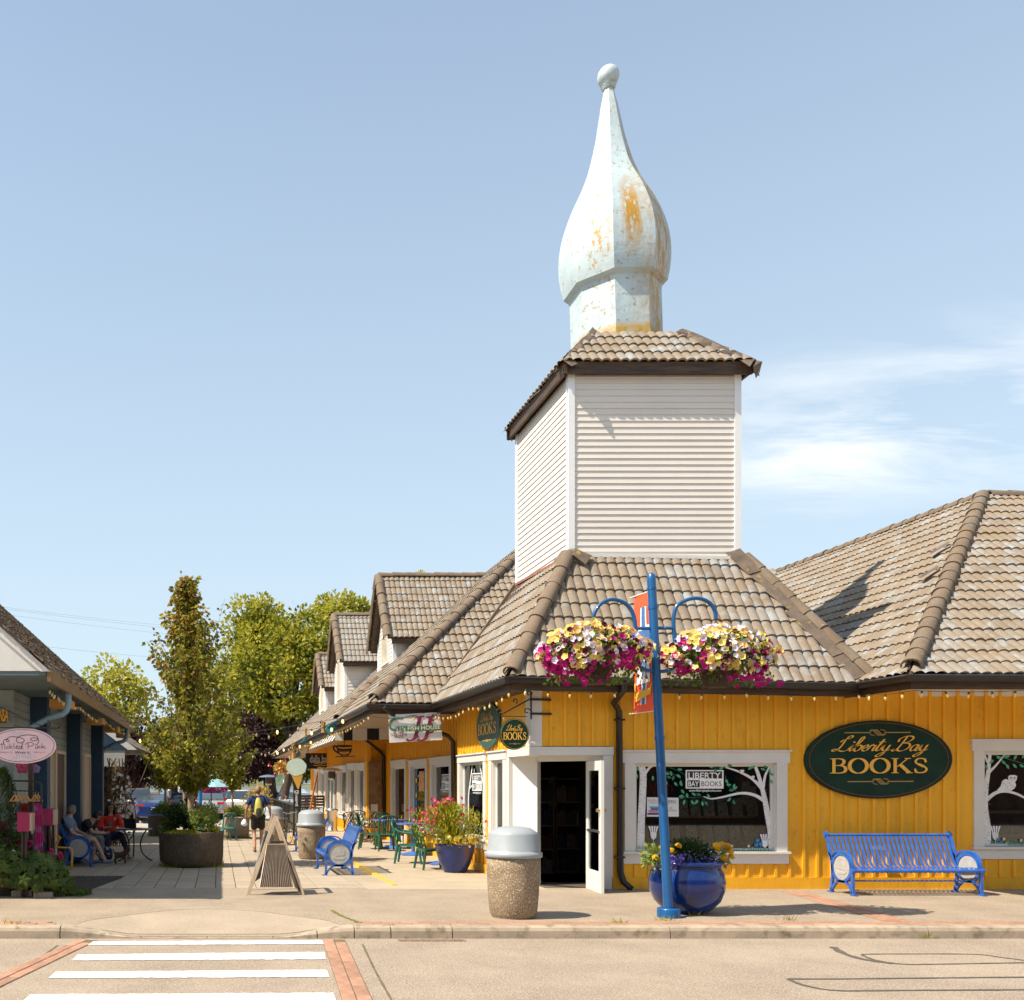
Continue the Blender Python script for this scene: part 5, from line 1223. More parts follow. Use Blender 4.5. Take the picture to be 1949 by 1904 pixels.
art(win2, c2_, 'painted_owl', m_birch, polys=[[(1744,768),(1772,738),(1784,700),(1808,682),(1830,690),(1828,668),(1840,654),(1880,654),(1896,662),(1892,690),(1880,706),(1888,730),(1876,754),(1852,770),(1800,768)]], lift=.005)
art(win2, c2_, 'owl_face', m_birch_mark, polys=[[(1842,672),(1856,668),(1858,678),(1846,682)],[(1870,668),(1884,670),(1882,680),(1870,680)],[(1860,684),(1866,684),(1863,694)]]+[[(1790+i*14,712+(i%3)*14),(1800+i*14,712+(i%3)*14),(1795+i*14,720+(i%3)*14)] for i in range(6)], lift=.007)
art(win2, c2_, 'painted_leaves', m_leaf_paint, [([(1700,500),(1780,520),(1949,570)],(4,3))], [leafpoly(x,y,a,44,22) for x, y, a in ((1740,520,.2),(1790,515,0),(1822,528,-1.2),(1870,540,-1.0),(1812,572,1.0),(1862,570,.8),(1910,575,.5),(1930,530,-.9),(1780,545,.8),(1658,575,1.2),(1720,540,2.4),(1960,560,-.5))], lift=.004)
grass(win2, c2_, 1690, 2300, 1178, 60); thistle(win2, c2_, 1732, 1090, .9)
art(win2, c2_, 'painted_tulips', m_bl, polys=[tulip(1775,1160,15), tulip(1750,1135,13)], lift=.005)
art(win2, c2_, 'painted_blossoms', m_pk, polys=[[(x+r*math.cos(a),y+r*math.sin(a)) for a, r in [(2*math.pi*i/10, 14 if i%2 else 8) for i in range(10)]] for x, y in ((1798,1130),(1820,1160),(1925,1140))], lift=.005)
# side windows of the corner shop: logo and birch again, foreshortened
XG = XL+.07-.002
wl = [o for o in shop.children if o.name.startswith('window')]
def side_logo(win, y0, y1, z0, z1):
    def f(x, y): return Vector((XG-.006, y0+(1070-x)/(1070-742)*(y1-y0), z1-(y-392)/(552-392)*(z1-z0)))
    shop_logo(win, f, Vector((0,-1,0)), 1, Vector((-1,0,0)))
side_logo(wl[1], 18.75, 19.45, 1.55, 1.90); side_logo(wl[3], 21.35, 22.1, 1.55, 1.90)
p = PEN((XG-.004,0,0), (0,-1,0), UP, 1, .002)
for pts, w in (([(-19.75,.9),(-19.75,1.4),(-19.6,1.75),(-19.45,2.05)],.06),([(-19.65,1.6),(-19.35,1.72),(-19.3,2.0)],.03),([(-18.55,1.0),(-18.6,1.5),(-18.75,1.85),(-18.9,2.05)],.05),([(-18.65,1.7),(-18.5,1.95)],.03)): p.stroke(pts, w)
p.done('painted_birch', m_birch, wl[1])
# coloured bunting squares and stickers in the middle side window
mb = MB(); mb2 = MB()
for i in range(6):
    for s, b in ((24.95,mb if i%2 else mb2),(23.75,mb2 if i%2 else mb)):
        z = .95+i*.19; b.add([(XG-.004,s+.1,z),(XG-.004,s-.1,z),(XG-.004,s-.1,z+.12),(XG-.004,s+.1,z+.12)], [(0,1,2,3)])
mb.build('blue_sticker', M('sticker blue',(.03,.16,.50),.5,.05,5), wl[4]); mb2.build('yellow_sticker', M('sticker yellow',(.70,.45,.05),.5,.05,5), wl[4])
MB().add([(XG-.005,24.6,1.5),(XG-.005,24.0,1.5),(XG-.005,24.0,2.0),(XG-.005,24.6,2.0)],[(0,1,2,3)]).build('orange_poster', M('orange poster',(.70,.30,.08),.6,.4,5), wl[4])
# ---------------------------------------------------------------- other signs
# fish house banner hanging across the walkway
bn = thing('hanging_banner', (4.2,20.28,2.9), 'white banner sign for a fish house hanging under the eave across the walkway', 'sign')
g4 = lambda x, y, Y=20.2: P((1100+x*.513)/2.1016, (2250+y*.513)/2.1016, Y)
q = [g4(893,1407), g4(1306,1384), g4(1288,1168), g4(885,1190)]
mb = MB(); mb.prism(q, (0,.015,0)); mb.build('board', M('banner white',(.72,.70,.68),.6,.05,3), bn, fix=True)
rt = (q[1]-q[0]).normalized(); upb = (q[3]-q[0]).normalized(); nb_ = rt.cross(upb).normalized()
p = PEN(g4(0,0,20.19), FR, UP, 1, .022); o4 = g4(0,0,20.19)
def rel(x, y): v = g4(x,y,20.19)-o4; return (v.x, v.z)
m_fg = M('fish green',(.05,.16,.09),.6,.1,5); m_mr = M('maroon letters',(.20,.02,.05),.6,.1,5)
p.poly([rel(*a) for a in ((940,1322),(1298,1311),(1295,1264),(945,1282))]); p.stroke([rel(*a) for a in ((1000,1218),(930,1222),(896,1258),(905,1300),(950,1312))], .05); p.stroke([rel(*a) for a in ((975,1222),(1040,1200),(1110,1190))], .016)
p.done('green_fish', m_fg, bn)
p = PEN(o4, FR, UP, 1, .001)
for dx in (0,85): p.stroke([rel(*a) for a in ((1130+dx,1205),(1112+dx,1290),(1090+dx,1370),(1050+dx,1390),(1025+dx,1380))], .075, thin=.03); p.stroke([rel(*a) for a in ((1095+dx,1208),(1165+dx,1200))], .04, thin=.03)
for dx in (1110,1185): p.ell(*rel(dx,1358), .03, .03, 10)
p.stroke([rel(*a) for a in ((1232,1185),(1222,1212))], .03); p.stroke([rel(*a) for a in ((1240,1235),(1215,1228),(1210,1250),(1235,1275),(1232,1320),(1195,1330))], .03)
p.done('big_initials', m_mr, bn)
text("J.J.'s FISH HOUSE", 'lettering', M('cream letters',(.75,.66,.50),.6,.05,5), g4(1116,1312,20.158)+Vector((0,0,.012)), rt, UP, width=(g4(1290,0)-g4(945,0)).length, height=.085, ext=.002, parent=bn, bold=.003)
text('FACING THE', 'lettering', m_mr, g4(966,1357,20.185), rt, UP, width=(g4(1030,0)-g4(902,0)).length, height=.072, ext=.002, parent=bn); text('WATER', 'lettering', m_mr, g4(966,1372,20.185), rt, UP, width=(g4(1004,0)-g4(930,0)).length, height=.066, ext=.002, parent=bn)
mb = MB(); mb.tube([q[3]+Vector((.1,0,0)), q[3]+Vector((.1,.02,.25))], .004, 5); mb.tube([q[2]-Vector((.1,0,0)), q[2]+Vector((-.1,.02,.2))], .004, 5); mb.build('hanger', m_iron_black, bn)
# bistro sign, coffee cup sign, ice cream sign
g5 = lambda x, y, Y: P((1050+x*.21008)/2.1016, (2880+y*.21008)/2.1016, Y)
Yd = 40.0; bs_ = thing('bistro_sign', (3.6,Yd,2.3), 'black rectangular bistro sign hanging at the far shop row', 'sign')
a, b = g5(822,930,Yd), g5(1372,635,Yd); MB().box((a.x,Yd,a.z),(b.x,Yd+.05,b.z)).build('board', m_vinyl_k, bs_)
m_wl = M('pale lettering',(.78,.72,.62),.6,.05,5)
text('dalla baia', 'lettering', m_wl, g5(1098,812,Yd), FR, UP, width=g5(1292,0,Yd).x-g5(902,0,Yd).x, height=g5(0,672,Yd).z-g5(0,812,Yd).z, ext=.01, parent=bs_); text('italian bistro', 'lettering', m_wl, g5(1096,838,Yd), FR, UP, width=g5(1196,0,Yd).x-g5(998,0,Yd).x, height=.11, ext=.01, parent=bs_)
p = PEN(g5(1100,855,Yd-.01), FR, UP, 1, .002); p.stroke([(-.28,.0),(-.14,-.04),(0,.0),(.14,-.04),(.28,.02)], .025); p.ell(-.02,-.14,.10,.06,12); p.poly([(.06,-.14),(.16,-.08),(.16,-.20)]); p.done('fish_mark', m_gold, bs_)
mb = MB(); mb.tube([(a.x+.1,Yd,b.z),(a.x+.1,Yd,b.z+.35)],.012,5); mb.tube([(b.x-.2,Yd,b.z),(b.x-.2,Yd,b.z+.35)],.012,5); mb.build('hanger', m_iron_black, bs_)
Yc = 30.0; cs = thing('cup_sign', (4.2,Yc,2.4), 'black wrought iron coffee cup sign hanging above the side doors', 'sign')
pts = [(1420,490),(1700,490),(1690,570),(1660,640),(1600,690),(1520,690),(1460,640),(1428,570)]
mb = MB(); mb.tube([g5(*q_,Yc) for q_ in pts+pts[:1]], .022, 6); mb.tube([g5(*q_,Yc) for q_ in catmull([(1425,530,0),(1385,500,0),(1352,510,0),(1365,570,0),(1410,610,0),(1450,630,0)],4) for q_ in [(q_[0],q_[1])]], .03, 6)
mb.tube([g5(1385,705,Yc), g5(1768,688,Yc)], .016, 6)
for y in (500,555,575,600,650): mb.tube([g5(1425+(y-490)*.18,y,Yc), g5(1560,y+12,Yc), g5(1700-(y-490)*.22,y,Yc)], .012 if y > 580 else .02, 5)
for i in range(8): mb.tube([g5(1450+i*30,500,Yc), g5(1452+i*29,545,Yc)], .006, 4)
mb.tube([g5(1560,488,Yc), g5(1560,380,Yc)], .01, 5); mb.build('frame', m_iron_black, cs)
# checked and striped valances of the coffee shop
va = thing('valance', (4,26.4,2.9), 'black and white checked canvas valance under the coffee shop eave', 'awning'); Yv = 26.35
g6 = lambda x, y: P((1100+x*.513)/2.1016, (2250+y*.513)/2.1016, Yv)
m_cw = M('white canvas',(.70,.67,.62),.8,.06,3); m_ck = M('black canvas',(.015,.013,.012),.8,.1,3)
for k, (x0, x1, yt0, yt1, yb0, yb1) in enumerate(((470,535,1320,1318,1388,1390),(535,605,1305,1303,1388,1390),(605,718,1296,1294,1386,1388),(718,812,1294,1292,1384,1386),(812,892,1290,1288,1382,1380))):
    pt = [g6(x0,yb0),g6(x1,yb1),g6(x1,yt1),g6(x0,yt0)]; MB().prism(pt,(0,.02,0)).build('panel', m_ck if k in (1,3) else m_cw, va, fix=True)
for k in range(20):
    y0 = 26.4+k*.36; pt = [(3.12,y0,2.86),(3.12,y0+.35,2.86),(3.30,y0+.35,3.14),(3.30,y0,3.14)]; MB().prism(pt,(.01,0,.01)).build('stripe_panel', m_ck if k%2 else m_cw, va, fix=True)
# boards on the shade wall of the lane
t = thing('menu_board', (X3-.05,30.3,1.0), 'weathered brown chalk menu board on the orange wall by the side downspout', 'board')
mb = MB(); mb.add([P(700,1462,28.9),P(722,1462,28.9),P(722,1563,28.9),P(700,1563,28.9)],[(3,2,1,0)]); MB().prism([P(702,1450,28.9),P(725,1447,28.9),P(725,1552,28.9),P(702,1550,28.9)],(0,.05,0)).build('board', M('weathered board',(.22,.13,.07),.8,.3,4,speck=((.34,.25,.16),18,.6,.7)), t, fix=True)
MB().prism([P(706,1531,28.88),P(719,1531,28.88),P(719,1545,28.88),P(706,1545,28.88)],(0,.02,0)).build('label_plate', m_cw, t, fix=True)
# plank shelf and brass flower panel door beside it are part of the row
# ================================================================ street furniture
def bench(name, loc, rz, L, label, group=None, slats=26):
    """steel strap bench; faces local -y; ends are cast frames with a round medallion"""
    t = thing(name, loc, label, 'bench', group, rz)
    path = catmull([(0,-.27,.345),(0,-.245,.405),(0,-.15,.415),(0,.05,.39),(0,.17,.42),(0,.25,.58),(0,.35,.82),(0,.40,.885)], 3)
    w = .0175; mb = MB()
    vs = []; n = len(path)
    for i, p in enumerate(path):
        tt = (path[min(i+1,n-1)]-path[max(i-1,0)]).normalized(); nn_ = Vector((0,-tt.z,tt.y))*.004
        for q in (p+nn_, p-nn_): vs += [(-w,q.y,q.z),(w,q.y,q.z)]
    fs = []
    for i in range(n-1): a, b = i*4, i*4+4; fs += [(a,a+1,b+1,b),(a+2,b+2,b+3,a+3),(a,b,b+2,a+2),(a+1,a+3,b+3,b+1)]
    mb.add(vs, fs); me = mb.mesh('slat', m_blue_bench)
    for k in range(slats): link('slat', me, t, False, (-L/2+.07+(L-.14)*k/(slats-1), 0, 0))
    for y, z, r in ((-.262,.375,.026),(.395,.885,.022),(.0,.20,.012)):
        mb = MB(); mb.tube([(-L/2,y,z),(L/2,y,z)], r, 8); mb.build('rail', m_blue_bench, t, False)
    mb = MB(); W_ = .018
    def flat(pts, w0):
        q = catmull([(0,*p) for p in pts], 5); vs = []; n = len(q)
        for i, p in enumerate(q):
            tt = (q[min(i+1,n-1)]-q[max(i-1,0)]).normalized(); nr = Vector((0,-tt.z,tt.y))*w0
            for a in (p+nr,p-nr): vs += [(-W_,a.y,a.z),(W_,a.y,a.z)]
        fs = []
        for i in range(n-1): a, b = i*4, i*4+4; fs += [(a,b,b+1,a+1),(a+2,a+3,b+3,b+2),(a,a+2,b+2,b),(a+1,b+1,b+3,a+3)]
        mb.add(vs, fs+[(0,1,3,2),(4*n-4,4*n-2,4*n-1,4*n-3)])
    flat([(-.29,.0),(-.255,.02),(-.245,.20),(-.25,.38)], .022); flat([(.30,.0),(.265,.02),(.235,.22),(.235,.42),(.29,.62),(.36,.82),(.415,.89),(.39,.93)], .022)
    flat([(-.24,.03),(-.20,.10),(-.12,.17),(0,.195),(.12,.17),(.20,.10),(.25,.03)], .016)
    flat([(.24,.50),(.27,.58),(.33,.62)], .015)
    ring = [(.215*math.sin(a),.405+.215*math.cos(a)) for a in [2*math.pi*i/16 for i in range(17)]]; flat(ring, .024)
    flat([(-.25,.38),(-.20,.56),(-.05,.645),(.14,.64),(.26,.56)], .014)
    mb.tube([(-W_-.012,-.262,.375),(W_+.012,-.262,.375)], .036, 10); mb.tube([(-W_-.012,.395,.885),(W_+.012,.395,.885)], .032, 10)
    mb.box((-.03,-.33,0),(.03,-.22,.02)); mb.box((-.03,.22,0),(.03,.33,.02))
    mf = mb.mesh('end_frame', m_blue_bench)
    md = MB(); md.add([(s*.008, .195*math.sin(a), .405+.195*math.cos(a)) for s in (-1,1) for a in [2*math.pi*i/24 for i in range(24)]], [tuple(range(24)),tuple(range(47,23,-1))]+[(i,24+i,24+(i+1)%24,(i+1)%24) for i in range(24)])
    for s in (-1, 1):   # raised ship emblem on the medallion
        x = s*.013
        md.add([(x,y,z) for y, z in ((-.12,.33),(-.06,.30),(.08,.30),(.13,.35),(.11,.36),(.06,.34),(-.08,.34),(-.13,.38))]+[(0,y,z) for y, z in ((-.12,.33),(-.06,.30),(.08,.30),(.13,.35),(.11,.36),(.06,.34),(-.08,.34),(-.13,.38))], [tuple(range(8))]+[(i,8+i,8+(i+1)%8,(i+1)%8) for i in range(8)])
        md.add([(x,y,z) for y, z in ((-.07,.37),(.09,.38),(.11,.49),(.05,.53),(-.02,.47))]+[(0,y,z) for y, z in ((-.07,.37),(.09,.38),(.11,.49),(.05,.53),(-.02,.47))], [tuple(range(5))]+[(i,5+i,5+(i+1)%5,(i+1)%5) for i in range(5)])
    mm = md.mesh('medallion', m_medal)
    for s in (-1, 1):
        f = link('end_frame', mf, t, False, (s*L/2,0,0)); link('medallion', mm, f, False)
    mb = MB(); mb.box((-.10,.285,.66),(.10,.295,.73)); o = mb.build('plaque', m_iron, t, False); o.rotation_euler = (rad(-24),0,0); o.location = (0,.055,.14) 
    return t
bench('strap_bench', (10.56,14.86,0), 0, 1.94, 'long blue steel strap bench against the yellow wall under the oval sign')
bench('strap_bench', (2.27,18.9,gz(18.9)), rad(-90), 1.55, 'blue strap bench with a round grey medallion in front of the lane trash can')
bench('strap_bench', (2.3,24.7,gz(24.7)), rad(-90), 1.55, 'blue strap bench further down the lane, half hidden behind the trash can')
bench('strap_bench', (-2.90,21.0,gz(21)), rad(90), 1.75, 'blue strap bench in the shade with two seated men beside the pillars')
# ---- trash cans
def can(loc, r, h, label, mat, hl=.36):
    t = thing('trash_can', loc, label, 'trash can')
    MB().lathe([(r*.76,0),(r*.80,.03),(r*.84,.05),(r*.90,h*.35),(r*.955,h*.8),(r*.965,h),(r*.85,h)], 28).build('body', mat, t, False)
    MB().lathe([(r*.98,h-.03),(r*1.03,h-.02),(r*1.03,h+.03),(r*.95,h+.045),(r*.92,h+.06),(r*.885,h+hl*.72),(r*.84,h+hl*.80),(r*.60,h+hl*.95),(r*.3,h+hl),(0.001,h+hl)], 28).build('lid', m_lid, t, False)
    return t
can((3.76,12.32,0), .345, .79, 'big pebble concrete trash can with a grey lid by the open shop door', m_can)
can((2.18,22.6,gz(22.6)-.0), .345, .79, 'pebble concrete trash can with grey lid behind the blue lane bench', m_can)
can((1.62,28.6,gz(28.6)), .345, .79, 'pebble trash can with grey lid standing beside the walking man', m_can)
# ---- lamp post with hanging baskets
PX = X_(1273,12.28); pole = thing('lamp_post', (PX,12.28,0), 'leaning blue post with two hooped arms holding flower baskets and a flag banner', 'post')
lean = Vector((-.225,0,4.35)); pt = lambda z: Vector((PX,12.28,0))+lean*(z/4.35)
mb = MB(); mb.tube([pt(.0),pt(1.2),pt(1.25),pt(4.28),pt(4.34),pt(4.37)], [.060,.056,.054,.053,.046,.02], 16); mb.build('shaft', m_pole, pole)
MB().lathe([(.14,0),(.14,.10),(.135,.115),(.06,.116)], 20, (PX,12.28,0)).build('base_ring', m_pole, pole)
MB().tube([pt(3.93)-Vector((0,0,.02)),pt(3.96)], .058, 16).tube([pt(4.16),pt(4.18)], .058, 16).tube([pt(2.25),pt(2.30)],.06,16).build('band', m_pole, pole)
c6 = lambda x, y, Y=12.28: P((2050+x*.5644)/2.1016, (2250+y*.5644)/2.1016, Y)
for pts, bar, low in (([(575,415),(578,370),(610,310),(660,275),(715,263),(780,280),(830,320),(860,380),(870,450),(878,560),(885,660),(905,735),(945,765),(1015,770)], ((870,468),(990,468)), None), ([(1440,400),(1436,350),(1405,295),(1350,262),(1285,255),(1215,275),(1165,310),(1145,370),(1142,450),(1150,560),(1158,660),(1150,725),(1110,765),(1040,775)], ((1145,466),(1020,466)), None)):
    mb = MB(); mb.tube(catmull([c6(*p) for p in pts], 4), .024, 10); mb.tube([c6(*bar[0]), c6(*bar[1])], .022, 8); mb.build('arm', m_pole, pole)
m_flag_r = M('flag red',(.85,.10,.03),.75,.1,4); m_flag_b = M('flag blue',(.06,.16,.42),.75,.1,4); m_flag_w = M('flag white',(.78,.78,.78),.75,.03,4); m_flag_y = M('flag yellow',(.75,.42,.03),.75,.05,4)
fb = thing('flag_banner', (5.5,12.5,3.3), 'red flag banner with blue and white cross and a ship on the blue post', 'banner')
F0, F1 = Vector((5.545,12.30,0)), Vector((5.486,12.76,0)); fd = (F1-F0); fl = fd.length; fd.normalize(); fn = Vector((-fd.y,fd.x,0))
if fn.x > 0: fn = -fn
def fp(s, z, o=0): return F0+fd*(s*fl)+Vector((0,0,z))+fn*(o+.012*math.sin(z*5+s*2))
def fquad(mat, s0, s1, z0, z1, o, name):
    mb = MB(); n = 10; vs = []
    for i in range(n+1):
        z = z0+(z1-z0)*i/n; vs += [fp(s0,z,o),fp(s1,z,o)]
    mb.add(vs, [(2*i,2*i+1,2*i+3,2*i+2) for i in range(n)]); return mb.build(name, mat, fb)
fquad(m_flag_r,0,1,2.62,4.15,0,'cloth'); fquad(m_flag_r,0,1,2.62,4.15,-.004,'cloth_back')
fquad(m_flag_w,.33,.62,2.72,3.98,.004,'white_cross'); fquad(m_flag_w,0,1,3.44,3.74,.0045,'white_cross')
fquad(m_flag_b,.40,.55,2.72,3.98,.008,'blue_cross'); fquad(m_flag_b,0,1,3.50,3.68,.0085,'blue_cross')
def fpoly(mat, pts, o, name): MB().add([fp(s,z,o) for s, z in pts], [tuple(range(len(pts)))]).build(name, mat, fb)
fpoly(m_flag_w, [(.12,3.0),(.85,2.98),(.80,3.22),(.70,3.36),(.30,3.36),(.2,3.2)], .014, 'sail')
fpoly(m_flag_b, [(.30,3.05),(.45,3.18),(.58,3.05),(.52,3.3),(.4,3.3)], .018, 'sail_mark')
fpoly(m_flag_y, [(.02,2.98),(.06,2.84),(.85,2.76),(.95,3.0),(.88,3.02),(.82,2.88),(.12,2.92)], .020, 'ship_hull')
for z in (4.16,2.62): MB().tube([F0+Vector((0,0,z)), F0+fd*(fl+.10)+Vector((0,0,z))], .008, 6).build('rod', m_cw, fb)
# ---------------------------------------------------------------- flowers and foliage helpers
def leaf_cloud(mb, rnd, n, fn, size, up=.3, squash=1.0, curl=.25):
    """n leaf-shaped quads; fn() gives (point, outward direction)"""
    for _ in range(n):
        p, o = fn(); s = size*rnd.uniform(.6,1.3)
        a = Vector((rnd.gauss(0,1),rnd.gauss(0,1),rnd.gauss(0,1)*squash))
        d = (o*1.0+a*.7+Vector((0,0,up))).normalized(); sd = d.cross(Vector((rnd.gauss(0,1),rnd.gauss(0,1),rnd.gauss(0,1)))).normalized(); nr = d.cross(sd)
        mb.add([p, p+d*s*.5+sd*s*.32+nr*s*curl*.3, p+d*s, p+d*s*.5-sd*s*.32+nr*s*curl*.3], [(0,1,2,3)])
def ellipsoid_fn(rnd, c, rx, ry, rz, lo=-1.0, shell=.55):
    c = Vector(c)
    def f():
        while True:
            v = Vector((rnd.gauss(0,1),rnd.gauss(0,1),rnd.gauss(0,1))).normalized()
            if v.z >= lo: break
        r = rnd.uniform(shell,1.0)
        return c+Vector((v.x*rx*r,v.y*ry*r,v.z*rz*r)), v
    return f
def petunia(name, mat, mat2, r=.036, n=5):
    mb = MB(); k = n*2; vs = [(0,0,-.014)]
    for i in range(k):
        a = 2*math.pi*i/k; rr = r if i % 2 == 0 else r*.80; vs.append((rr*math.cos(a), rr*math.sin(a), .004 if i % 2 == 0 else .009))
    mb.add(vs, [(0,1+i,1+(i+1)%k) for i in range(k)], 0, True)
    mb.add([(r*.25*math.cos(2*math.pi*i/6), r*.25*math.sin(2*math.pi*i/6), -.004) for i in range(6)], [tuple(range(6))], 1)
    return mb.mesh(name, [mat, mat2])
def pmat(name, c, c2=None): return leafmat(name, c, c2 or c, trans=.25, vs=9)
m_pet = {'yellow': pmat('yellow petal',(.90,.76,.28),(.84,.62,.12)), 'lavender': pmat('lavender petal',(.64,.58,.80),(.80,.76,.86)), 'magenta': pmat('magenta petal',(.58,.012,.24),(.42,.006,.15)), 'orange': pmat('orange petal',(.84,.42,.12),(.84,.52,.22)), 'maroon': pmat('maroon petal',(.09,.008,.02)), 'pink': pmat('pink petal',(.70,.05,.22),(.55,.02,.12)), 'red': pmat('crimson petal',(.35,.006,.05),(.50,.015,.10)), 'white': pmat('white petal',(.75,.70,.66)), 'gold': pmat('gold petal',(.78,.46,.02),(.62,.30,.01)), 'violet': pmat('violet petal',(.12,.08,.42),(.20,.14,.55))}
m_throat = M('flower throat',(.10,.03,.05),.7,.2,5); m_throat_y = M('yellow flower eye',(.70,.40,.03),.7,.2,5)
PET = {k: petunia(k+'_petunia', m, m_throat_y if k in ('lavender','red','pink') else m_throat if k in ('magenta',) else m) for k, m in m_pet.items()}
m_leaf = leafmat('petunia leaves', (.06,.11,.015), (.16,.24,.03)); m_leaf_dk = leafmat('dark leaves', (.018,.042,.012), (.05,.09,.02)); m_leaf_lt = leafmat('light leaves', (.18,.24,.04), (.34,.40,.10)); m_feather = leafmat('feathery leaves', (.26,.28,.012), (.46,.44,.03))
def face_dir(o, p, d, rnd, s=1.0, tilt=.5):
    d = (Vector(d)+Vector((rnd.gauss(0,tilt),rnd.gauss(0,tilt),rnd.gauss(0,tilt)))).normalized()
    q = d.to_track_quat('Z', 'Y'); o.rotation_mode = 'QUATERNION'; o.rotation_quaternion = q @ __import__('mathutils').Quaternion((0,0,1), rnd.uniform(0,6.28)); o.location = p; o.scale = (s,s,s)
def flowers(parent, rnd, pts, limit=290):
    """pts: (kind, world point, facing, size)"""
    off = wloc(parent)
    pts.sort(key=lambda q: q[1].y); rest = {}
    for i, (k, p, d, s) in enumerate(pts):
        if i < limit:
            o = link(k+'_flower', PET[k], parent, False); face_dir(o, p-off, d, rnd, s)
        else: rest.setdefault(k, []).append((p, d, s))
    for k, l in rest.items():
        mb = MB(); src = PET[k]
        for p, d, s in l:
            q = Vector(d).to_track_quat('Z','Y').to_matrix(); mb.add([p+q @ (v.co*s) for v in src.vertices], [tuple(f.vertices) for f in src.polygons])
        tag(mb.build(k+'_blossoms', m_pet[k], parent), kind='stuff')
def basket(c, rx, rz_, hook, seed, label, low):
    rnd = random.Random(seed); c = Vector(c); t = thing('flower_basket', c-Vector((0,0,.35)), label, 'hanging basket', None)
    MB().lathe([(.13,-.42),(.17,-.40),(.22,-.20),(.22,-.18),(.16,-.18)], 18, c).build('basket', M('basket liner',(.05,.03,.018),.9,.3,10) if 'basket liner' not in MATS else MATS['basket liner'], t)
    mb = MB()
    for a in (0,2.1,4.2): mb.tube([c+Vector((.2*math.cos(a),.2*math.sin(a),-.18)), hook], .004, 4)
    mb.build('chain', m_iron_black, t)
    mb = MB(); leaf_cloud(mb, rnd, 1500, ellipsoid_fn(rnd, c, rx*.94, rx*.72, rz_*.92, -.75, .35), .075, .0)
    leaf_cloud(mb, rnd, 260, lambda: (c+Vector((rnd.uniform(-rx*.85,rx*.85), rnd.uniform(-.25,.25), -rz_*rnd.uniform(.5,1.1))), Vector((0,0,-1))), .06, -.5)
    tag(mb.build('foliage', m_leaf, t), kind='stuff')
    pts = []; n = 560
    for i in range(n):
        while True:
            v = Vector((rnd.gauss(0,1),rnd.gauss(0,1),rnd.gauss(0,1))).normalized()
            if v.y < .25 and v.z > -.72: break
        r = rnd.uniform(.86,1.05)*(1+.10*math.sin(v.x*7+seed)*math.cos(v.z*6)); p = c+Vector((v.x*rx*r, v.y*rx*.74*r, v.z*rz_*r))
        hgt = v.z+.35*math.sin(v.x*5+seed)+rnd.gauss(0,.18)
        if hgt < (-.46 if seed == 3 else -.66): k = rnd.choice(['magenta']*8+['yellow','lavender','maroon'])
        elif hgt < .2: k = rnd.choice(['yellow']*6+['lavender']*4+['magenta']*(2 if seed == 3 else 4)+['maroon'])
        else: k = rnd.choice(['yellow']*6+['lavender']*4+['orange']*(5 if seed == 3 else 2)+['maroon'])
        pts.append((k, p, Vector((v.x,v.y-.5,v.z*.8+.25)), rnd.uniform(1.0,1.4)))
    for i in range(46):
        p = c+Vector((rnd.uniform(low[0],low[1]), rnd.uniform(-.35,.1), -rz_*rnd.uniform(.75,1.25)))
        pts.append(('magenta', p, Vector((rnd.gauss(0,.5),-1,-.1)), rnd.uniform(.85,1.15)))
    flowers(t, rnd, pts); return t
basket(P(1132,1240,12.25), .68, .345, c6(577,415), 3, 'overflowing hanging basket of yellow, orange and magenta petunias left of the blue post', (-.6,.1))
basket(P(1366,1246,12.25), .69, .335, c6(1440,402), 8, 'overflowing hanging basket of yellow and magenta petunias right of the blue post', (-.1,.65))
# ---- glazed pots
def pot(loc, prof, label, n=32):
    t = thing('glazed_pot', loc, label, 'plant pot'); MB().lathe(prof, n).build('pot', m_glaze, t, False); return t
c = Vector((X_(1307,12.72),12.72,0))
pt1 = pot(c, [(.23,0),(.30,.05),(.40,.16),(.455,.30),(.465,.42),(.44,.54),(.40,.605),(.395,.62),(.43,.63),(.445,.655),(.43,.68),(.395,.685),(.37,.66),(.36,.60)], 'round cobalt blue glazed pot with marigolds standing behind the blue post')
MB().lathe([(.001,.61),(.37,.61)], 20, c, caps=False).build('soil', m_soil, pt1)
rnd = random.Random(5); mb = MB(); leaf_cloud(mb, rnd, 1500, ellipsoid_fn(rnd, c+Vector((0,0,.74)), .33, .30, .24, -.3, .3), .05); tag(mb.build('dark_foliage', m_leaf_dk, pt1), kind='stuff')
mb = MB(); leaf_cloud(mb, rnd, 500, ellipsoid_fn(rnd, c+Vector((-.40,-.05,.72)), .22, .22, .20, -.8, .3), .06); leaf_cloud(mb, rnd, 260, ellipsoid_fn(rnd, c+Vector((.34,-.1,.72)), .18, .18, .14, -.8, .3), .055); tag(mb.build('light_foliage', m_leaf_lt, pt1), kind='stuff')
pts = []
for i in range(120):
    x = rnd.choice((rnd.gauss(-.30,.10), rnd.gauss(.08,.13))); p = c+Vector((x, -.28+rnd.uniform(-.10,.06), .70+rnd.uniform(-.09,.09))); pts.append(('violet', p, Vector((rnd.gauss(0,.4),-1,.4)), .48))
flowers(pt1, rnd, pts)
def marigold_mesh():
    mb = MB()
    for L_, (r, z) in enumerate(((.052,0),(.045,.014),(.034,.026),(.018,.034))):
        k = 12; vs = [(0,0,z+.004)]+[((r if i%2 else r*.84)*math.cos(2*math.pi*i/k+L_*.26), (r if i%2 else r*.84)*math.sin(2*math.pi*i/k+L_*.26), z-.006*(i%2)) for i in range(k)]
        mb.add(vs, [(0,1+i,1+(i+1)%k) for i in range(k)])
    return mb.mesh('marigold', m_pet['gold'])
ME_MARI = marigold_mesh()
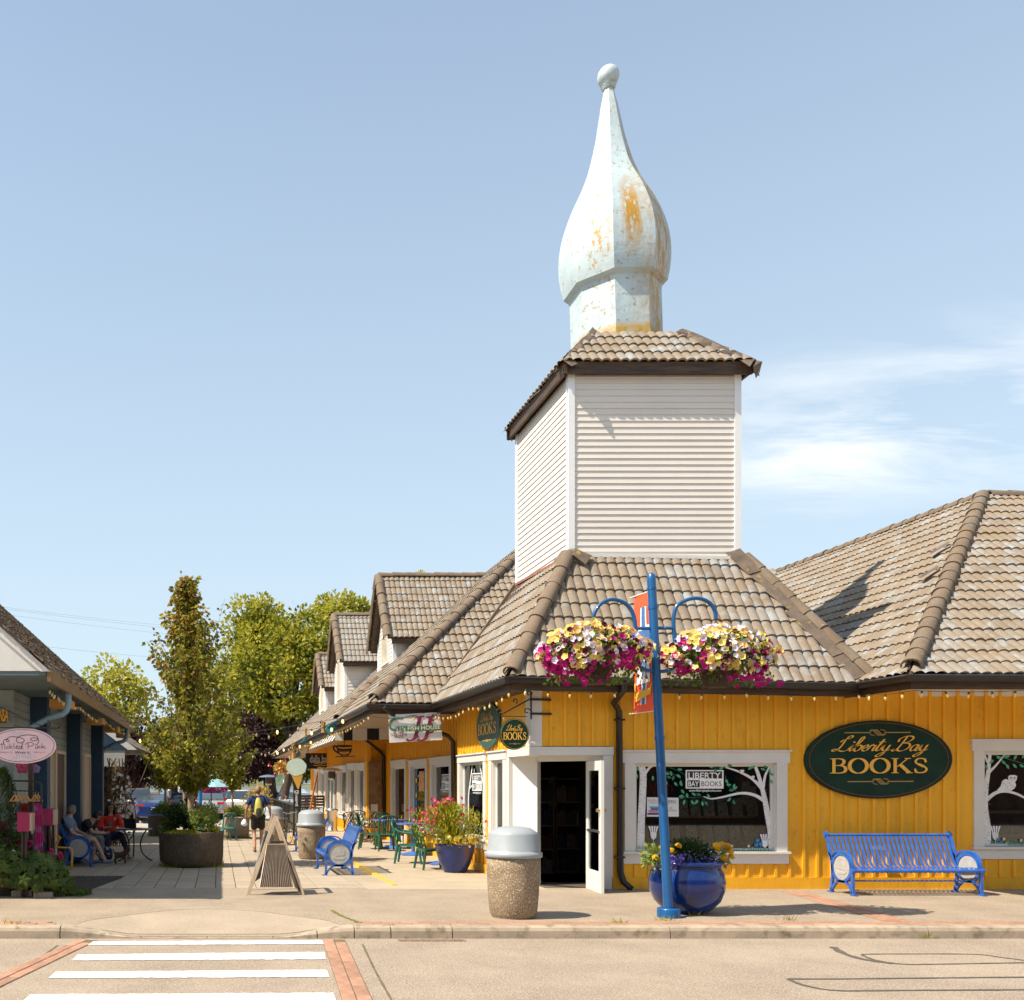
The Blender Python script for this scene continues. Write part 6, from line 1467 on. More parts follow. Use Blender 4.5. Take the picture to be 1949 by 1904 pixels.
for x, z, s in ((-.40,.88,1),(-.30,.83,.9),(-.50,.74,.9),(-.25,.90,.9),(.24,.90,1),(.36,.91,.9),(.43,.88,1.2),(.46,.82,1.1),(.40,.73,1.1),(.48,.75,.9),(.30,.84,.8)):
    o = link('marigold', ME_MARI, pt1, False); face_dir(o, Vector((x,-.20-.1*(abs(x)<.3),z)), (x*.5,-.8,.7), rnd, s*1.05, .2)
c = Vector((X_(866,18.5),18.5,0))
pt2 = pot(c, [(.20,0),(.22,.02),(.30,.20),(.355,.38),(.37,.50),(.385,.515),(.375,.535),(.34,.53),(.33,.48)], 'tapered dark blue glazed pot of pink cosmos beside the side windows')
MB().lathe([(.001,.49),(.34,.49)], 20, c, caps=False).build('soil', m_soil, pt2)
mb = MB(); rnd = random.Random(11)
for i in range(5200):
    a = rnd.uniform(0,6.28); r = abs(rnd.gauss(0,.33)); h = rnd.uniform(.05,1.0)*(1-.35*min(r,.8)); p = c+Vector((r*math.cos(a)-.18*h, r*math.sin(a)*.8, .50+h*.85)); d = Vector((rnd.gauss(0,.6)-.1,rnd.gauss(0,.6),1)).normalized()
    s = rnd.uniform(.05,.13); sd = Vector((d.y,-d.x,0)).normalized()*.009; mb.add([p-sd,p+sd,p+d*s], [(0,1,2)])
tag(mb.build('feathery_foliage', m_feather, pt2), kind='stuff')
mb = MB(); pts = []
for i in range(95):
    a = rnd.uniform(0,6.28); r = abs(rnd.gauss(0,.36)); h = rnd.uniform(.55,1.12); p = c+Vector((r*math.cos(a)-.12-.28*rnd.random(), r*math.sin(a)*.7-.1, .52+h*.80)); 
    if i < 40: p = c+Vector((rnd.gauss(-.52,.13), rnd.gauss(-.1,.15), rnd.gauss(1.02,.14)))
    mb.tube([c+Vector((rnd.gauss(0,.1),rnd.gauss(0,.1),.5)), (c+p)/2+Vector((0,0,.35)), p], .003, 3, caps=False); pts.append((rnd.choice(['red','pink','red','red']), p, Vector((rnd.gauss(-.3,.5),-1,.5)), rnd.uniform(.8,1.15)))
tag(mb.build('stems', m_feather, pt2), kind='stuff')
for i in range(60): p = c+Vector((rnd.gauss(.08,.17), -.22+rnd.uniform(-.14,.1), .56+rnd.uniform(-.05,.14))); pts.append((rnd.choice(['gold','yellow']), p, Vector((rnd.gauss(0,.5),-1,.6)), rnd.uniform(.8,1.15)))
flowers(pt2, rnd, pts)
# ---- big round concrete planters
def planter(loc, r, h, label, mat, seed, bushes, rim=1.0):
    t = thing('planter', loc, label, 'planter'); rnd = random.Random(seed)
    MB().lathe([(r*.80,0),(r*.90,.035),(r*.965,.12),(r*.985,.25),(r,h*.98),(r*.985,h),(r*.90,h),(r*.89,h-.08)], 40).build('bowl', mat, t, False)
    MB().lathe([(.001,h-.05),(r*.89,h-.05)], 24, caps=False).build('soil', m_soil, t, False)
    for (x, y, z, a, b, n, s, m, nm) in bushes:
        mb = MB(); leaf_cloud(mb, rnd, n, ellipsoid_fn(rnd, (x,y,z), a, a, b, -.4, .3), s); tag(mb.build(nm, m, t, False), kind='stuff')
    mb = MB()
    for i in range(420):
        a = rnd.uniform(0,6.28); q = r*rnd.uniform(.84,.98); mb.add([(q*math.cos(a),q*math.sin(a),0),((q+.012)*math.cos(a),(q+.012)*math.sin(a),0),((q+rnd.uniform(-.02,.09))*math.cos(a+.02),(q+.04)*math.sin(a+.02),rnd.uniform(.04,.16))], [(0,1,2)])
    tag(mb.build('weeds', m_feather, t, False), kind='stuff')
    return t
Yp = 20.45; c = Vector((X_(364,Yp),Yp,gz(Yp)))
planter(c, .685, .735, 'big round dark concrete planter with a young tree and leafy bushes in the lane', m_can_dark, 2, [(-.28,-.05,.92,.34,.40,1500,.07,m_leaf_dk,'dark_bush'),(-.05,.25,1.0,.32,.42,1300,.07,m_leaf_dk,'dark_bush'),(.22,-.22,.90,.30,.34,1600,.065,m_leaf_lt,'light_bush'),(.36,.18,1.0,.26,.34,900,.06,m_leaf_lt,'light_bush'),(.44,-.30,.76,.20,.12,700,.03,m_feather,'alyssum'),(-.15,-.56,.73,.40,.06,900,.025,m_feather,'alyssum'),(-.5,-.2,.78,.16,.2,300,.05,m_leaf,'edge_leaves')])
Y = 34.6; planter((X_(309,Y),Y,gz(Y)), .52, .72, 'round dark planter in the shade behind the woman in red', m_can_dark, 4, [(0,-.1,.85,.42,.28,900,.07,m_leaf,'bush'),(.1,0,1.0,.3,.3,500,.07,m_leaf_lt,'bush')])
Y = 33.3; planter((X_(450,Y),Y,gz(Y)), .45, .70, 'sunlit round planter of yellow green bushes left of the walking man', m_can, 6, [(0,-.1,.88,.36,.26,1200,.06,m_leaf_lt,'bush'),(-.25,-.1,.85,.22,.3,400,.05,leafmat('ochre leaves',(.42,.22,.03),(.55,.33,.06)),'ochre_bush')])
# ---- sandwich board
ab = thing('sandwich_board', (.87,15.05,0), 'wooden A-frame chalkboard sign with corrugated metal panel on the pavement', 'sandwich board')
c3 = lambda x, y, Y: P((900+x*.4202)/2.1016, (2900+y*.4202)/2.1016, Y)
m_raw = M('raw wood',(.54,.41,.28),.7,.2,8,stretch=(3,3,.6)); m_chalk = M('chalkboard',(.17,.175,.18),.8,.35,5,speck=((.32,.33,.34),9,.55,.75)); m_corr = M('corrugated steel',(.80,.72,.62),.5,.2,6,col2=(.46,.36,.26))
ap = Vector((.885,14.75,1.20)); apb = Vector((.885,15.45,1.20))
legs = [(ap,Vector((.46,14.73,0))),(ap,Vector((1.30,14.73,0))),(apb,Vector((.50,15.42,0))),(apb,Vector((1.26,15.42,0)))]
for i, (a, b) in enumerate(legs):
    w_ = .055 if i != 1 else .035; MB().beam(a, b, w_, .04, (0,1,0)).build('leg', m_raw, ab)
MB().beam((.70,14.77,.14),(1.14,14.77,.14),.03,.03).beam((.74,14.80,.80),(1.02,14.80,.80),.03,.04).beam(ap,apb,.05,.05).build('cross_bar', m_iron, ab)
mb = MB(); vs = []; n = 36
for i in range(n+1):
    t_ = i/n; off = .02*math.cos(i*math.pi); vs += [(.62+.52*t_,14.68+off,.12),(.74+.28*t_,14.68+off,.78)]
mb.add(vs, [(2*i,2*i+2,2*i+3,2*i+1) for i in range(n)]); mb.m = [i%2 for i in range(n)]; mb.build('corrugated_panel', [m_corr, M('rusty groove',(.24,.15,.09),.8,.3,9)], ab)
q = [c3(228,1500,14.75),c3(318,1440,15.1),c3(440,1050,15.1),c3(352,995,14.8)]
nrm = (q[1]-q[0]).cross(q[3]-q[0]).normalized(); nrm = nrm if nrm.y < 0 else -nrm
MB().prism([p+nrm*.04 for p in q], nrm*.02).build('chalkboard', m_chalk, ab, fix=True)
mb = MB(); pn_r, pn_u = (q[0]-q[1]).normalized(), (q[3]-q[0]).normalized()
rnd = random.Random(4); pn_r = -pn_r; p = PEN(q[0]+nrm*.064, pn_r, pn_u, 1, .0)
if pn_r.cross(pn_u).dot(nrm) < 0: p.n = -p.n
for r_ in range(9):
    x = .06
    while x < .38:
        w_ = rnd.uniform(.02,.06); yy = .74-r_*.075
        p.stroke([(x,yy),(x+w_*.3,yy+.02),(x+w_*.6,yy-.005),(x+w_,yy+.012)], .006, n=3); x += w_+.018
p.done('chalk_scribble', m_vinyl_w, ab)
q = [Vector((1.02,14.70,.72)),Vector((1.02,15.3,.72)),Vector((1.24,15.36,.06)),Vector((1.26,14.72,.06))]
nrm = (q[1]-q[0]).cross(q[3]-q[0]).normalized(); MB().prism(q, nrm*.02).build('brown_panel', m_door_dark, ab, fix=True)
# ---- ice cream sign on the railing post
Yi = 28.7; ic = thing('ice_cream_sign', (X_(565,Yi),Yi,.9), 'cut-out ice cream cone sign with white lettering on a black upright board', 'sign')
a, b = c3(650,795,Yi), c3(727,530,Yi); MB().box((a.x,Yi,a.z),(b.x,Yi+.03,b.z+.12)).build('board', m_vinyl_k, ic)
mb = MB(); n = 22; cc = c3(680,402,Yi); rr = c3(775,402,Yi).x-cc.x
vs = [cc+Vector((rr*(1+.035*math.sin(k*2.3))*math.cos(2*math.pi*k/n),-.03,rr*.88*(1+.03*math.sin(k*1.7))*math.sin(2*math.pi*k/n))) for k in range(n)]
MB().prism(vs, (0,.03,0)).build('scoop', M('mint scoop',(.60,.72,.60),.6,.08,12,speck=((.25,.25,.2),30,.70,.73)), ic, fix=True)
MB().prism([c3(628,468,Yi-.025),c3(692,612,Yi-.025),c3(702,612,Yi-.025),c3(742,480,Yi-.025)], (0,.028,0)).build('cone', M('wafer cone',(.66,.34,.05),.6,.15,14), ic, fix=True)
text('ICE', 'lettering', m_vinyl_w, c3(681,648,Yi-.002), FR, UP, width=c3(702,0,Yi).x-c3(660,0,Yi).x, height=.075, ext=.003, parent=ic, bold=.02)
MB().box((c3(660,652,Yi).x,Yi-.004,c3(0,653,Yi).z),(c3(702,0,Yi).x,Yi-.001,c3(0,650,Yi).z)).build('underline', m_vinyl_w, ic)
for k, ch in enumerate('CREAM'): text(ch, 'lettering', m_vinyl_w, c3(682,680+k*24.3,Yi-.002), FR, UP, width=.068, height=.068, ext=.003, parent=ic, bold=.02)
# ---- railing, bicycle
rl = thing('railing', (2.42,36,0), 'black iron railing along the edge of the raised walkway beyond the ice cream sign', 'railing')
z0 = lambda y: -.02
for k in range(9):
    y = 28.75+k*2.2; MB().box((2.40,y,-.35),(2.46,y+.06,.98)).build('post', m_iron_black, rl)
mb = MB(); mb.box((2.39,28.75,.98),(2.47,46.5,1.03)); mb.box((2.41,28.8,.16),(2.45,46.4,.19)); mb.build('rail', m_iron_black, rl)
mb = MB()
for k in range(8):
    y0 = 28.75+k*2.2
    for j in range(7): mb.box((2.42,y0+.3+j*.25,.19),(2.435,y0+.315+j*.25,.98))
tag(mb.build('balusters', m_iron_black, rl), kind='stuff')
bk = thing('bicycle', (2.15,29.9,gz(29.9)), 'bicycle leaning on the black railing below the ice cream sign', 'bicycle', rz=0)
m_tyre = M('tyre rubber',(.018,.018,.018),.8,.2,10); m_cream_rim = M('pale rim',(.55,.50,.42),.4,.1,10)
def wheel_bike(y, ang):
    mb = MB(); d = Vector((math.sin(ang),math.cos(ang),0)); c = Vector((0,y,.335)); mb.tube([c+d*.33*math.cos(a)+Vector((.06*0,0,.33*math.sin(a))) for a in [2*math.pi*i/24 for i in range(25)]], .016, 6); w_ = mb.build('wheel', m_tyre, bk, False)
    mb = MB(); mb.tube([c+d*.305*math.cos(a)+Vector((0,0,.305*math.sin(a))) for a in [2*math.pi*i/24 for i in range(25)]], .009, 5)
    for i in range(14): a = 2*math.pi*i/14; mb.tube([c, c+d*.3*math.cos(a)+Vector((0,0,.3*math.sin(a)))], .0025, 3)
    mb.build('rim', m_cream_rim, w_, False)
wheel_bike(-.52, .45); wheel_bike(.52, .1)
mb = MB(); B = lambda *p: mb.tube([Vector(q_) for q_ in p], .016, 6)
B((0,.52,.335),(0,.12,.30),(0,.25,.80)); B((0,.52,.335),(0,.23,.72)); B((0,.12,.30),(0,-.36,.66)); B((0,.23,.74),(0,-.36,.78)); B((0,-.34,.62),(0,-.37,.90)); B((0,-.52,.335),(0,-.36,.66)); mb.build('frame', M('bike frame',(.03,.06,.03),.4,.2,5), bk, False)
mb = MB(); mb.tube(catmull([(-.28,-.28,.98),(-.15,-.38,.95),(0,-.38,.92),(.15,-.38,.95),(.28,-.28,.98)],4), .013, 6); mb.build('handlebar', m_chrome, bk, False)
MB().ball((0,.27,.84),.12,8,6,sx=.6,sy=1.1,sz=.3).build('saddle', m_tyre, bk, False)
# ---- green plastic chairs and blue tables
m_gp = M('green plastic',(.02,.085,.04),.38,.10,3); m_gp2 = M('teal plastic',(.015,.11,.085),.38,.10,3); m_bt = M('blue table paint',(.06,.15,.42),.45,.12,4)
def plastic_chair(loc, rz, label, mat, arms=True, k=1.0):
    t = thing('plastic_chair', loc, label, 'chair', None, rz)
    mb = MB(); mb.add([(-.22,-.24,.42),(.22,-.24,.42),(.20,.20,.40),(-.20,.20,.40),(-.23,-.26,.37),(.23,-.26,.37),(.21,.22,.36),(-.21,.22,.36)], [(0,1,2,3),(4,7,6,5),(0,4,5,1),(1,5,6,2),(2,6,7,3),(3,7,4,0)]); mb.build('seat', mat, t, False, fix=True)
    for sx in (-1,1):
        for sy, ty in ((-1,-.24),(1,.20)):
            mb = MB(); mb.tube([(sx*.20,ty,.40),(sx*.24,ty+sy*.06,0)], [.034,.022], 6); mb.build('leg', mat, t, False)
        if arms: mb = MB(); mb.tube(catmull([(sx*.22,-.24,.40),(sx*.26,-.25,.52),(sx*.27,-.20,.63),(sx*.265,-.02,.65),(sx*.25,.16,.68),(sx*.22,.25,.74)],4), [.022]*5+[.026]*16, 6); mb.build('arm', mat, t, False)
    mb = MB(); mb.tube(catmull([(-.22,.20,.42),(-.225,.26,.62),(-.21,.31,.80),(-.12,.34,.875),(0,.345,.885),(.12,.34,.875),(.21,.31,.80),(.225,.26,.62),(.22,.20,.42)],4), .024, 6); bf = mb.build('back_frame', mat, t, False)
    for x in (-.12,-.06,0,.06,.12): mb = MB(); mb.tube([(x,.21,.45),(x,.285,.68),(x*.9,.335,.865)], .014, 5); mb.build('slat', mat, bf, False)
    return t
plastic_chair((4.24,24.35,0), rad(180), 'dark green plastic chair with its slatted back to the camera', m_gp, False)
plastic_chair((3.92,25.0,0), rad(75), 'dark green plastic chair seen from the side, left of the blue tables', m_gp, False)
plastic_chair((4.5,26.2,0), rad(0), 'dark green plastic chair facing the camera behind the blue table', m_gp, False)
plastic_chair((4.05,20.55,0), rad(70), 'teal plastic armchair beside the pink cosmos pot', m_gp2)
plastic_chair((4.22,19.15,0), rad(100), 'green plastic chair mostly hidden behind the pink cosmos pot', m_gp)
for x, y, lab in ((4.52,25.2,'blue pedestal table among the dark green chairs'),(4.62,22.9,'blue pedestal table behind the teal armchair'),(4.72,20.3,'blue pedestal table hidden behind the pink cosmos pot')):
    t = thing('pedestal_table', (x,y,0), lab, 'table'); o = MB().box((-.38,-.38,.72),(.38,.38,.75)).build('table_top', m_bt, t, False); o.rotation_euler = (0,0,.3)
    MB().lathe([(.045,.06),(.045,.72)], 10).build('column', m_bt, t, False); o = MB().prism([(-.30,-.30,0),(.30,-.30,0),(.30,.30,0),(-.30,.30,0)],(0,0,.015)).add([(-.29,-.29,.015),(.29,-.29,.015),(.29,.29,.015),(-.29,.29,.015),(0,0,.09)],[(0,1,4),(1,2,4),(2,3,4),(3,0,4)]).build('base', m_bt, t, False, fix=True)
# bistro chairs of bent cane
m_cane = M('dark cane',(.06,.035,.02),.6,.3,8)
def cane_chair(loc, rz, label):
    t = thing('bistro_chair', loc, label, 'chair', None, rz)
    mb = MB(); mb.tube(catmull([(-.22,.18,.45),(-.24,.24,.68),(-.25,.26,.80),(-.12,.30,.86),(0,.31,.875),(.12,.30,.86),(.25,.26,.80),(.24,.24,.68),(.22,.18,.45)],3), .016, 5)
    for i in range(-3,4):
        x = i*.085
        for s in (-1,1):
            x1 = max(-.22,min(.22,x+s*.20)); mb.tube([(x*.9,.19,.46),((x+x1)/2,.26,.66),(x1,.285,.83)], .010, 4)
    mb.build('lattice_back', m_cane, t, False)
    MB().lathe([(.001,.43),(.23,.43),(.24,.45),(.22,.465),(.001,.465)], 16).build('seat', m_cane, t, False)
    for sx in (-1,1):
        for sy in (-1,1): MB().tube([(sx*.17,sy*.17,.44),(sx*.05,sy*.05,.22),(-sx*.18,sy*.20,0)], .014, 5).build('leg', m_cane, t, False)
for x, y, rz, lab in ((3.95,28.0,rad(150),'dark lattice-back bistro chair nearest the blue bench'),(4.2,29.6,rad(190),'dark lattice-back bistro chair in the middle of the three'),(4.42,27.6,rad(200),'dark lattice-back bistro chair right beside the green chairs')): cane_chair((x,y,0), rz, lab)
fl = thing('flower_tub', (4.25,28.6,0), 'tub of white flowers among the lattice-back bistro chairs', 'plant pot'); MB().lathe([(.15,0),(.2,.3),(.21,.32),(.001,.3)],14).build('tub', m_raw, fl, False)
rnd = random.Random(2); mb = MB(); leaf_cloud(mb, rnd, 500, ellipsoid_fn(rnd,(0,0,.5),.3,.3,.25,-.6,.3), .05); tag(mb.build('foliage', m_leaf, fl, False), kind='stuff')
flowers(fl, rnd, [('white', Vector((4.25,28.6,.5))+Vector((rnd.gauss(0,.15),-.2+rnd.gauss(0,.05),rnd.gauss(.03,.1))), Vector((0,-1,.5)), 1.1) for i in range(40)])
# patio heaters
def heater(loc, label):
    t = thing('patio_heater', loc, label, 'patio heater')
    MB().lathe([(.40,2.14),(.36,2.18),(.20,2.23),(.02,2.26),(.001,2.26)], 22).lathe([(.40,2.14),(.2,2.19),(.001,2.2)],22,caps=False).build('hood', m_chrome, t, False)
    MB().lathe([(.13,1.88),(.13,2.12)], 14).build('burner', M('burner mesh',(.10,.05,.035),.6,.3,10) if 'burner mesh' not in MATS else MATS['burner mesh'], t, False); MB().lathe([(.05,1.80),(.14,1.84),(.14,1.88),(.03,.78),(.028,.78)][:3]+[(.001,1.88)],14).lathe([(.03,.75),(.03,1.82)],10).build('pole', m_steel, t, False)
    MB().lathe([(.22,.0),(.22,.05),(.19,.08),(.19,.70),(.22,.72),(.22,.78),(.05,.80),(.001,.80)], 18).build('tank_cover', m_steel, t, False)
heater((X_(511,40),40,gz(40)+.05), 'steel patio heater with a domed hood right of the walking man'); heater((4.02,34.2,0), 'steel patio heater with a domed hood in front of the far shop windows')
# bar stools
m_dkw = M('dark stained wood',(.05,.03,.018),.55,.3,6)
for k, (x, y) in enumerate(((3.35,38.3),(3.62,38.9),(3.85,37.6))):
    t = thing('bar_stool', (x,y,0), ['dark wooden bar stool beside the leaning pole, left of three','dark wooden bar stool in the middle of the three by the far windows','dark wooden bar stool nearest the far shop windows'][k], 'bar stool', rz=rad(180+k*12))
    MB().box((-.21,-.2,.72),(.21,.2,.76)).build('seat', m_dkw, t, False)
    bf = MB().box((-.21,.19,.76),(-.17,.23,1.22)).box((.17,.19,.76),(.21,.23,1.22)).build('back_frame', m_dkw, t, False)
    for z in (.86,.97,1.08,1.19): MB().box((-.17,.195,z-.04),(.17,.22,z+.04)).build('slat', m_dkw, bf, False)
    for sx in (-1,1):
        for sy in (-1,1): MB().beam((sx*.18,sy*.17,.72),(sx*.2,sy*.19,0),.04,.04).build('leg', m_dkw, t, False)
    MB().box((-.18,-.18,.26),(.18,-.15,.29)).box((-.18,.15,.36),(.18,.18,.39)).build('stretcher', m_dkw, t, False)
lp = thing('timber_pole', (3.0,36,0), 'thin reddish timber pole leaning against the far eave', 'pole'); MB().tube([P(589,1548,36), P(604,1470,36)], .035, 8).build('shaft', M('red timber',(.30,.10,.04),.6,.2,5), lp)
# straw bundles and teal bird houses under the far eaves
m_straw = M('straw',(.50,.30,.09),.9,.3,20,stretch=(1,1,.15),bump=.6,bs=40); m_teal = M('teal paint',(.02,.26,.26),.6,.2,5)
for k, (x, y, Y, h) in enumerate(((600,600,40,300),(820,230,33,150),(1160,140,26,210))):
    p0 = g5(x,y,Y-.3); hh = h*.21008/2.1016/F*Y; t = thing('straw_bundle', p0-Vector((0,0,hh/2)), ['straw bundle hanging under the farthest eave corner by the ice cream sign','small straw bundle under the eave between the other two','big straw bundle at the near eave corner of the coffee shop'][k], 'straw ornament')
    mb = MB(); rnd = random.Random(k)
    for i in range(70):
        a = rnd.uniform(0,6.28); r = rnd.uniform(0,.16)*hh/.9; mb.tube([p0+Vector((r*math.cos(a),r*math.sin(a),-hh/2)), p0+Vector((r*.6*math.cos(a),r*.6*math.sin(a),0)), p0+Vector((r*1.1*math.cos(a),r*1.1*math.sin(a),hh/2*rnd.uniform(.7,1.1)))], .012, 3)
    tag(mb.build('straw', m_straw, t), kind='stuff'); MB().lathe([(.13*hh/.9,-.03),(.13*hh/.9,.03)],10,p0).build('tie', m_iron, t)
for k, (q_, Y) in enumerate((([(1195,180),(1265,265),(1340,215),(1445,30),(1390,55),(1285,85)],25.9),([(750,420),(830,400),(860,360),(825,335)],33.0),([(620,720),(720,700),(735,640),(690,575),(640,640)],39.8))):
    pts = [g5(a,b,Y) for a, b in q_]; t = thing('bird_house', sum(pts,Vector())/len(pts), ['big teal wooden bird house at the coffee shop eave corner','small teal bird house under the eave in the middle','grey teal bird house beside the farthest straw bundle'][k], 'bird house')
    MB().prism(pts, (0,.25,0)).build('box', m_teal if k < 2 else M('faded teal',(.18,.27,.27),.7,.2,5), t, fix=True); c = sum(pts,Vector())/len(pts); MB().beam(c+Vector((-.2,-.02,.1)),c+Vector((.18,-.02,.22)),.02,.05,(0,0,1)).build('roof_edge', m_cw, t)
hb = thing('flower_basket', P(535,1462,44), 'small far hanging basket of orange and pink flowers left of the ice cream sign', 'hanging basket'); c = P(535,1462,44); rnd = random.Random(9)
MB().lathe([(.12,-.22),(.22,0),(.001,0)],12,c).build('basket', MATS['basket liner'], hb); mb = MB(); leaf_cloud(mb, rnd, 500, ellipsoid_fn(rnd, c, .33,.33,.30,-.9,.3), .09); tag(mb.build('foliage', leafmat('orange foliage',(.40,.22,.03),(.55,.36,.05)), hb), kind='stuff'); MB().tube([c+Vector((0,0,.1)),c+Vector((0,0,.9))],.01,5).build('chain', m_iron_black, hb)
flowers(hb, rnd, [(rnd.choice(['pink','orange','yellow']), c+Vector((rnd.gauss(0,.2),-.28,rnd.gauss(.05,.18))), Vector((0,-1,.3)), 1.6) for i in range(50)])
# ---------------------------------------------------------------- string lights
def bulb_mesh(name, m, s=1.0, edison=False):
    mb = MB()
    if edison: mb.lathe([(.016*s,0),(.018*s,-.045*s)],8,mi=1); mb.lathe([(.014*s,-.045*s),(.028*s,-.085*s),(.030*s,-.105*s),(.018*s,-.14*s),(.001,-.145*s)],8,mi=0)
    else: mb.lathe([(.014*s,.0),(.015*s,-.035*s)],7,mi=1); mb.lathe([(.014*s,-.035*s),(.020*s,-.055*s),(.017*s,-.075*s),(.001,-.10*s)],7,mi=0)
    return mb.mesh(name, [m, m_socket if not edison else m_vinyl_k])
ME_B = bulb_mesh('amber_bulb', m_bulb); ME_BC = bulb_mesh('clear_bulb', m_bulb_clear); ME_E = bulb_mesh('edison_bulb', m_bulb_clear, 1.05, True); ME_EL = bulb_mesh('lit_bulb', m_bulb_lit, 1.05, True)
def lights(label, pts, sag, step, me, alt=None, r=.004, seed=1, group=None, jig=.25):
    pts = [Vector(p) for p in pts]; rnd = random.Random(seed); t = thing('string_lights', pts[0], label, 'string lights', group); poly = []
    for a, b in zip(pts[:-1], pts[1:]):
        n = 14
        for i in range(n): s = i/n; poly.append(a+(b-a)*s-Vector((0,0,sag*4*s*(1-s))))
    poly.append(pts[-1]); MB().tube(poly, r, 4).build('wire', m_wire, t)
    acc = step*.5; d = 0
    for a, b in zip(poly[:-1], poly[1:]):
        L = (b-a).length
        while acc <= d+L:
            p = a+(b-a)*((acc-d)/L); o = link('bulb', (alt if alt and rnd.random() < .3 else me), t, True, p); o.location = p-Vector(t.location); o.rotation_euler = (rnd.uniform(-jig,jig),rnd.uniform(-jig,jig),0); acc += step
        d += L
    return t
lights('amber bulbs strung along the front eave from the corner to the inner corner', [(4.6,15.0,3.17),(6.5,15.05,3.14),(8.2,15.05,3.12),(9.95,15.02,3.10)], .04, .345, ME_B)
lights('amber bulbs strung along the right wing eave above the oval sign', [(9.98,15.0,3.08),(10.03,13.98,3.04),(12.0,13.97,3.06),(14.2,13.97,3.04)], .03, .335, ME_B)
lights('amber bulbs strung along the side eave of the corner shop', [(4.56,15.0,3.17),(4.50,17.3,3.10),(4.5,20.2,3.15)], .10, .32, ME_B, seed=3)
lights('amber bulbs strung under the side eave of the coffee shop', [(4.3,20.15,3.16),(3.15,20.2,3.12),(3.12,27,3.1),(3.12,35,3.1)], .08, .5, ME_B, seed=4)
lights('unlit clear bulbs strung under the shingled eave of the blue shop', [(EX-.10,14.2,3.12),(EX-.12,17.5,3.12),(EX-.12,21.5,3.12),(EX-.12,26.5,3.12)], .08, .22, ME_BC, ME_B, seed=5)
for k, (a, b, sg, lab) in enumerate((((EX,23.2,3.22),(XE,25.6,3.25),.30,'overhead bulbs crossing the lane highest, in front of the planter tree'),((EX,26.8,3.05),(XE,33.0,3.2),.55,'overhead bulbs crossing the lane lowest, dipping over the umbrella'),((-2.4,27.5,2.85),(XE,24.0,3.35),.10,'overhead bulbs crossing the lane just above the bistro sign'),((-2.4,31,2.9),(XE,40,3.3),.35,'overhead bulbs crossing the lane farthest back, by the purple trees'))):
    lights(lab, [a,b], sg, .62, ME_E, ME_EL, .006, 20+k, None, .08)
# ================================================================ people
m_skin = M('tanned skin',(.42,.22,.13),.55,.08,8); m_skin2 = M('light skin',(.50,.30,.21),.55,.08,8)
m_hair_g = M('grey hair',(.20,.18,.15),.7,.3,40,stretch=(1,1,.3)); m_hair_d = M('dark hair',(.018,.010,.008),.5,.3,40,stretch=(1,1,.3)); m_hair_b = M('sandy hair',(.26,.16,.08),.7,.3,40)
def skin(name, pts, edges, mats, parent, root=0, sub=2, extra=None):
    """one continuous surface grown round a skeleton; pts: (x,y,z,radius)"""
    me = bpy.data.meshes.new(name); me.from_pydata([p[:3] for p in pts], edges, [])
    ob = bpy.data.objects.new(name, me); COL.objects.link(ob)
    sk = ob.modifiers.new('s', 'SKIN'); sk.use_smooth_shade = True
    for i, p in enumerate(pts):
        r = p[3]; me.skin_vertices[0].data[i].radius = r if isinstance(r, tuple) else (r, r); me.skin_vertices[0].data[i].use_root = i == root
    ss = ob.modifiers.new('u', 'SUBSURF'); ss.levels = sub
    dg = bpy.context.evaluated_depsgraph_get(); m2 = bpy.data.meshes.new_from_object(ob.evaluated_get(dg)); bpy.data.objects.remove(ob)
    m2.materials.clear()
    for m in (mats if isinstance(mats, list) else [mats]): m2.materials.append(m)
    if extra:
        e = extra.mesh('x', mats); bm = bmesh.new(); bm.from_mesh(m2); bm.from_mesh(e); bm.to_mesh(m2); bm.free()
    m2.name = name; return link(name, m2, parent, False)
def chain(*idx): return [(a, b) for a, b in zip(idx[:-1], idx[1:])]
